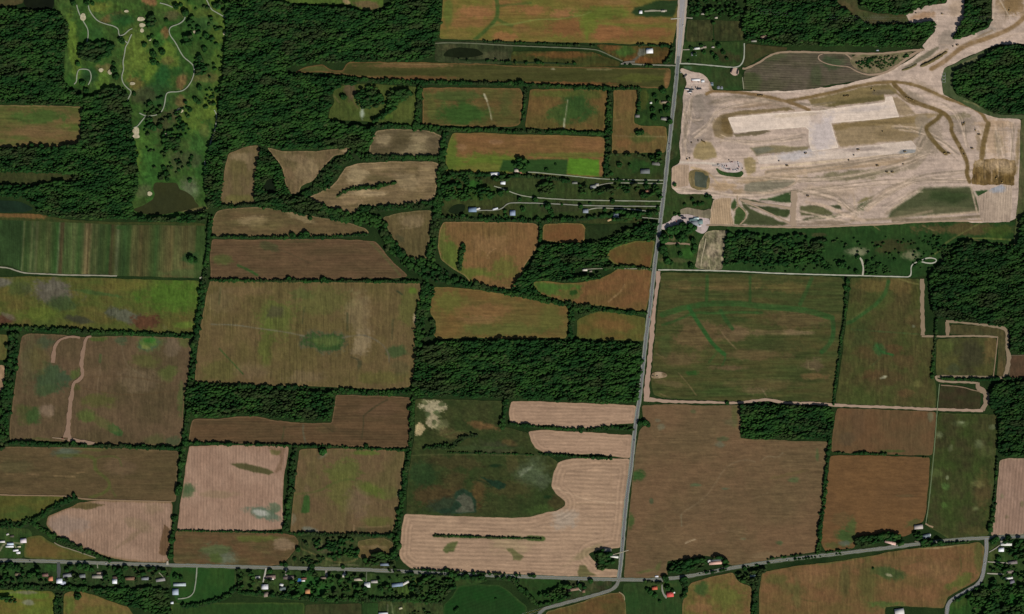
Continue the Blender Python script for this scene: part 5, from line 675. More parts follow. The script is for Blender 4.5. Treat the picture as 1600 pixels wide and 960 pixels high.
for pts, w, c, lb in [
 ([(1029,424),(1028,440),(1024,470),(1021,490),(1018,530),(1015,560),(1011,600),(1010,622)],[6.5,5,5,7,7,7,7,9],(166,140,122),'pale dirt haul track beside the main road, west of the big streaky field'),
 ([(1006,624),(1020,625),(1040,627),(1075,628.5),(1110,628.5),(1150,630.5),(1175,627),(1200,624),(1225,630),(1250,630.5),(1275,630.5),(1305,633.5),(1375,636),(1462,640),(1500,641),(1536,642)],[6,4,3.5,4,4.5,4,4,4,4.5],(166,142,122),'pale dirt track running east along the foot of the streaky field'),
 ([(1441,436),(1441,480),(1442,524)],6.5,(140,122,98),'straight pale dirt track going south past the dark wood'),
 ([(1440,525.5),(1470,526),(1500,525.5),(1530,525),(1559,527)],2.8,(142,124,100),'narrow pale dirt track heading east to the small olive field'),
 ([(1480,503),(1481,512),(1480,525)],6,(134,116,92),'short wide dirt spur joining two dirt tracks'),
 ([(1478,502),(1500,504),(1530,507),(1560,511),(1573,514),(1574,530),(1573,548),(1577,556),(1574,575),(1570,591)],[4,3,3,4,5,5,6,7,6],(138,122,98),'pale dirt track around the L-shaped strip below the wood'),
 ([(1559,527),(1557,545),(1555,565),(1552,588)],1.6,(138,118,92),'hairline dirt track down the east side of small olive field'),
 ([(1462,588.5),(1490,588),(1530,589),(1568,591)],3.6,(134,118,94),'dirt track along the south side of the small olive field'),
 ([(1462,588),(1464,595),(1480,597),(1505,597),(1528,599)],3.2,(150,132,108),'dirt track hooking round the row of trees, eastern side'),
 ([(1528,598),(1528,607),(1538,612),(1543,622),(1540,632),(1535,641)],[6,7,9,10,8,7],(140,122,100),'wide pale dirt turn at the edge of the eastern wood'),
 ([(1470,602),(1485,603),(1505,605),(1520,610),(1532,612)],1.6,(130,112,88),'thin dirt path across the top of the small dark field'),
 ([(1468,600),(1466,620),(1464,645),(1460,700),(1456,740),(1451,790),(1446,820)],1.4,(104,118,84),'thin pale green farm lane running south to the road'),
 ([(1028,422),(1060,422),(1150,424),(1200,427),(1300,430),(1350,431),(1412,433),(1421,433),(1424,428),(1423,418),(1426,413),(1432,410),(1440,409),(1447,411),(1456,412),(1463,409),(1463,405),(1455,403),(1446,404),(1440,407)],1.7,(178,178,160),'long white gravel lane ending in a small loop'),
 ([(1340,400),(1345,404),(1348,412),(1349,422),(1348,431)],2.6,(176,172,152),'short white path up to the bare gravel spot'),
 ([(1103,373),(1101,385),(1097,400),(1095,416)],1.5,(168,156,128),'thin pale path in the patchy cleared strip'),
 ([(1033,380),(1050,381),(1062,380),(1078,382)],3,(140,120,98),'pinkish gravel drive between big trees off the main road'),
 ([(1061,99.5),(1080,100),(1100,101.5),(1130,104.5),(1148,106),(1157,103),(1162,95),(1163,82),(1163,68)],1.9,(160,164,146),'curved pale driveway off the northern main road'),
 ([(1160,107),(1165,108),(1185,99),(1200,88),(1215,82.5),(1240,81),(1300,83),(1370,85),(1400,82),(1425,79),(1445,78)],3,(152,132,108),'dirt track arching over the grey ploughed field'),
 ([(1285,85),(1279,87),(1278,92),(1284,97),(1295,101),(1310,103.5),(1325,104),(1335,110),(1345,115),(1362,118),(1380,115),(1395,108),(1410,97),(1428,84),(1440,78)],[1.5,1.5,1.5,1.5,1.5,2,3,4,4,4,4,4],(156,134,112),'dirt loop around the nursery bushes beside the ploughed field'),
 ([(1320,84),(1326,88),(1330,93)],2,(150,130,106),'short dirt link north of nursery bushes'),
 ([(1160,121),(1161,130),(1162,140)],1.4,(134,134,108),'short pale path south of the tiny gravel yard'),
 ([(1200,354.5),(1260,356),(1310,353.5),(1380,351),(1450,346),(1535,345)],2.6,(166,144,120),'dirt haul track along the southern edge of the site'),
 ([(1104,352),(1130,352),(1160,354),(1200,354.5)],2.2,(156,136,112),'dirt haul track from the teal-roofed yard into the site'),
 ([(1152,306),(1152,316),(1154,322),(1162,328),(1167,335),(1164,344),(1156,351)],1.8,(160,140,112),'looping thin dirt path around the green teardrop'),
 ([(1154,322),(1146,330)],1.6,(158,138,110),'short dirt spur west of the looping path'),
 ([(1156,312),(1180,318),(1210,321),(1240,327)],3.4,(164,144,120),'dirt track fanning east from the site entrance, northern'),
 ([(1160,314),(1185,325),(1210,337),(1236,350)],2.2,(162,142,118),'dirt track fanning southeast from the site entrance'),
 ([(1241,298),(1240,320),(1239,340),(1240,354)],9,(162,142,120),'broad north-south haul track in the southwest of the site'),
 ([(82,567),(84,555),(86,540),(91,533),(100,528),(112,526),(125,528)],[6.5,6,5.5,4,3.5,3.5,3.5],(140,114,94),'hooked pale dirt track in the top of the square brown field'),
 ([(143,526),(134,528),(131,545),(127,570),(129,580),(129,588),(124,594),(116,597),(113,610),(109,640),(106,670),(105,684)],[3,4,6.5,6.5,5,5.5,4,7,7,7,7,11],(142,116,96),'long pale dirt track crossing the square brown field'),
 ([(106,686),(118,688),(132,691),(148,693)],[6,4,7,4],(146,122,102),'pale dirt apron at the south gate of square brown field'),
 ([(82,684),(92,685),(102,687)],1.3,(150,130,106),'thin pale path near the south gate of square brown field'),
 ([(0,769),(12,774),(60,774.5),(112,775.5),(128,780),(180,782),(268,784)],1.9,(136,114,88),'pale farm track between two western fields'),
 ([(85,848),(95,854),(110,858),(130,865),(150,872)],1.6,(130,124,100),'pale path along the wooded belt near the farm sheds'),
 ([(0,413),(12,418),(25,423),(37,427),(70,428.5),(100,430),(140,430.5),(183,431.5)],1.9,(152,148,128),'white gravel lane under the striped field'),
 ([(308,886),(307,900),(305,918),(303,926),(298,932),(290,935),(278,936)],1.7,(142,148,128),'looping pale driveway beside the smooth lawn'),
 ([(92,879),(92,895),(91,908)],[5,5,6],(74,78,76),'dark driveway straight down to the white farmhouse'),
 ([(244,885),(245,892),(252,898),(256,903)],1.2,(140,138,118),'short curved pale driveway by the wood corner'),
 ([(152,880),(153,888)],1.6,(130,130,112),'stubby pale driveway off the east-west road'),
 ([(416,888),(414,898),(411,910)],2.2,(176,172,158),'pale driveway down to the tall white house'),
 ([(448,888),(447,900)],3,(172,168,152),'short wide pale driveway'),
 ([(510,891),(510,898),(511,903)],3.4,(138,134,122),'grey-brown driveway with a wide apron'),
 ([(539,892),(538,900)],2.4,(160,156,142),'short pale driveway east of grey-brown one'),
 ([(573,894),(572,910)],1.6,(92,100,78),'dull green-grey lane beside the white L-shaped house'),
 ([(825,269),(845,270.5),(870,273),(900,276),(950,281),(1036,282)],1.5,(146,150,128),'northernmost of the pale lanes crossing the house lots'),
 ([(970,286),(1000,286.5),(1037,287)],1.4,(140,142,122),'short pale lane just under the northernmost one'),
 ([(925,293),(935,290),(948,287),(958,286)],1.3,(140,140,122),'short pale spur to a grey house among trees'),
 ([(772,291),(785,295),(800,301),(815,306),(835,309),(870,311.5),(900,313),(1034,315)],1.5,(148,152,130),'long pale lane curving past the small white shed'),
 ([(735,330),(755,329),(775,329),(785,326),(792,319),(800,317),(830,317.5),(870,319),(920,322),(1032,323)],1.5,(138,140,126),'pale lane leading west to the blue-roofed barn'),
 ([(915,330),(923,327),(935,325),(960,326),(985,327),(1010,330),(1031,333)],1.5,(146,148,128),'pale lane to the small bluish house'),
 ([(965,335),(975,335),(985,337)],[4,3,1.5],(158,156,140),'pale forecourt lane of the grey-blue house'),
 ([(1003,340),(1015,341),(1030,342.5)],1.3,(140,142,124),'short pale drive reaching the main road'),
 ([(915,421),(935,420),(960,420),(1018,420.5)],1.2,(140,138,118),'pale lane to the little house hidden in the wood'),
 ([(680,68),(700,67),(740,68),(800,72),(870,74.5),(925,77),(938,80),(955,88),(973,96)],1.7,(104,108,84),'grey-green farm lane under the northern field'),
 ([(970,100),(985,100.5),(1010,101.5),(1056,103)],2,(132,132,114),'pale farm lane joining the main road'),
 ([(992,97),(978,98),(972,100)],3.4,(110,106,96),'grey gravel turn at the end of farm lanes'),
 ([(1007,18),(1020,17),(1030,17.5),(1042,17)],2.4,(150,146,126),'pale track in the dark northern farmyard'),
 ([(1048,30),(1064,29)],1.6,(170,166,148),'pale gateway on the west side of the northern road'),
 ([(1072,28),(1082,29)],1.6,(150,148,130),'pale gateway on the east side of the northern road'),
 ([(1066,78),(1080,78),(1098,76)],1.2,(160,154,136),'short pale drive to the long white-roofed house'),
 ([(982,860),(962,866),(955,867),(951,868)],1.2,(160,154,130),'short pale drive at the roadside farmstead'),
 ([(905,906),(902,914),(904,921),(908,924)],1.2,(160,160,140),'thin pale drive of the wooded house lot'),
 ([(1035,908),(1034,920),(1037,930),(1042,934)],[1.5,1.5,3,4],(140,140,126),'pale drive curving to the red-roofed farm'),
 ([(967,925),(975,930),(976,938)],1.2,(150,134,104),'thin pale path by the angled road'),
 ([(1429,846),(1448,849),(1455,851)],1.5,(120,118,100),'small drive at the roadside farmhouse'),
 ([(1565,840),(1565,850)],[2,4],(170,166,150),'short white drive in the southeast gardens'),
 ([(1545,863),(1556,857),(1562,852)],1.3,(150,146,130),'thin drive to the white L-shaped house'),
 ([(1543,878),(1560,879),(1575,880)],1.3,(170,164,146),'pale garden lane, northern of two, southeast corner'),
 ([(1542,896),(1555,897),(1570,897)],1.6,(168,164,148),'pale garden lane, southern of two, southeast corner'),
 ([(1446,818),(1452,822),(1458,824)],2.2,(150,128,100),'bare gateway at the south end of the thin farm lane'),
 ([(262,877),(262,883)],[2.5,4],(172,164,146),'pale field gateway beside the tree column'),
 ([(316,434),(312,435)],2.4,(176,170,150),'tiny pale gateway at the corner of the striped field'),
]: ribbon('dirt_track', pts, w, c, lb, 'track', wob=.3)
GP = (146,152,132)
for i, (pts, lb) in enumerate([
 ([(120,8),(123,20),(130,33),(138,46),(138,58),(136,66)],'westernmost golf cart path, bending beside a bunker'),
 ([(130,0),(137,10),(143,22),(152,33),(165,38),(178,41),(186,46),(185,54),(192,62),(200,68)],'golf cart path winding down from the north edge'),
 ([(187,56),(194,55),(202,47),(207,45)],'short curved golf path branching east'),
 ([(200,68),(203,60),(206,54)],'tiny straight golf path spur beside the yellow green'),
 ([(200,68),(196,74),(195,84),(192,98),(194,108),(190,120),(192,130),(199,138),(206,143),(203,150),(199,158)],'golf cart path running south along the yellow fairway'),
 ([(290,25),(288,32),(280,38),(267,42),(264,48),(266,56),(274,66),(280,78),(287,90),(297,97),(304,105),(303,118),(298,130),(290,140),(280,144),(262,144),(259,150),(258,160),(255,172),(248,180),(228,182),(218,177)],'longest golf cart path, looping round the eastern holes'),
 ([(228,182),(221,190),(215,198),(209,200)],'golf path fork leading to two bunkers'),
 ([(250,5),(262,8),(270,12)],'short golf path near the north edge'),
 ([(116,132),(120,128),(120,120),(122,110),(127,108),(140,109),(143,118),(142,126),(138,133)],'arch-shaped golf path at the western wood'),
 ([(302,0),(325,12),(342,22),(362,33)],'straight golf path slanting to the eastern wood'),
 ([(335,172),(339,180),(338,190),(336,205),(330,220),(326,235)],'golf path along the eastern wood edge'),
 ([(320,252),(322,270),(320,285)],'faint golf path near the olive pond'),
]): ribbon('golf_path', pts, 1.55, GP, lb, 'cart path', wob=.15)
for i, (x, y, rx, ry, lb) in enumerate([(130,27,3.5,5,'beside the westernmost cart path'),(220,30,5,2.6,'large, north of the central trees'),(222,40,4,2.6,'just south of the large northern one'),(158,110,2.6,2.2,'tiny, in the brown green'),(172,113,2.5,3,'beside the dark trees west of centre'),(213,205,4.2,5,'northern of two by the path fork'),(213,213,4.4,2.6,'southern of two by the path fork'),(281,173,4.4,3,'below the brown strip'),(207,131,3,1.3,'thin, on the brown fairway'),(313,94,3,1.6,'near the eastern bend of the path'),(127,80,3.4,2.2,'near the western trees'),(234,62,1.6,1.4,'speck under the trees'),(198,18,2.6,1,'thin, near the north edge'),(222,48,2,2.4,'brown-rimmed, south of centre trees'),(234,303,2.6,2.6,'at the west shore of the olive pond'),(304,50.5,1.2,1.2,'speck near the north-eastern trees'),(352,53,2.5,2,'against the eastern wood'),(262,210,3,1.5,'near the small copse')]):
    P = [(x + rx * math.cos(a) * (1 + .2 * math.sin(3 * a + i)), y + ry * math.sin(a)) for a in np.linspace(0, 6.283, 14)[:-1]]
    area('sand_bunker', P, (182,174,146), (160,152,122), (3,3), .5, .08, label=f'white sand bunker {lb}', cat='bunker', rough_edge=.5, step=.8)
# ================================================================ BUILDINGS
LMK = []
def building(x, y, w, h, an, roofc, label, short, name='house', wallc=(190,184,170), hh=None, flat=False, chimney=None, wing=None):
    """w along the ridge, h across, in map units"""
    o = bpy.data.objects.new(name, None); col.objects.link(o); o.location = W(x, y, 0); o.rotation_euler = (0, 0, math.radians(an))
    tag(o, label, {'house':'house','barn':'barn','shed':'shed','office_trailer':'trailer','greenhouse':'greenhouse'}.get(name, name.replace('_', ' ')))
    hh = hh or {'house':3.2,'barn':4.6,'shed':2.4,'office_trailer':2.6}.get(name, 3.2)
    L, Wd = w * S, h * S
    def one(L, Wd, hh, cx, cy, axis, pre):
        b = MB(); b.box(cx, cy, 0, L if axis else Wd, Wd if axis else L, hh)
        r = MB(); ov = .45; rise = (.12 if flat else .36) * Wd * .5 + .15; l, d = L / 2 + ov, Wd / 2 + ov; e = hh - ov * .3
        pts = [(-l, -d, e), (l, -d, e), (l, 0, e + rise), (-l, 0, e + rise), (l, d, e), (-l, d, e)]
        pts += [(a, b_, c + .22) for a, b_, c in pts]
        F4 = [(6, 7, 8, 9), (9, 8, 10, 11), (0, 3, 2, 1), (3, 5, 4, 2), (0, 1, 7, 6), (4, 5, 11, 10), (1, 2, 8, 7), (2, 4, 10, 8), (3, 0, 6, 9), (5, 3, 9, 11)]
        if not axis: pts = [(-b_, a, c) for a, b_, c in pts]
        r.add([(a + cx, b_ + cy, c) for a, b_, c in pts], F4); rf = r.build('roof', cmat(roofc, 'roof'), o)
        gp = [(L / 2 - .01, -Wd / 2 + .02, hh), (L / 2 - .01, Wd / 2 - .02, hh), (L / 2 - .01, 0, hh + rise * .93), (-L / 2 + .01, -Wd / 2 + .02, hh), (-L / 2 + .01, Wd / 2 - .02, hh), (-L / 2 + .01, 0, hh + rise * .93)]
        if not axis: gp = [(-b_, a, c) for a, b_, c in gp]
        b.add([(a + cx, b_ + cy, c) for a, b_, c in gp], [(0, 1, 2), (4, 3, 5)]); b.build('walls', cmat(wallc, 'wall'), o)
        return rf, rise
    rf, rise = one(L, Wd, hh, 0, 0, L >= Wd, '')
    if wing: one(wing[2] * S, wing[3] * S, hh * .85, wing[0] * S, wing[1] * S, wing[2] >= wing[3], 'wing')
    if chimney if chimney is not None else name == 'house':
        c = MB(); c.box(L * .22, Wd * .12, hh, .9, .9, rise + 1.1); c.build('chimney', cmat((120,80,66), 'wall'), rf)
    d = MB(); d.box(0, 0, 0, 1, .12, 2.1) if name != 'barn' else d.box(0, 0, 0, 4, .16, 3.6)
    dd = d.build('door', cmat((96,88,80), 'paint'), o); dd.location = (L * .1, -Wd / 2 - .05, .05)
    if name == 'house':
        for fx in (-.3, -.1, .3):
            wn_ = MB(); wn_.box(0, 0, 0, 1.3, .1, 1.2); ww = wn_.build('window', cmat((60,70,80), 'paint'), o); ww.location = (L * fx, -Wd / 2 - .04, 1.0)
    LMK.append((x, y, short)); EXC.append((x, y, w, h)); return o
WH = (225,225,225); GY = (122,122,124); BL = (128,150,168); TN = (182,150,116)
for a in [
 (1015,80,10,7.4,2,WH,'square white barn west of the northern road, by grey gravel','the white roadside barn','barn'),
 (1001,19.5,4.4,4.6,0,WH,'white L-shaped shed in the dark northern farmyard','the white L-shaped northern shed','barn'),
 (1036,17.5,6,3,0,(168,160,146),'pale little house at the end of the northern farmyard','the northern farmyard house','house'),
 (1089,76,8,3,4,(214,214,206),'long narrow white-roofed house east of the northern road','the long white-roofed house','house'),
 (1099,74,9,3,0,(140,128,116),'brownish-roofed house next to the long white-roofed one','the brownish house by the white-roofed one','house'),
 (1084,85,8,5,0,(112,116,114),'grey-roofed shed under trees below the white-roofed house','the grey shed near the northern road','shed'),
 (1114,74,4,2,0,(170,160,150),'tiny pale shed east of the brownish house','the tiny pale shed','shed'),
 (1119,28,4,2.4,0,(176,168,150),'small pale roof between dark trees, north lot','the small pale roof in the north lot','shed'),
 (1098,22,5,2.6,0,(150,144,130),'small grey-tan roof beside trees, north lot','the grey-tan roof in the north lot','shed'),
 (1193,58,9,5,10,(150,128,108),'tan-roofed house buried in the northern wood','the tan house in the northern wood','house'),
 (1178,64.5,8,2.6,0,(140,138,126),'low grey building at the wood edge','the low grey building at the wood edge','shed'),
 (773,272,14,4.4,0,WH,'long narrow white barn on the field edge','the long white barn','barn'),
 (786,286,7,4.6,-4,(222,226,230),'small bright white shed near the long pale lane','the small bright white shed','barn'),
 (808,266.5,8,5,0,(188,176,160),'pale farmhouse beside a crescent of dark trees','the pale crescent-tree farmhouse','house'),
 (812,270,6,2.6,0,(140,92,72),'reddish-brown lean-to shed next to the pale farmhouse','the reddish-brown lean-to','shed'),
 (738.5,328,12,7,0,(118,138,160),'blue-roofed barn east of the small dark pond','the blue-roofed barn','barn'),
 (747,326.5,6,2.4,14,(214,214,208),'white-roofed annex touching the blue-roofed barn','the white annex of the blue barn','shed'),
 (774,326.5,8,2.4,14,(206,210,214),'slim white shed midway along the lane','the slim white shed','shed'),
 (801,333,8,8,0,(136,150,172),'blue-grey square house with pale front, among trees','the blue-grey square house','house'),
 (898,286,8,3,0,(116,118,110),'grey shed at the top of the rusty paddock','the grey paddock shed','shed'),
 (927,292,9,5,8,(138,140,136),'grey-roofed house north of the long pale lane','the grey house north of the long lane','house',None),
 (933,289,5,4,0,(160,158,146),'pale garage beside the grey-roofed house','the pale garage','shed'),
 (1008,268,14,7,0,(104,108,108),'large dark grey-roofed house near the main road','the large dark grey house','house'),
 (1025,256,12,5,-6,(104,104,98),'grey-brown house hidden in trees by the main road','the grey-brown house by the road','house'),
 (1012,299,7,4.4,0,(150,108,84),'reddish-roofed house close to the main road','the reddish house by the main road','house'),
 (915,330,8,6,0,(132,140,150),'small bluish house at the end of a lane','the small bluish house','house'),
 (962.5,337,9,8,0,(128,138,150),'grey-blue-roofed house with a white forecourt','the grey-blue house with forecourt','house'),
 (952,344,6,3,20,(176,150,110),'small sandy-roofed shed southwest of the grey-blue house','the sandy-roofed shed','shed'),
 (914,422,7,3,0,(206,200,184),'small pale house hidden inside the dark wood','the house hidden in the wood','house'),
 (923,424,4,2.4,0,(120,112,98),'brown shed next to the house hidden in the wood','the brown shed in the wood','shed'),
 (1038,160,9,3,0,(148,132,112),'tan house at the end of a road-side drive','the tan roadside house','house'),
 (1017,161,3,2.4,0,(210,208,200),'little white shed on the edge of the house lots','the little white lot shed','shed'),
 (996,181.5,6.4,4.4,0,(116,110,108),'grey-brown shed on the west side of the house lots','the grey-brown lot shed','shed'),
 (1038,186,10,4.4,-8,(134,130,122),'grey house by the main road, southern lot','the grey southern lot house','house'),
 (1087,125,13,2.8,0,(222,222,222),'long white office trailer in the northern yard','the long white office trailer','office_trailer'),
 (1098,127,3.4,5,0,(206,208,210),'short white office trailer turned across the long one','the short white office trailer','office_trailer'),
 (1088,341.5,8,2.6,0,(190,210,208),'pale aqua-roofed building on top of the teal ones','the pale aqua building','barn'),
 (1085,349,10,9,0,(128,134,138),'large grey-roofed building in the paved yard','the large grey yard building','barn'),
 (1083,343.5,12,4,4,(98,120,120),'dark teal building behind the grey one','the dark teal building','barn'),
 (1094,347,7.6,7,0,(110,132,130),'square teal-roofed building at the east of the yard','the square teal-roofed building','barn'),
 (1093,353,5,2,0,(206,206,210),'low white shed below the square teal-roofed building','the low white yard shed','shed'),
 (1079,346.5,3,2.6,30,(224,224,224),'small white lean-to west of the grey yard building','the small white lean-to','shed'),
 (37,845,9,6.6,4,(212,200,204),'pinkish-white square shed at the east of the farmyard','the pinkish-white farm shed','barn'),
 (16.5,850,10,3,0,(190,204,216),'pale blue-white shed in the middle of the farmyard','the pale blue farm shed','barn'),
 (15.5,854,12,2.6,0,WH,'long bright white shed in the farmyard','the long bright white farm shed','barn'),
 (25,860,8,2.6,6,WH,'white shed in the lower farmyard, next to another','the lower white farm shed','barn'),
 (29,863.6,6,3,0,WH,'southernmost white shed of the farmyard','the southernmost farm shed','barn'),
 (4,846.5,8,2.6,0,(214,208,204),'pinkish-white shed at the west edge of the farmyard','the westernmost farm shed','barn'),
 (30,854.3,5,2,0,(190,182,150),'small cream shed in the farmyard','the small cream farm shed','shed'),
 (12,835,4,2.4,20,(186,180,172),'small pale shed north of the farmyard','the small pale northern farm shed','shed'),
 (19,838,6,3,0,(84,78,68),'dark brown shed north of the farmyard','the dark brown farm shed','shed'),
 (28,898,8,5,-20,(136,122,96),'tan-roofed house among trees at the west end','the tan house at the west end','house'),
 (71,898.5,9,4.6,0,(122,92,84),'dark reddish-brown house beside the dark driveway','the reddish-brown house','house'),
 (79.5,904.5,6.4,6.4,0,(190,128,96),'bright orange square roof next to reddish-brown house','the orange-roofed garage','shed'),
 (93,908,7,9,0,(222,226,232),'white farmhouse at the end of the dark driveway','the white farmhouse','house'),
 (99,911,8,5,0,(168,176,190),'bluish-white wing building of the white farmhouse','the bluish-white outbuilding','shed'),
 (106,899,14,5.6,8,(134,134,136),'grey-roofed house right of the dark driveway','the first grey garden house','house'),
 (129,900,9,5.6,0,(118,122,122),'compact grey house among round trees','the compact grey house','house'),
 (153,901,17,5,0,(146,142,130),'wide grey-tan house with a paved front','the wide grey-tan house','house'),
 (156,895.5,9,3,0,(150,132,116),'brownish garage north of the wide grey-tan house','the brownish garage','shed'),
 (179.5,908.5,7,7,0,(224,228,232),'white square house with a dark window strip','the white square garden house','house'),
 (183,902,13,4,0,(92,74,68),'dark brown long roof above the white square house','the long dark brown roof','house'),
 (203,904,15,5,0,(118,92,74),'brown-roofed long house between trees','the long brown garden house','house'),
 (227,904,11,4.6,0,(126,130,134),'grey house between brown house and wood corner','the grey house by the wood corner','house'),
 (251,906,14,5,8,(136,132,130),'grey-brown house at the end of a curved drive','the curved-drive house','house'),
 (281,913.5,19,4.6,0,(172,182,186),'long pale blue-grey house beside the lawn','the long pale lawn house','house'),
 (274.5,925,9,9,0,(160,172,186),'square light blue-grey barn by the lawn','the light blue barn by the lawn','barn'),
 (269,942,4,3,0,(216,220,226),'small white shed southwest of the light blue barn','the small white shed by the lawn','shed'),
 (403,902,7,3.6,0,(176,176,168),'small pale grey house west of the pale driveway','the small pale grey house','house'),
 (423,901.5,15,5.4,0,(132,112,104),'brown-grey long house east of the pale driveway','the brown-grey long house','house'),
 (425.5,904.7,5,1.8,0,(232,228,214),'bright white porch shed below the brown-grey house','the bright white porch shed','shed'),
 (414,917,7.4,10,0,(202,202,206),'tall white house at the end of the pale driveway','the tall white house','house'),
 (416,929,7.4,7,12,(136,122,110),'brown square barn below the tall white house','the brown square barn','barn'),
 (451,902.5,16,5.4,0,(112,100,94),'dark grey-brown house by the wide driveway','the dark grey-brown house','house'),
 (440,914,5.4,3.4,-20,(206,206,200),'pale small shed above the green-grey barn','the pale small shed','shed'),
 (442,920,9,5.6,0,(106,118,114),'green-grey-roofed barn in the central gardens','the green-grey barn','barn'),
 (475,904,8,2.6,0,(124,84,72),'reddish-brown house by the blue pool','the reddish-brown pool house','house'),
 (474,907.5,5,2,0,(232,228,220),'small white shed right of the blue pool','the white pool shed','shed'),
 (481,924,7,7,0,(184,134,92),'tan-orange square barn alone on a green lawn','the tan-orange barn','barn'),
 (506,903,9,3,0,(122,108,96),'brown-grey house below the wide apron drive','the apron-drive house','house'),
 (538,899.5,5.6,5,0,(198,190,178),'small pale house south of a short pale driveway','the small pale drive house','house'),
 (560,905.5,13,4,0,(172,160,142),'cream-tan long house in the eastern central gardens','the cream-tan long house','house'),
 (574,914,9,8,0,(206,208,206),'white house with a dark roof notch','the white notched house','house'),
 (585,909,10,4,0,(166,160,154),'grey-pink house next to the white notched one','the grey-pink house','house'),
 (621,914,17,5.4,6,(126,142,162),'long blue-roofed house with a pale wing','the long blue house','house'),
 (634,911,10,3.4,30,(204,200,192),'pale wing building slanting off the long blue house','the slanting pale building','shed'),
 (602,882,15,4,0,(116,128,144),'blue-grey long house north of the road','the blue-grey house north of the road','house'),
 (599,959,14,4,0,(222,224,222),'white roof cut by the south edge','the white roof at the south edge','barn'),
 (626,950.5,5,3,10,(176,170,140),'small cream shed near the algae pond','the small cream shed','shed'),
 (949,860,12,7,-10,(124,122,116),'grey-roofed barn of the roadside farmstead','the grey farmstead barn','barn'),
 (960,870,12,3,-8,(216,214,206),'slim white roof at the roadside farmstead','the slim white farmstead house','house'),
 (896,921,17,4.4,8,(132,108,92),'brown long house in the bend of the angled road','the brown house in the road bend','house'),
 (912,924,4,4,0,(124,96,78),'little brown shed right of the brown long house','the little brown shed','shed'),
 (1023,919,8,5,4,(186,96,72),'small orange-red roof northwest of the red-roofed farm','the small orange-red roof','house'),
 (1047,929,10.4,7.6,4,(198,86,80),'bright red-roofed farmhouse south of the crossroads','the red-roofed farmhouse','house'),
 (1053,926,3,2,0,(226,226,222),'white shed touching the red-roofed farmhouse','the white shed at the red farm','shed'),
 (1119,879.5,22,5,4,(208,166,150),'long pinkish farmhouse above the slanting road','the long pinkish farmhouse','house'),
 (1119,875.6,18,3,4,(96,100,104),'dark grey back roof behind the long pinkish farmhouse','the dark grey back roof','shed'),
 (1108,877,3.6,3.6,0,(232,230,222),'white square shed at the west of pinkish farmhouse','the white square shed','shed'),
 (1391,848,17,4,-16,(206,170,158),'small pinkish farmhouse in roadside trees','the small pinkish farmhouse','house'),
 (1396,849.5,6,4,0,(228,224,216),'white garage by the small pinkish farmhouse','the white roadside garage','shed'),
 (1435,823.5,13,6.4,4,(176,166,160),'grey-pink barn with a dark north side','the grey-pink barn','barn'),
 (1447,838,12,6,12,(122,134,140),'blue-grey farmhouse beside the eastern road','the blue-grey roadside farmhouse','house'),
 (1451,836,6,3,0,(206,206,200),'pale garage by the blue-grey farmhouse','the pale farmhouse garage','shed'),
 (1405,956,14,9,8,(200,196,192),'pale courtyard building cut by the south edge','the pale courtyard building','barn'),
 (1572,850.5,17,4.4,0,(214,214,206),'long white house in the southeast gardens','the long white southeast house','house'),
 (1564,859,8,6,0,(226,228,232),'white building below the long white southeast house','the lower white southeast building','barn'),
 (1582,879,14,5,6,(120,112,110),'grey-brown house in the southeast gardens','the grey-brown southeast house','house'),
 (1577,893.5,12,4.6,0,(124,114,104),'brown-grey house south of two garden lanes','the brown-grey southeast house','house'),
 (1576,903.5,12,3,6,(206,204,200),'slim white house near the southeast corner','the slim white southeast house','house'),
 (1581,909,7,5,20,(108,106,116),'dark purple-grey roof in the southeast gardens','the purple-grey roof','house'),
 (1176,900,8,3,0,(128,148,150),'small bluish roof in the lot south of slanting road','the small bluish roof','shed'),
 (1026,900.8,5,2,0,(226,226,230),'tiny white shed beside the road','the tiny white roadside shed','shed'),
]:
    x, y, w, h, an, rc, lb, sh, nm = a[:9]; building(x, y, w, h, an, rc, lb, sh, nm, flat=nm in ('office_trailer', 'shed'))
# ---- small built things
def pool(x, y, w, h, label):
    o = bpy.data.objects.new('swimming_pool', None); col.objects.link(o); o.location = W(x, y, 0); tag(o, label, 'pool')
    b = MB(); b.cyl((0, 0, 0), (0, 0, 1.2), w * S * .5, w * S * .5, 24); p = b.build('pool_wall', cmat((84,120,156), 'paint'), o); p.scale = (1, h / w, 1)
    b = MB(); b.cyl((0, 0, 1.2), (0, 0, 1.26), w * S * .46, w * S * .46, 24); p = b.build('water', cmat((62,112,164), 'water'), o); p.scale = (1, h / w, 1)
pool(467.5, 907, 7, 6, 'bright blue round pool in the central gardens')
def basin(x, y, w, h, c, label, n=1, name='settling_tank'):
    o = bpy.data.objects.new(name, None); col.objects.link(o); o.location = W(x, y, 0); tag(o, label, 'tank')
    for i in range(n):
        b = MB(); L, Wd = w * S, h * S / n
        for sx, sy, lx, ly in ((0, -Wd / 2, L, .8), (0, Wd / 2 - .8, L, .8), (-L / 2, -.4, .8, Wd - .8), (L / 2, -.4, .8, Wd - .8)): b.box(sx, sy, .3, lx, ly, 1.2)
        r = b.build('rim', cmat((150,152,152), 'wall'), o); r.location = (0, (i - (n - 1) / 2) * Wd, 0)
        b = MB(); b.box(0, -.4, .3, L - 1.2, Wd - 1.2, .7); q = b.build('water', cmat(c, 'water'), o); q.location = r.location
basin(1112, 131.5, 5, 5.6, (104,122,132), 'blue-grey tank, westernmost of three by the northern yard')
basin(1122.5, 137, 4, 4.6, (126,132,142), 'pale grey tank, middle of three by the northern yard')
basin(1127.7, 137.4, 3.4, 4.4, (134,140,150), 'pale grey tank, easternmost of three by the northern yard')
basin(1474.5, 121.5, 5, 15, (92,108,146), 'row of blue rectangular tanks beside the northeast dirt road', 3)
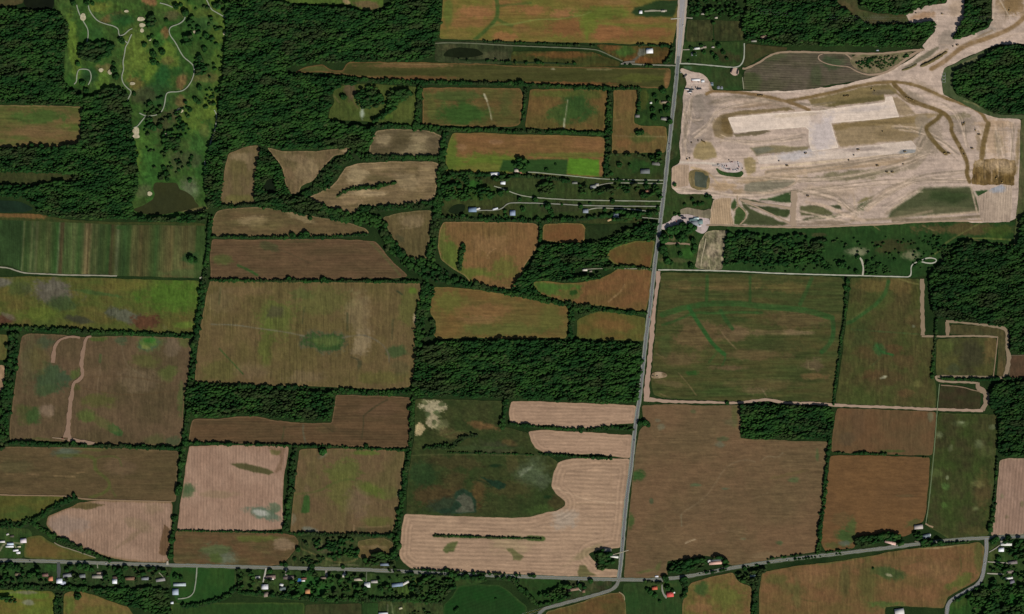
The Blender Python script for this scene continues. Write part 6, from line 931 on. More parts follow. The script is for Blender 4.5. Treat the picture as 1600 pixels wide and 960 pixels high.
basin(1119, 258.5, 12, 3, (104,124,124), 'long blue-green tank row west of the car park', 2)
basin(1125, 262, 6, 3, (100,128,118), 'small greenish tank at the corner of the car park')
basin(1371, 79, 4, 1.8, (190,206,220), 'small white-blue tank on the northern dirt track')
# earth berms
def berm(pts, w, hgt, c, label):
    P = np.array(smooth(pts, False, 2)); seg = np.hypot(*(P[1:] - P[:-1]).T); L = np.concatenate([[0], np.cumsum(seg)]); n = max(8, int(L[-1] / .8)); t = np.linspace(0, L[-1], n)
    X = np.interp(t, L, P[:, 0]); Y = np.interp(t, L, P[:, 1]); dx = np.gradient(X); dy = np.gradient(Y); l = np.hypot(dx, dy); nx_, ny_ = -dy / l, dx / l
    m = 11; V = []; 
    for j in range(m):
        u = j / (m - 1) * 2 - 1; e = np.clip(np.minimum(t, L[-1] - t) / (w * .6), 0, 1) ** .6
        ww = w * .5 * (.4 + .6 * e) * (1 + (vnoise(t / 2, t * 0 + 4, 1) - .5) * .3)
        hz = hgt * (1 - abs(u) ** 1.6) * e * (.7 + .6 * vnoise(t / 1.3, t * 0 + j * 1.7, 2)) * (j not in (0, m - 1)) + .02
        V.append(np.stack([(X + nx_ * ww * u - 800) * S, (480 - Y - ny_ * ww * u) * S, hz], -1))
    V = np.concatenate(V); F = [(j * n + i, (j + 1) * n + i, (j + 1) * n + i + 1, j * n + i + 1) for j in range(m - 1) for i in range(n - 1)]
    b = MB(); b.add(V, F); me_o = b.build('earth_mound', flat_mat('heaped_earth', c, .25, .3, c2=tuple(int(v * .8) for v in c)))
    if me_o.data.polygons[len(F) // 2].normal.z < 0: me_o.data.flip_normals()
    tag(me_o, label, 'earth mound'); return me_o
berm([(1437,104),(1450,99),(1462,92),(1474,85)], 6, 7, (104,94,60), 'long dark olive earth mound beside the diagonal dirt road')
berm([(1470,87),(1477,82),(1481,81)], 5, 5, (112,98,64), 'short olive earth mound touching the end of the long one')
berm([(1408,110),(1418,108),(1430,102),(1433,99)], 4, 4, (112,104,68), 'small olive earth mound west of the long dark one')
# ================================================================ VEHICLES
def wheels(xs, y, r, w): return [('wheel', (lambda b, x=x, sy=sy: b.cyl((x, sy * y - w / 2, r), (x, sy * y + w / 2, r), r, r, 10)), cmat((25,25,25), 'tyre')) for x in xs for sy in (-1, 1)]
def mk(name, parts):
    o = bpy.data.objects.new(name, None); col.objects.link(o)
    for pn, fn, mt in parts:
        b = MB(); fn(b); b.build(pn, mt, o)
    return o
def p_car(c):
    def body(b): b.box(0, 0, .35, 4.5, 1.8, .6); b.box(1.5, 0, .9, 1.4, 1.7, .12, taper=.9)
    def cabin(b): b.box(-.3, 0, .95, 2.4, 1.6, .55, taper=.78)
    return mk('parked_car', [('body', body, cmat(c, 'paint')), ('cabin', cabin, cmat((40,44,50), 'paint')), ('roof', lambda b: b.box(-.3, 0, 1.5, 1.7, 1.2, .05), cmat(c, 'paint')), *wheels((-1.4, 1.4), .8, .33, .22)])
def p_truck(c):
    return mk('pickup_truck', [('body', lambda b: (b.box(0, 0, .5, 5.6, 2.0, .5), b.box(2.0, 0, 1.0, 1.5, 1.9, .3), b.box(-1.6, .92, 1.0, 2.3, .12, .4), b.box(-1.6, -.92, 1.0, 2.3, .12, .4)), cmat(c, 'paint')), ('cab', lambda b: b.box(.4, 0, 1.0, 1.9, 1.8, .8, taper=.85), cmat((46,50,56), 'paint')), ('roof', lambda b: b.box(.4, 0, 1.8, 1.5, 1.45, .06), cmat(c, 'paint')), *wheels((-1.7, 1.8), .9, .42, .28)])
def p_semi(c, tc=(60,60,66)):
    return mk('semi_trailer', [('cargo_box', lambda b: b.box(-1.5, 0, 1.2, 12.5, 2.5, 2.7), cmat(c, 'paint')), ('tractor', lambda b: (b.box(6.8, 0, .9, 2.8, 2.4, 2.4), b.box(8.6, 0, .9, 1.2, 2.2, 1.3)), cmat(tc, 'paint')), ('chassis', lambda b: b.box(0, 0, .8, 16, 1.0, .35), cmat((40,40,40), 'paint')), *wheels((-6.5, -5.2, 5.6, 8.4), 1.1, .5, .3)])
def p_exc(c=(160,134,76)):
    return mk('excavator', [('track', lambda b: b.box(0, 1.3, 0, 5, .8, 1.1, taper=.85), cmat((40,38,36), 'tyre')), ('track', lambda b: b.box(0, -1.3, 0, 5, .8, 1.1, taper=.85), cmat((40,38,36), 'tyre')), ('body', lambda b: (b.box(-.6, 0, 1.1, 4.2, 3, 1.5), b.box(-2.2, 0, 1.2, 1, 2.9, 1.7)), cmat(c, 'paint')), ('cab', lambda b: b.box(.9, 1, 1.2, 1.7, 1.1, 2, taper=.9), cmat((60,64,70), 'paint')),
      ('boom', lambda b: (b.cyl((1, 0, 2), (4.2, 0, 5), .4, .32, 6), b.cyl((4.2, 0, 5), (7.6, 0, 2.6), .32, .24, 6)), cmat(c, 'paint')), ('bucket', lambda b: b.box(7.8, 0, 1.3, 1.3, 1.6, 1.3, taper=.7), cmat((60,56,50), 'paint'))])
def p_dump(c=(170,144,86)):
    return mk('dump_truck', [('dump_body', lambda b: (b.box(-1.8, 0, 1.6, 6, 3.4, .3), b.box(-1.8, 1.6, 1.9, 6, .2, 1.2), b.box(-1.8, -1.6, 1.9, 6, .2, 1.2), b.box(1.1, 0, 1.9, .2, 3.2, 1.6)), cmat(c, 'paint')), ('cab', lambda b: b.box(3.4, 0, 1.2, 2.2, 2.6, 2.2, taper=.9), cmat(c, 'paint')), ('load', lambda b: b.box(-1.8, 0, 1.9, 5.6, 3, 1.1, taper=.5), cmat((110,90,60), 'wall')), *wheels((-3.2, -1.4, 3.2), 1.4, .85, .6)])
def p_dozer(c=(158,134,78)):
    return mk('bulldozer', [('track', lambda b: b.box(0, 1.2, 0, 4.4, .7, 1.2, taper=.8), cmat((38,36,34), 'tyre')), ('track', lambda b: b.box(0, -1.2, 0, 4.4, .7, 1.2, taper=.8), cmat((38,36,34), 'tyre')), ('body', lambda b: b.box(.2, 0, .8, 3.4, 1.6, 1.3), cmat(c, 'paint')), ('cab', lambda b: b.box(-.9, 0, 2.1, 1.6, 1.5, 1.3, taper=.9), cmat((60,62,66), 'paint')), ('blade', lambda b: b.box(2.9, 0, .1, .3, 3.8, 1.3), cmat(c, 'paint'))])
PRO = {}
VE = []
def vehicle(kind, x, y, an, c=None, label=None, group=None, sc=1.0):
    key = (kind, c)
    fn = dict(car=p_car, pickup=p_truck, semi=p_semi, excavator=p_exc, dump=p_dump, dozer=p_dozer)[kind]
    if key not in PRO: o = PRO[key] = fn(c) if c else fn()
    else:
        src = PRO[key]; o = src.copy(); col.objects.link(o)
        for ch in src.children: q = ch.copy(); col.objects.link(q); q.parent = o
    o.location = W(x, y, 0); o.location.z = Z[0] + .02; o.rotation_euler = (0, 0, math.radians(an)); o.scale = (sc,) * 3
    o['category'] = dict(car='car', pickup='pickup', semi='lorry', excavator='excavator', dump='dump truck', dozer='bulldozer')[kind]
    if label: o['label'] = label
    if group: o['group'] = group
    elif 'group' in o: del o['group']
    VE.append((o, x, y, kind)); return o
EARTH = [(1472,22.5,-10,'excavator','by the cleared dirt at the north'),(1577,17,80,'excavator','in the northeast dirt corner'),(1496,71,10,'dump','on the diagonal dirt road, eastern of two'),(1489,73,20,'dozer','on the diagonal dirt road, western of two'),(1431,21,-15,'dozer','in the reddish cleared patch'),(1320,151,0,'dump','on the upper olive band, western of two'),(1325,150.5,5,'dump','on the upper olive band, eastern of two'),(1362,140,60,'excavator','in the middle of the upper olive band'),(1366.5,142.5,0,'dozer','just southeast of the olive band excavator'),(1417,153.5,-30,'excavator','on the winding olive haul road, northernmost'),(1421,155,-25,'dump','on the winding olive haul road, next southeast'),(1425,157,-20,'dump','on the winding olive haul road, third southeast'),
 (1504,195,95,'dump','western of a pair near the eastern bend'),(1506.5,193.5,60,'dump','eastern of a pair near the eastern bend'),(1524,204,90,'excavator','alone on pale dirt, east side'),(1530,211,-5,'dump','below the lone eastern excavator'),(1519,232.5,-5,'dump','low on the east side'),(1502,234,-60,'dump','on the winding haul road, southern stretch, upper'),(1507,243,-60,'dump','on the winding haul road, southern stretch, lower'),(1476,240,10,'excavator','at the south end of the hooked haul road, western'),(1483,240,-15,'dump','at the south end of hooked haul road, eastern'),(1341,234.5,5,'dump','on the second pale strip, west part'),(1414,237.5,10,'dump','on the second pale strip, east end'),(1379,206,5,'dozer','on the olive ground right of the white pad'),(1259,240,15,'dump','on the bluish bare patch'),(1217,252,20,'dozer','southwest of the bluish bare patch'),(1230,259.5,0,'dump','below the second strip, west'),(1371,259.5,0,'dump','below the second strip, east'),(1411,257,8,'dozer','farthest east below the second strip'),(1326,251,60,'dozer','tiny, between the strips'),(1386,269.5,0,'dump','left of two south of the strips'),(1394.5,269.5,5,'dump','right of two south of the strips'),(1262.5,307,-5,'dump','alone on pale dirt, south part'),
 (1556.5,279,50,'excavator','in the rough dug corner, western'),(1566,285,60,'excavator','in the rough dug corner, eastern'),(1186,150,0,'dump','on the northwestern haul road, left'),(1190.5,150,0,'dump','on the northwestern haul road, right'),(1080.5,223.5,50,'dozer','at the west side, left of the trio'),(1091,220.5,80,'dozer','first of the trio above the olive mound'),(1098,221.5,-45,'dump','second of the trio above the olive mound'),(1101.5,223.5,-50,'dump','third of the trio above the olive mound'),(1074,249.5,60,'excavator','left of two by the site entrance'),(1077.5,248,50,'dozer','right of two by the site entrance'),(1334,243,0,'dozer','between the two pale strips')]
NM = dict(excavator='dusty yellow excavator', dump='dusty yellow dump truck', dozer='dusty yellow bulldozer')
for x, y, an, kd, lb in EARTH: vehicle(kd, x, y, an, None, f'{NM[kd]} {lb}', sc=1.05)
CC = [(206,206,208),(60,62,68),(34,36,42),(140,44,38),(88,100,118),(160,162,164)]
park = [(1123,257.4),(1121,257.2),(1132,259.6),(1135.4,259.8),(1128.5,258.5),(1130,261.5),(1132,263.6),(1136.5,264.4),(1138.6,264.6),(1140.5,265),(1145.4,266),(1147.4,265.8),(1150,265.6),(1152,263.6),(1153.4,264.6),(1154.6,261.2),(1153.8,258.8),(1153.4,256.6),(1153.2,254),(1139,250.6),(1141,253.6),(1143.8,253.4),(1151,266.4),(1134,264.6),(1129,260),(1160,263.6)]
for i, (x, y) in enumerate(park):
    vehicle('pickup' if i % 3 == 0 else 'car', x, y, [0, 90, 90, 80, 100, 20, 90][i % 7], CC[i % 6], 'vehicle parked in the pale gravel car park on site', 'vehicles in the gravel car park')
for i, (x, y, an) in enumerate([(1062.5,348,0),(1062.6,350,0),(1062.4,352,0),(1063,345.6,50),(1090.6,351.6,90),(1093.6,352.2,90),(1049,344,90),(1056.6,346,90)]):
    vehicle('pickup' if i % 2 else 'car', x, y, an, CC[(i + 2) % 6], 'vehicle parked in the paved yard by the teal-roofed buildings', 'vehicles in the teal-roofed yard')
for x, y, an, c, lb in [(1070.5,119.8,42,(60,62,66),'dark lorry parked askew at the top of the northern yard'),(1080,141.2,8,(80,96,100),'dark grey lorry in the northern yard, longest row'),(1074,140.2,0,(196,196,200),'white lorry at the west of the northern yard'),(1078,144.8,8,(210,212,214),'white lorry nearest the south rim of northern yard'),(1092,139.8,8,(70,72,78),'dark lorry at the east of the northern yard'),(1064.5,338.6,0,(70,66,66),'dark lorry along the top of the paved yard'),(1068.5,342,6,(50,50,54),'black lorry in the middle of the paved yard')]:
    vehicle('semi', x, y, an, c, lb)
for i, (x, y) in enumerate([(1081.5,137.2),(1087,137),(1090,137.2),(1081,127.4),(1091,128.2),(1096.5,130),(1063.5,113.5),(1079,148)]):
    vehicle('pickup' if i % 2 else 'car', x, y, 80 + 10 * i, CC[i % 6], 'vehicle parked in the northern construction yard', 'vehicles in the northern yard')
vehicle('semi', 1143.4, 111, 70, (84,64,58), 'brown lorry on the west side of the tiny gravel yard'); vehicle('semi', 1152.6, 113.5, 80, (48,44,44), 'black lorry on the east side of the tiny gravel yard')
vehicle('pickup', 98, 685.3, 0, (150,50,40), 'red pickup at the south gate of the square brown field')
vehicle('pickup', 1026.5, 587, 0, (36,38,42), 'dark pickup on the pale spot beside the haul track, eastern'); vehicle('pickup', 1020, 587, 0, (40,42,46), 'dark pickup on the pale spot beside the haul track, western')
area('gravel_patch', [(1019,584),(1028,582),(1037,583),(1042,587),(1036,590),(1026,591),(1018,590)], (160,140,116), (112,96,70), (5,4), .5, .1, label='small pale gravel spot with two pickups beside the haul track', cat='gravel patch')
for i, (x, y, an, c, rd) in enumerate([(1058,118,87,(40,42,48),'main road near the northern yard'),(1045.4,225,84,(30,32,36),'main road near the site entrance'),(1043.8,236,84,(210,210,212),'main road just above the site entrance'),(1032.4,341,83,(200,200,204),'main road beside the tree-dotted lots'),(991,688,83,(30,32,40),'main road beside the lower tan strip'),(973.3,842,86,(36,38,44),'main road beside the vast plain field'),(47,876.6,0,(70,74,80),'east-west road near the farm sheds'),(166,880.6,-1,(226,226,228),'east-west road by the western gardens'),(1230,875.2,8,(206,206,208),'slanting road, western'),(1538.6,880,84,(214,214,216),'curved southeast road'),(1067.4,40,86,(198,198,202),'main road in its newly paved northern stretch'),(1014.8,496,84,(150,40,36),'main road beside the big streaky field'),(1006.4,560,84,(60,90,130),'main road beside the central wood'),(812,901,-2,(190,190,186),'east-west road below the broad tan field')]):
    vehicle('car', x, y, an, c, {(40,42,48):'dark grey',(30,32,36):'black',(210,210,212):'pale grey',(200,200,204):'silver',(30,32,40):'dark blue',(36,38,44):'charcoal',(70,74,80):'grey',(226,226,228):'bright white',(206,206,208):'light',(198,198,202):'silver-grey',(150,40,36):'red',(60,90,130):'blue',(190,190,186):'pale',(214,214,216):'white'}[c] + ' car driving on the ' + rd)
# ================================================================ POWER LINE
def pylon(x, y, label):
    o = bpy.data.objects.new('power_pylon', None); col.objects.link(o); o.location = W(x, y, 0); tag(o, label, 'pylon')
    for s_ in (-1, 1):
        b = MB(); b.cyl((0, s_ * 4.2, 0), (0, s_ * 3.4, 27), .35, .22, 8); b.build('leg', cmat((84,76,66), 'wall'), o)
    b = MB(); b.cyl((0, -8, 23), (0, 8, 23), .2, .2, 6); b.build('crossarm', cmat((84,76,66), 'wall'), o)
    for yy in (-7.5, 0, 7.5):
        b = MB(); b.cyl((0, yy, 21), (0, yy, 23), .16, .16, 6); b.build('insulator', cmat((180,180,176), 'wall'), o)
    return o
pylon(1354, 32, 'twin-legged power pylon in the cleared corridor, western'); pylon(1536, 31, 'twin-legged power pylon beside the narrow wood strip, eastern')
for k, yy in enumerate((-7.5, 0, 7.5)):
    b = MB(); n = 24
    for (xa, ya), (xb, yb) in zip([(1180,18),(1354,32),(1536,31)], [(1354,32),(1536,31),(1680,30)]):
        A = Vector(W(xa, ya, 21)); B = Vector(W(xb, yb, 21)); A.y += yy; B.y += yy
        q = [A.lerp(B, i / 12) - Vector((0, 0, 9 * 4 * (i / 12) * (1 - i / 12))) for i in range(13)]
        for u, v in zip(q[:-1], q[1:]): b.cyl(u, v, .05, .05, 4)
    tag(b.build('power_cable', cmat((150,150,150), 'wall')), ['southern', 'middle', 'northern'][k] + ' cable of the three strung between the pylons', 'cable')
# ================================================================ WOODS (masses nobody could count)
wood([(0,12),(40,14),(60,16),(85,15),(95,24),(106,38),(109,55),(104,80),(101,100),(103,125),(108,138),(132,150),(160,162),(160,168),(128,166),(60,164),(0,163)], 'dense dark wood filling the northwest corner, west of the golf course')
wood([(127,168),(132,150),(150,150),(160,138),(166,137),(198,140),(201,158),(209,175),(205,190),(208,215),(216,232),(215,262),(219,292),(211,310),(206,325),(212,338),(255,340),(305,334),(325,326),(327,342),(300,349),(230,346),(190,344),(110,342),(60,335),(52,328),(52,318),(30,310),(0,305),(0,232),(85,230),(124,226),(126,195)], 'ragged wood between the golf course and the striped vegetable field', holes=[[(0,272),(50,270),(90,272),(118,276),(114,283),(90,284),(60,290),(0,290)], [(0,309),(55,318),(60,330),(40,336),(0,336)]])
wood([(352,33),(352,0),(425,2),(480,9),(520,11),(545,12),(575,19),(598,17),(610,6),(613,0),(696,0),(690,37),(685,60),(679,68),(679,88),(650,96),(550,97),(512,99),(482,101),(447,106),(447,114),(500,120),(548,125),(558,132),(535,135),(516,150),(523,160),(513,172),(511,188),(550,196),(583,198),(588,205),(580,223),(574,240),(550,232),(495,233),(440,235),(417,229),(405,226),(380,231),(358,237),(353,250),(350,280),(345,312),(346,325),(325,325),(320,292),(317,262),(326,240),(331,215),(340,195),(342,165),(346,130),(349,100),(352,60)], 'largest dark wood, between golf course and northern fields, reaching the north edge')
wood([(555,148),(565,138),(580,142),(600,150),(601,163),(590,170),(567,171),(552,160)], 'small copse in the irregular olive clearing', sp=3.6, R=2.2)
wood([(570,133),(580,133),(590,140),(578,150),(570,145)], 'tiny copse at the top of the olive clearing', sp=3.6, R=2.2)
wood([(606,143),(620,139),(648,146),(640,156),(622,163),(608,180),(592,192),(578,191),(600,176),(606,160)], 'hook-shaped wooded gully in the olive clearing', sp=3.6, R=2.3)
wood([(405,232),(418,236),(429,248),(441,262),(446,288),(453,303),(470,306),(488,310),(503,320),(512,330),(480,327),(440,322),(398,320),(398,300),(396,282),(400,262),(405,240)], 'wooded hollow around a dark pool between two brown fields', holes=[[(415,282),(426,280),(432,290),(430,302),(419,304),(413,294)]])
wood([(672,535),(700,532),(740,532),(800,531),(860,532),(920,532),(1004,536),(1003,580),(999,618),(995,628),(960,631),(900,628),(800,624),(790,622),(760,622),(700,620),(652,621),(644,610),(648,570),(652,548)], 'big rectangular wood in the centre, just west of the main road')
wood([(290,604),(340,602),(400,606),(440,609),(500,612),(521,613),(523,632),(517,658),(480,658),(430,655),(400,651),(370,649),(340,653),(302,652),(291,640)], 'rectangular wood east of the square brown field', sp=3.8)
wood([(1157,632),(1180,631),(1240,633),(1300,635),(1304,650),(1299,688),(1280,687),(1180,686),(1156,684)], 'small square wood among brown fields east of the road')
wood([(1450,432),(1456,424),(1470,412),(1478,400),(1490,387),(1502,375),(1540,380),(1575,385),(1590,380),(1592,345),(1596,335),(1600,335),(1600,552),(1585,553),(1577,548),(1576,514),(1545,508),(1500,501),(1470,500),(1458,492),(1454,470)], 'very dark dense wood on the east edge below the site', tone=.9)
wood([(1562,597),(1600,594),(1600,716),(1561,713),(1558,690),(1560,655),(1548,640),(1545,622),(1546,605)], 'dark wood on the east edge beside the mottled meadow', tone=.9)
wood([(1489,111),(1512,101),(1534,92),(1545,82),(1562,73),(1582,71),(1600,71),(1600,178),(1556,180),(1538,171),(1516,156),(1496,151),(1488,140)], 'dense wood in the northeast, inside the curving dirt road')
wood([(1172,0),(1294,0),(1312,12),(1335,26),(1345,34),(1362,38),(1412,39),(1450,33),(1461,35),(1462,46),(1452,60),(1440,73),(1412,76),(1325,73),(1250,73),(1225,73),(1172,68),(1163,60),(1160,45),(1163,14)], 'wide wood east of the northern road, south of power line corridor')
wood([(1327,0),(1345,14),(1360,18),(1375,22),(1417,24),(1440,14),(1452,9),(1481,3),(1482,0)], 'wood wedge on the north edge, above the power line corridor')
wood([(1507,0),(1549,0),(1548,24),(1546,42),(1530,50),(1512,57),(1488,64),(1487,60),(1496,45),(1507,27)], 'narrow wood strip on the north edge between cleared dirt areas')
wood([(1076,0),(1172,0),(1162,14),(1160,32),(1112,31),(1078,28)], 'scattered dark trees in the lot beside the northern road', dens=.55, sp=4.5)
wood([(1138,362),(1200,367),(1250,368),(1292,369),(1294,385),(1290,402),(1270,414),(1200,416),(1150,414),(1135,412),(1133,400)], 'thin bushy wood in the dark pasture, western part', dens=.62, sp=3.6, R=2.2, h=9)
wood([(1136,362),(1150,366),(1148,380),(1140,410),(1131,420),(1130,400)], 'line of bushes along the west side of the pasture', sp=3.4, R=2.2, h=9)
wood([(846,380),(900,380),(940,377),(970,362),(1000,352),(1028,346),(1024,376),(990,378),(965,385),(950,395),(948,405),(962,416),(955,420),(925,416),(900,418),(895,430),(930,430),(945,433),(935,437),(900,441),(870,440),(835,437),(818,450),(810,462),(800,455),(804,442),(816,430),(828,412),(838,392)], 'dark irregular wood west of the main road with a house hidden inside')
wood([(1043,884),(1052,880),(1060,876),(1100,870),(1108,872),(1104,878),(1100,886),(1080,893),(1060,897),(1046,898)], 'small roadside wood west of the long pinkish farmhouse', sp=4.2, R=2.8)
wood([(1108,871),(1130,868),(1142,880),(1138,886),(1126,888),(1130,882),(1120,876),(1108,876)], 'trees wrapped around the long pinkish farmhouse', sp=4, R=2.6)
wood([(930,862),(945,856),(952,862),(958,866),(956,875),(962,880),(950,882),(940,880),(934,872)], 'tree clump at the roadside farmstead in the tan field', sp=4, R=2.8)
wood([(933,884),(940,881),(948,883),(950,888),(942,891),(935,888)], 'little tree clump south of the roadside farmstead', sp=4, R=2.8)
wood([(1336,840),(1345,838),(1368,834),(1390,829),(1402,834),(1412,842),(1408,850),(1395,848),(1380,846),(1360,852),(1340,857),(1334,852)], 'roadside trees around the small pinkish farmhouse', sp=4.2, R=2.8, dens=.85)
wood([(1425,832),(1436,832),(1442,842),(1450,842),(1462,844),(1478,846),(1484,849),(1470,852),(1440,855),(1434,848)], 'trees around the grey roadside farmhouse', sp=4.2, R=2.6, dens=.9)
wood([(265,920),(262,945),(270,952),(262,962),(262,1000),(248,1000),(238,958),(200,946),(175,938),(152,928),(140,920),(165,917),(200,919),(235,917)], 'thick scrubby wood south of the western back gardens', sp=3.6, R=2.3, h=9)
wood([(125,72),(140,65),(155,67),(176,65),(181,74),(172,93),(150,98),(128,93),(124,85)], 'dark copse west of the centre of the golf course', sp=4, R=2.6)
wood([(254,206),(262,203),(271,203),(279,214),(283,232),(281,240),(256,240)], 'dark copse in the south of the golf course', sp=4, R=2.5)
wood([(230,30),(240,22),(247,30),(246,42),(237,46),(228,46)], 'dark copse near the north edge of the golf course', sp=4, R=2.5)
wood([(272,56),(285,54),(305,56),(306,66),(298,76),(288,72),(282,64)], 'loose copse inside the longest golf path', sp=4, R=2.4, dens=.8)
wood([(303,86),(314,85),(320,100),(322,116),(312,122),(304,116),(306,104)], 'narrow copse on the east side of the golf course', sp=4, R=2.5, dens=.8)
wood([(1186,908),(1174,914),(1160,911),(1150,901),(1152,896),(1175,892),(1196,885),(1196,893),(1190,898)], 'trees in the small lot south of the slanting road', sp=3.6, R=2.4, dens=.85)
wood([(1330,94),(1350,88),(1376,88),(1400,86),(1421,86),(1420,90),(1400,94),(1398,100),(1385,108),(1370,111),(1345,108),(1332,101)], 'rows of nursery bushes inside the dirt loop', sp=2.6, R=1.3, h=3, dens=.5, name='nursery_shrubbery', cat='bushes')
wood([(1434,370),(1450,368),(1470,368),(1490,373),(1500,378),(1490,388),(1478,402),(1470,398),(1466,390),(1450,385),(1438,378)], 'scattered dark bushes in the east of the pasture', sp=3.6, R=1.6, h=5, dens=.55, name='shrubbery', cat='bushes')
wood([(1400,368),(1430,372),(1465,392),(1480,408),(1450,425),(1425,415),(1408,400)], 'sparse bushes around the little loop lane', sp=4.5, R=1.4, h=4, dens=.1, name='shrubbery', cat='bushes')
wood([(1350,408),(1380,412),(1395,425),(1390,430),(1352,429)], 'low bushes east of the short white path', sp=3.6, R=1.4, h=4, dens=.45, name='shrubbery', cat='bushes')
wood([(1200,405),(1300,402),(1330,412),(1335,428),(1200,425),(1160,420)], 'sparse bushes along the lane in the pasture', sp=4.2, R=1.6, h=4, dens=.2, name='shrubbery', cat='bushes')
wood([(1300,372),(1340,370),(1400,385),(1410,400),(1380,410),(1345,395),(1300,390)], 'sparse bushes around bare gravel spot in the pasture', sp=5, R=1.3, h=4, dens=.06, name='shrubbery', cat='bushes')
wood([(1546,915),(1600,915),(1600,960),(1530,960),(1520,945),(1505,935),(1520,925)], 'overgrown trees in the southeast corner', sp=4, R=2.3, dens=.72)
wood([(1556,842),(1600,842),(1600,912),(1544,912),(1548,885)], 'garden trees in the southeast corner above the overgrown part', sp=4.4, R=2.3, dens=.3)
wood([(0,884),(40,883),(60,888),(85,905),(85,912),(0,914)], 'garden trees at the west end of the southern road', sp=4.4, R=2.3, dens=.35)
wood([(100,884),(180,884),(262,888),(268,912),(180,914),(100,912)], 'garden trees among the western houses of the southern road', sp=4.4, R=2.4, dens=.26)
wood([(372,892),(520,896),(700,902),(704,912),(685,938),(600,936),(500,934),(420,930),(372,922)], 'garden trees among the central houses of the southern road', sp=4.6, R=2.3, dens=.22)
wood([(470,842),(560,840),(562,872),(540,870),(520,872),(500,864),(480,856)], 'scrub bushes north of the southern road, round a bare patch', sp=3.6, R=2, h=6, dens=.5, name='shrubbery', cat='bushes')
wood([(470,870),(500,868),(516,878),(490,884),(465,882)], 'scrub bushes beside the curving farm track', sp=3.6, R=2, h=6, dens=.5, name='shrubbery', cat='bushes')
wood([(565,872),(600,860),(616,866),(616,886),(600,884),(575,884)], 'trees around the bluish house north of the southern road', sp=4, R=2.6, dens=.8)
wood([(688,290),(720,286),(770,296),(800,300),(780,312),(740,314),(690,312)], 'bushy thicket north of the small dark western pond', sp=3.8, R=2.3, dens=.62)
wood([(690,272),(760,274),(800,275),(795,282),(770,284),(745,292),(730,288),(690,284)], 'bushy thicket below the long white barn', sp=3.8, R=2.2, dens=.5)
wood([(840,288),(858,284),(868,285),(866,296),(860,306),(842,306)], 'dense copse west of the rusty square paddock', sp=4, R=2.5)
wood([(902,290),(950,288),(985,292),(988,300),(960,306),(905,304)], 'loose trees east of the rusty square paddock', sp=4.2, R=2.3, dens=.5)
wood([(985,288),(1034,290),(1033,312),(1000,310),(992,300)], 'loose trees by the reddish house next to the main road', sp=4.2, R=2.4, dens=.5)
wood([(940,240),(1030,242),(1036,262),(1018,258),(1000,246),(945,246)], 'trees along the top of the house lots by the main road', sp=4.2, R=2.3, dens=.45)
wood([(958,328),(1030,330),(1030,348),(980,350),(958,346)], 'trees around the grey-blue house near the main road', sp=4.4, R=2.4, dens=.42)
wood([(640,908),(700,905),(720,912),(700,925),(695,940),(660,936),(650,924)], 'scrubby belt west of the deep green wedge field', sp=3.6, R=2, h=7, dens=.6)
wood([(840,930),(875,915),(905,910),(918,918),(900,932),(870,940)], 'trees around the brownish house in the road bend', sp=4.2, R=2.5, dens=.6)
wood([(1112,30),(1118,30),(1119,66),(1112,66)], 'thin line of bushes between two dull olive lots', sp=3.6, R=1.8, h=6, dens=.6, name='shrubbery', cat='bushes')
wood([(808,248),(822,250),(828,256),(820,266),(812,270),(812,262),(800,262),(802,254)], 'crescent of dark trees round the small farmyard west', sp=4, R=2.5)
wood([(640,953),(668,948),(684,952),(688,962),(640,966)], 'bushes in the algae pond at the south edge', sp=4.6, R=2, h=5, dens=.4, name='shrubbery', cat='bushes')
wood([(0,930),(15,931),(30,940),(28,943),(8,941),(0,939)], 'small dark copse in the southwest corner field', sp=3.6, R=2.2)
wood([(285,0),(350,0),(350,60),(343,150),(330,190),(318,180),(322,140),(326,90),(300,60),(290,30)], 'sparse small trees on the eastern fairways of the golf course', sp=4.6, R=2.1, h=8, dens=.2, name='shrubbery', cat='bushes')
wood([(225,150),(290,150),(300,190),(290,262),(250,285),(230,240),(222,190)], 'sparse small trees on the southern fairways of the golf course', sp=4.6, R=2.1, h=8, dens=.16, name='shrubbery', cat='bushes')
wood([(660,446),(676,446),(682,452),(676,465),(671,490),(660,490)], 'scrubby trees at the northwest corner of the olive and brown field', R=1.9, h=8)
wood([(812,440),(838,438),(834,444),(842,457),(862,466),(850,468),(812,456)], 'scrubby trees at the west tip of the curved orange-brown field', R=1.9, h=8)
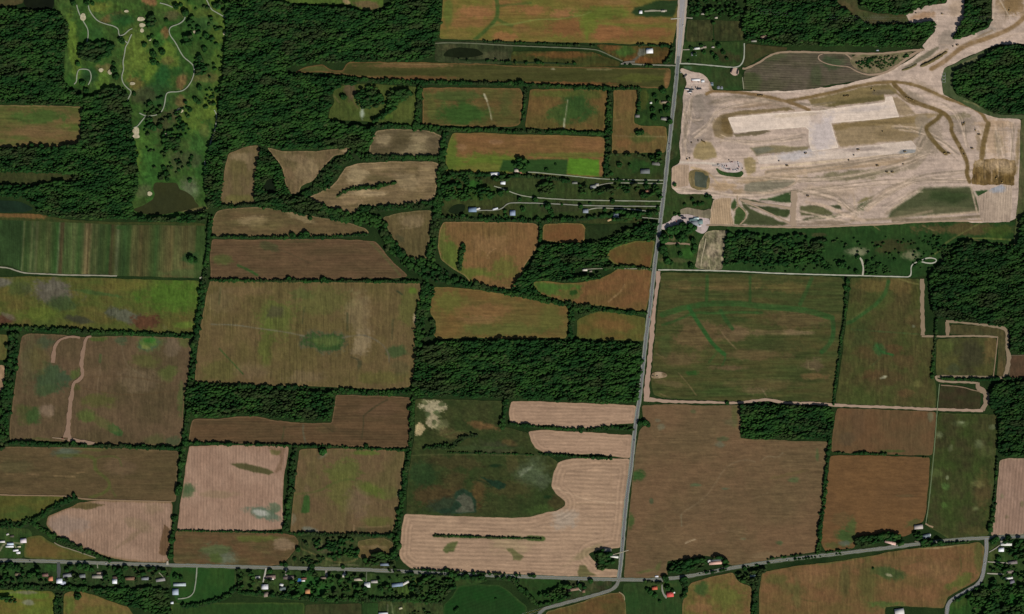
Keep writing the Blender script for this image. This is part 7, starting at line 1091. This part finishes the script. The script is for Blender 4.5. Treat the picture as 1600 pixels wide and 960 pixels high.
# ================================================================ HEDGEROWS (one thing each)
for pts, w, lb, k in [
 ([(0,512),(40,513),(80,515),(130,518),(160,519),(200,521),(250,523),(300,525)],[3.6,4,4,5,4,3.4,3,4],'tree row under the yellow-green pasture, above the square brown field',{}),
 ([(330,338),(326,360),(325,400),(321,425),(318,440)],[4,2.6,2.4,3.4,5],'thin tree line east of the striped vegetable field',{}),
 ([(318,440),(315,470),(311,490),(308,520),(303,550),(300,580),(297,604)],5.2,'thick tree line between yellow-green pasture and largest brown field',dict(R=2.3,h=11)),
 ([(294,640),(292,665),(288,685),(288,700),(283,730),(281,752)],4.0,'tree line between square brown field and brown L-shaped field',dict(R=2.2,h=10)),
 ([(281,752),(277,780),(274,800),(270,830),(267,872)],3.0,'gappy tree line between two pink-tan stubble fields',dict(dens=.6,R=2.2,h=9)),
 ([(21,520),(20,560),(14,600),(9,640),(5,695)],[8,8,8.5,9,8],'very thick tree belt west of the square brown field',dict(R=2.4,h=12)),
 ([(5,692),(60,694),(110,696),(135,697)],3.2,'tree row under the square brown field, west of the track',{}),
 ([(148,697),(200,698),(250,700),(288,701)],3.6,'tree row under the square brown field, east of the track',{}),
 ([(120,777),(105,783),(90,790),(78,797),(65,806),(50,814),(35,820),(12,820),(0,818)],[5,5,4.5,4.5,6,7,5,3,2.5],'wooded belt curling down to the white farm sheds',{}),
 ([(50,815),(64,826),(80,836),(100,846),(125,858),(150,868),(172,876)],[6,5,4.6,4.4,4,3.4,2.6],'wooded belt running southeast from the farm sheds',{}),
 ([(93,924),(92,940),(91,1000)],6.6,'thick belt between the two southwestern corner fields',{}),
 ([(0,916),(50,917),(110,919),(150,922)],4.4,'bushy belt behind the western back gardens',{}),
 ([(345,323),(370,322),(400,320),(430,324),(470,330),(505,336),(545,345)],[3,3.2,4,5,6,5,5],'leafy belt above the northern lens-shaped field',{}),
 ([(500,322),(530,337),(560,342),(590,343),(600,360),(612,388),(640,412),(665,420),(690,430),(715,440)],[6,7,9,11,8,9,10,14,13,8],'broad wooded stream belt winding through the middle fields',dict(R=2.4,h=11)),
 ([(715,440),(760,451),(800,459),(850,469),(900,478),(930,481),(970,489),(1010,489)],[8,5,4,4.5,4.5,4,3.4,2.6],'wooded stream belt continuing east to the main road',{}),
 ([(474,306),(492,297),(507,283),(518,268),(530,254),(548,246)],[5,9,11,12,10,6],'wooded belt between the fan-shaped field and streaked field',{}),
 ([(545,242),(575,247),(610,247),(650,247),(692,248)],[6,5.5,4.4,4,4],'tree row along the top of the streaked brown field',{}),
 ([(560,326),(600,326),(640,322),(670,320),(688,312)],[5,5,5,5,6],'tree row along the foot of the streaked brown field',{}),
 ([(696,205),(693,240),(690,270),(686,310)],[4.6,5,6.4,7],'tree column west of the orange and green field',dict(R=2.2)),
 ([(686,310),(681,340),(676,380),(672,410)],[7,6,6,8],'tree column between narrow brown and orange-brown fields',dict(R=2.2)),
 ([(664,440),(662,470),(657,505),(652,545)],[6,8,9,6],'tree column between the largest brown field and its neighbour',dict(R=2.3,h=11)),
 ([(673,500),(680,512),(674,524),(662,528)],[3,4,5,5],'bulge of trees into the olive and brown field',{}),
 ([(450,118),(500,121),(550,124),(600,127),(650,129),(740,131),(800,131)],[4,4.4,4,3.6,3.4,2.6,3],'tree row under the long narrow strip field, western half',{}),
 ([(800,131),(840,134),(900,137),(950,139),(1000,138)],3.2,'tree row under the long narrow strip field, eastern half',{}),
 ([(656,134),(655,160),(653,180),(650,203)],[4.4,5,4.6,5],'tree column west of the paired green-centred fields',{}),
 ([(820,137),(820,160),(818,190)],3.6,'tree column between the paired green-centred fields',dict(dens=.8)),
 ([(585,197),(620,198),(660,200),(700,203),(740,203)],4.2,'tree row above the small grey-brown field',{}),
 ([(740,202),(800,206),(860,206),(945,209)],3.2,'tree row under the paired green-centred fields',{}),
 ([(953,140),(952,170),(950,200),(949,235),(947,276)],4.2,'tree column east of the paired green-centred fields',{}),
 ([(998,140),(998,160),(997,180)],2.2,'thin hedge west of the roadside house lots',{}),
 ([(745,64),(800,67),(860,69),(905,71),(930,73)],2.0,'patchy bushes under the wide northern field',dict(dens=.5,R=1.7,h=6)),
 ([(995,70),(1012,71),(1028,72),(1046,72)],2.2,'short bush row behind the white roadside barn',dict(dens=.8,R=1.7)),
 ([(1050,72),(1049,84),(1046,95),(1038,99)],3.4,'bushes between the white roadside barn and the road',{}),
 ([(718,94),(745,96),(765,94),(790,98),(850,98),(900,101)],2.4,'patchy trees under the marsh pond',dict(dens=.42)),
 ([(975,101),(995,102),(1030,105)],1.8,'sparse bushes beside the pale farm lane',dict(dens=.5,R=1.5,h=5)),
 ([(333,371),(400,371),(450,372),(500,371),(576,367)],2.5,'thin tree row between the two long brown fields',dict(R=1.7)),
 ([(328,438),(400,439),(450,439),(505,440),(560,439),(660,441)],2.4,'thin tree row above the largest brown field',dict(R=1.7)),
 ([(528,307),(540,298),(555,294),(575,294),(595,291),(608,288),(618,285)],[1.5,2.4,3,3,3.4,3.4,3],'curved tree-lined ditch inside the streaked field',{}),
 ([(724,380),(722,395),(718,422)],[3.6,3.4,3],'short tree row standing inside the orange-brown field',{}),
 ([(690,341),(740,342),(790,344),(845,346),(900,344),(960,336),(1024,332)],[4,3.4,3.6,3.6,3,3,2.4],'tree row along the foot of the house lots',dict(dens=.85)),
 ([(844,348),(845,362),(843,378)],2.6,'short tree row west of the small rust-brown field',{}),
 ([(697,271),(730,272),(765,274),(830,276)],3,'tree row between orange and green field and house lots',{}),
 ([(835,277),(855,278),(870,280),(890,284)],2.8,'tree row south of the northernmost pale lane',dict(dens=.8)),
 ([(952,281),(985,284),(1030,285)],1.8,'bushes between the two northern lanes by the road',dict(dens=.55,R=1.6,h=5)),
 ([(893,484),(892,500),(892,530)],4.2,'tree column between the two fields above the central wood',{}),
 ([(895,483),(910,487),(925,487)],5,'leafy wedge at the head of the tree column',{}),
 ([(943,419),(965,418),(985,417),(1015,420)],2.6,'tree row between rounded and curved orange-brown fields',{}),
 ([(305,600),(350,602),(400,605),(440,606),(480,608)],3.8,'shaded tree edge north of the rectangular wood',{}),
 ([(518,610),(560,613),(600,615),(642,612)],[4,4,4,3.6],'tree row under the largest brown field, eastern half',{}),
 ([(296,692),(360,694),(400,695),(450,696),(500,698)],2.2,'thin tree row above pink-tan square field',{}),
 ([(500,697),(520,697),(560,701),(600,702),(636,703)],[2.6,2.4,1.6,1.4,2.4],'very thin hedge under the brown L-shaped field',dict(R=1.5,h=6)),
 ([(461,702),(458,730),(455,760),(450,790),(446,828)],[3.6,5.4,5.4,5,3.4],'dark tree column between pink-tan and green-blotched fields',dict(R=2.3,h=10)),
 ([(645,622),(644,650),(642,680),(640,700),(637,720)],[3,3.2,3.6,4,3.4],'tree column west of the marshy hollow, upper part',{}),
 ([(637,720),(632,745),(628,780),(624,810),(620,840),(617,872)],[3.6,4,4.6,5,6,7],'tree column west of the marshy hollow, lower part',dict(R=2.2)),
 ([(278,829),(320,830),(370,831),(440,832)],1.5,'very thin hedge under the pink-tan square field',dict(R=1.3,h=5)),
 ([(455,833),(500,835),(560,836),(615,837)],[3,2.6,3,2.4],'tree row under the green-blotched brown field',{}),
 ([(662,701),(680,699),(695,697),(708,700),(712,690),(725,684),(745,679)],[3,3,4,5,4.6,4,2.6],'crooked row of trees crossing the marshy hollow',dict(dens=.85)),
 ([(700,707),(740,708),(800,709),(835,711)],1.4,'thin bush line along a marsh path',dict(R=1.3,h=4,dens=.7)),
 ([(790,625),(788,645),(784,668)],4.2,'short thick tree column west of the upper tan strip',{}),
 ([(797,662),(820,665),(850,668),(890,671),(925,672),(945,668),(965,668),(990,671)],[3,2.6,2.4,2.6,3.4,4,4.4,3.4],'tree row between the two tan strips',{}),
 ([(842,709),(870,711),(900,714),(930,716),(955,716)],2.4,'thin tree row under the lower tan strip',dict(R=1.7)),
 ([(678,836),(690,837),(720,838),(780,840),(820,841),(846,842)],[2.6,1.8,1.3,1.4,1.6,2],'thin hedge line lying alone inside the broad tan field',dict(R=1.4,h=5,dens=.9)),
 ([(1324,438),(1322,460),(1321,480),(1319,498)],2.8,'thin dark ditch hedge, upper part, east of the streaky field',dict(R=1.8)),
 ([(1319,500),(1314,530),(1310,560),(1305,600),(1302,632)],2.2,'thin dark ditch hedge, lower part, east of the streaky field',dict(R=1.6,h=6)),
 ([(1463,500),(1461,530),(1458,560),(1456,590)],2.6,'dark ditch hedge beside the small square olive field',dict(R=1.6,h=6)),
 ([(1470,591.5),(1500,593),(1540,593),(1568,592),(1600,592)],[2,2.4,2.4,3,4],'row of trees between two pale dirt tracks, east',{}),
 ([(1297,688),(1292,720),(1289,760)],3,'tree line east of the vast plain field, upper part',{}),
 ([(1289,760),(1286,790),(1282,820),(1278,864)],3.4,'tree line east of the vast plain field, lower part',{}),
 ([(1303,707),(1320,708)],1.6,'short bush row below the chocolate-brown field, western',dict(R=1.5,h=5)),
 ([(1330,709),(1350,708),(1385,710)],2,'short bush row below the chocolate-brown field, central',dict(R=1.6,h=5)),
 ([(1400,711),(1450,715)],1,'bush specks below the chocolate-brown field, eastern',dict(R=1.2,h=4,dens=.4)),
 ([(1558,714),(1556,750),(1553,782)],1.8,'thin bush line west of the eastern pink-tan field',dict(R=1.6,h=6,dens=.8)),
 ([(1553,782),(1550,805),(1547,828)],3.8,'thick row of trees west of the eastern pink-tan field',dict(R=2.2)),
 ([(1180,912),(1179,935),(1177,1000)],4.6,'tree column between the orange fields south of the slanting road',{}),
 ([(1088,897),(1130,891.5),(1200,880),(1260,872),(1320,865)],1.2,'roadside bushes along the slanting road',dict(R=1.4,h=4,dens=.55)),
 ([(1200,874),(1240,868),(1290,863),(1330,858)],2,'roadside bushes north of the slanting road',dict(R=1.6,h=5,dens=.6)),
 ([(1435,855),(1470,850),(1515,846)],1.6,'roadside bushes before the curved road junction',dict(R=1.7,h=5,dens=.8)),
 ([(1537,912),(1525,920),(1505,931),(1490,941)],2,'bushes along the inside of the curved road',dict(R=1.7,h=5)),
 ([(640,889),(700,893),(760,896),(840,900)],1.8,'roadside trees under the broad tan field',dict(R=1.8,dens=.6)),
 ([(700,900),(720,902),(760,904),(800,905),(812,908)],3,'roadside trees above the deep green wedge field',dict(dens=.6,R=2.2)),
 ([(800,906),(812,918),(825,930),(840,945)],[5,4,3.6,3],'thicket between two green fields south of the road',{}),
 ([(620,888),(600,892),(640,896),(680,899),(705,900)],1.8,'roadside tree strip in front of central houses',dict(dens=.7)),
 ([(372,925),(420,930),(480,935),(560,937),(600,936),(640,938),(690,942)],[3,3.6,4,4,4,3.4,3],'bushy belt behind the central back gardens',{}),
 ([(372,890),(376,905),(368,922),(345,936),(320,944),(285,948)],[3,4,4,4.4,4,4],'tree belt curving round the smooth lawn',{}),
 ([(866,942),(850,944),(838,946)],2.6,'roadside trees in the bend of the angled road',{}),
 ([(1006,908),(1020,910),(1035,911)],1.8,'roadside trees in front of the red-roofed farm',dict(R=1.8)),
 ([(1067,908),(1072,918),(1070,930),(1064,936)],[5,5,4,3],'tree row east of the red-roofed farm',dict(R=2.4)),
 ([(925,838),(926,839)],.1,'x',{}),
]:
    if lb != 'x': hedge(pts, w, lb, **k)
# ================================================================ TREES ONE CAN TELL APART
def crown_mesh(i, conifer=False):
    r = np.random.default_rng(300 + i); b = MB(); n = 34
    u = r.random(n) * 6.283; zz = r.random(n) * 1.5 - .55; rad = np.sqrt(np.clip(1 - np.clip(zz, -.9, .97) ** 2, .05, 1)) * (.62 + .2 * r.random(n))
    if conifer: rad = (.95 - zz) * .45; zz = zz * 1.5
    for j in range(n):
        s = (.26 + .2 * r.random()) * (.8 if conifer else 1); v = BLOB[r.integers(0, 10)] * s + np.array((math.cos(u[j]) * rad[j], math.sin(u[j]) * rad[j], zz[j] * .72))
        b.add(v, IF, lin(np.clip((LEAF2 * .55 + LEAF * .45) * (.75 + .5 * r.random()), 3, 255)))
    b.add(BLOB[i % 10] * (.62 if not conifer else .45), IF, lin(LEAF2 * .8))
    o = b.build('crown', M['leaf_one']); me = o.data; bpy.data.objects.remove(o); return me
CROWN = [crown_mesh(i) for i in range(6)]; CONE = [crown_mesh(20 + i, True) for i in range(2)]
_t = MB(); _t.cyl((0, 0, 0), (0, 0, 1), .07, .035, 7); _t.cyl((0, 0, .55), (.3, .1, 1.05), .03, .012, 5); _t.cyl((0, 0, .6), (-.25, .2, 1.05), .03, .012, 5)
_to = _t.build('trunk', M['bark']); TRUNK = _to.data; bpy.data.objects.remove(_to)
TREES = []
def tree(x, y, r, con=False, label=None, group=None):
    o = bpy.data.objects.new('conifer_tree' if con else 'tree', None); col.objects.link(o); o.location = W(x, y, 0)
    q = len(TREES); R = r * S; hh = R * (2.2 if con else 1.25)
    c = bpy.data.objects.new('crown', (CONE if con else CROWN)[q % (2 if con else 6)]); col.objects.link(c); c.parent = o
    c.scale = (R, R * (.9 + .2 * ((q * 37) % 10) / 10), R * (1.2 if con else .85)); c.location = (0, 0, hh - R * (1.15 if con else .62)); c.rotation_euler = (0, 0, q * 2.4)
    t = bpy.data.objects.new('trunk', TRUNK); col.objects.link(t); t.parent = o; t.scale = (R * 1.1, R * 1.1, hh * .62)
    o['category'] = 'tree'
    TREES.append((o, x, y, r, con, label, group))
GT = [(192,66,4),(260,32,3),(226,70,4),(245,70,4.6),(240,85,5),(254,82,4.6),(240,97,5),(247,100,3),(238,57,3),(290,20,6),(275,10,5),(283,8,3),(340,10,5),(322,56,4.4),(320,77,4),(320,107,4),(340,142,4),(312,137,4),(297,172,3.6),(306,156,4),(311,160,3.6),(235,163,4.4),(210,147,3.2),(178,100,3),(178,110,4.6),(182,120,5),(122,100,4),(130,130,4.4),(135,142,4),(125,75,3.6),(235,187,4),(240,200,5),(250,198,4.4),(265,185,3.4),(281,185,3),(115,5,4),(136,5,4.4),(145,6,3),(128,88,4),(260,272,4.6),(262,280,4),(256,263,3.4),(296,258,3.6),(298,250,3),(297,282,3.4),(280,266,2.6),(268,262,2.4),(300,245,2.6),(189,62,4),(233,60,3)]
for a in GT: tree(*a)
for x, y, r in [(504,706,6.2),(298,404,5.6),(305,407,4),(485,341,3.6),(457,368,4.4),(478,367,5.4),(471,366,2.6),(451,436,3.8),(505,437,4.4),(535,438,3),(575,439,3.6),(537,152,4.6),(1000,661,4.2),(1008,661,5),(1013,664,3.6),(1136,630,3),(122,932,5.4),(50,228,4),(65,229,4.4),(40,229,2.6),(1042,171,5),(1036,142,5),(1020,172,4),(1045,155,3.6),(1022,185,4.4),(1046,190,4.6),(997,208,5),(1003,207,3.6),(1023,150,3.4),(1027,160,3),(1044,163,3),(1033,176,3),
   (1119,91,4),(1113,84,3),(1130,82,3.4),(1123,72,4),(1118,88,3),(1136,92,2.6),(1080,76,3),(1096,72,3),(1100,82,3.4),(1085,85,3),(1076,96,2.4),(1088,22,4.4),(1081,22,2.6),(813,130,5),(205,521,4.4),(115,517,4),(291,693,4.6),(115,693,4.4),(280,763,6),(277,770,4),(272,810,4.4),(275,808,3.4),(269,844,5),(267,869,5),
   (868,257,2),(854,266,2.8),(968,258,4),(812,311,3.6),(836,312,4.4),(856,322,5),(860,330,4.4),(863,336,3.6),(817,327,3.6),(846,322,2),(878,320,2),(907,323,3.6),(922,318,2.4),(945,328,3),(957,315,4),(817,342,3.4),(880,343,5),(858,344,4.6),(840,343,4),(990,335,5),(997,339,4),(1015,335,4.6),(1028,325,3),(1026,333,3.4),(1005,305,5),(1010,292,4),(1024,293,4.6),(1028,300,4),(955,272,3),(984,258,2.6),(1018,246,4.6),(1030,240,4),(752,297,5),(766,306,5.4),(782,303,4.6),(790,338,3),(770,339,3),(723,338,4),(751,338,3),(717,290,4.6),(789,330,3),
   (1048,361,6.4),(1056,359,7),(1066,354,6.4),(1070,362,5.4),(1077,360,5),(1078,353,4.6),(1085,356,4.4),(1037,373,7.2),(1066,372,8),(1060,371,5),(1035,390,6.6),(1040,397,4.4),(1042,408,5.4),(1048,411,4),(1059,384,3),(1063,398,3.6),(1083,376,4.6),(1086,385,4),(1084,393,3.4),(1080,416,4.6),(1049,371,2.4),(1055,335,2.6),(1082,312,3),(1092,319,3.4),(1086,320,3),(1098,318,2.6),(1070,320,2.6),(1105,307,3.6),(1110,308,2.6),(1054,289,3),(1061,336,2),
   (1313,414,5.6),(1286,409,4),(1291,420,3),(1245,419,3),(1296,421,3),(1244,408,2.6),(1356,411,3.6),(1364,406,2.6),(1372,416,3),(1340,402,3.4),(1436,409,3.4),(1430,416,2.6),(1445,407,2),(1398,406,2.4),(1403,378,1.8),(1412,375,1.8),(1384,371,1.4),(1399,390,1.6),(1367,386,1.8),(1319,402,1.8),(1362,422,2),(1338,425,3.4),
   (1321,450,4),(1325,452,3.6),(640,638,4),(641,656,3.6),(572,697,3.4),(565,702,2),(515,697,3),(488,885,4),(523,873,3.4),(536,886,3.2),(461,873,2.6),(466,858,4),(446,882,4),(440,881,3),(460,874,2.4),(616,864,5.4),(643,919,4.6),(697,891,3.6),(705,898,4.6),(728,900,5),(752,902,5.4),(787,903,3.6),(796,904,3.6),(488,935,5),(558,929,4.4),(555,917,4),(530,912,3),(570,920,4),(595,920,4),(712,954,3),(715,951,3),(775,936,1.8),(805,908,3),
   (1039,903,5),(1042,907,3.6),(1016,925,4.4),(1023,931,4),(1011,921,3),(1043,918,4.4),(1051,923,3),(1031,940,2.6),(1070,905,4),(923,908,4),(905,915,4),(1552,846,5),(1557,842,4),(1575,840,4),(1590,850,4.6),(1560,872,4),(1588,870,4.6),(1570,890,3.6),(1585,898,3.6),(1552,910,4.6),(1364,888,2),(1163,888,3.6),(105,890,3.6),(110,888,3),(125,885,5),(135,886,5.4),(143,890,4),(180,889,4),(196,887,4.4),(221,889,4),(32,905,5),(16,884,6),(28,887,5),(10,900,4.6),(190,905,5.6),(192,913,4.4),(240,888,3),(275,901,4.6),(283,903,3.6),(46,898,4),(423,892,4),(487,893,5),(476,897,4)]:
    tree(x, y, r)
for x, y, r in [(60,890,5.4),(61,899,5.4),(376,903,4),(378,915,4),(184,896,3)]: tree(x, y, r, True)
# ================================================================ LABELS FOR TREES
LMK += [(241,310,'the olive golf pond'),(298,404,'the striped field corner'),(504,706,'the green-blotched brown field'),(1008,661,'the vast plain field corner'),(1313,414,'the thin bushy pasture wood'),(1350,412,'the short white pasture path'),(1453,408,'the little loop lane'),(1065,372,'the pinkish gravel drive'),(1035,373,'the big-tree verge'),(750,302,'the bushy thicket'),(868,262,'the dark oval pond'),(1322,451,'the ditch hedge'),(1100,318,'the square tan pad'),(58,228,'the western brown and green field'),(458,368,'the lens-shaped field'),(500,438,'the largest brown field'),(537,152,'the olive clearing'),(280,765,'the pink-tan square field'),(269,850,'the rounded pink-tan field'),(200,520,'the yellow-green pasture'),(115,693,'the square brown field'),(130,27,'the westernmost cart path'),(150,82,'the dark central-west golf copse'),(237,36,'the northern golf copse'),(268,222,'the southern golf copse'),(290,64,'the loose golf copse'),(313,104,'the narrow golf copse'),(213,208,'the two golf bunkers'),(283,145,'the brown golf strip'),(504,860,'the scrubby ground'),(728,905,'the deep green wedge field'),(995,210,'the L-shaped field'),(1119,92,'the curved pale driveway'),(820,325,'the lane past the blue-grey house'),(856,330,'the lane fork'),(813,132,'the long strip field'),(643,648,'the marshy hollow'),(122,932,'the southwest wedge field'),(1390,898,'the bend field')]
DIRS = ['east', 'northeast', 'north', 'northwest', 'west', 'southwest', 'south', 'southeast']
ORD = ['', 'second ', 'third ', 'fourth ', 'fifth ', 'sixth ', 'seventh ', 'eighth ', 'ninth ', 'tenth ']
B_ = {}
for o, x, y, r, con, lb, gr in TREES:
    best = min(LMK, key=lambda l: (l[0] - x) ** 2 + (l[1] - y) ** 2); d = math.hypot(best[0] - x, best[1] - y)
    size = 'large' if r >= 5.2 else 'mid-sized' if r >= 3.6 else 'small'
    where = ('beside ' if d < 5 else DIRS[int(round(math.degrees(math.atan2(best[1] - y, x - best[0])) / 45)) % 8] + ' of ') + best[2]
    B_.setdefault((size, 'pointed' if con else 'round', where), []).append((d, o))
for (size, shp, where), L in B_.items():
    L.sort(key=lambda t: t[0])
    for i, (d, o) in enumerate(L):
        o['label'] = f"{size} {shp} dark tree {where}" if len(L) == 1 else f"{(ORD[i] + 'nearest') if i < 10 else 'outermost'} {size} {shp} dark tree {where}"
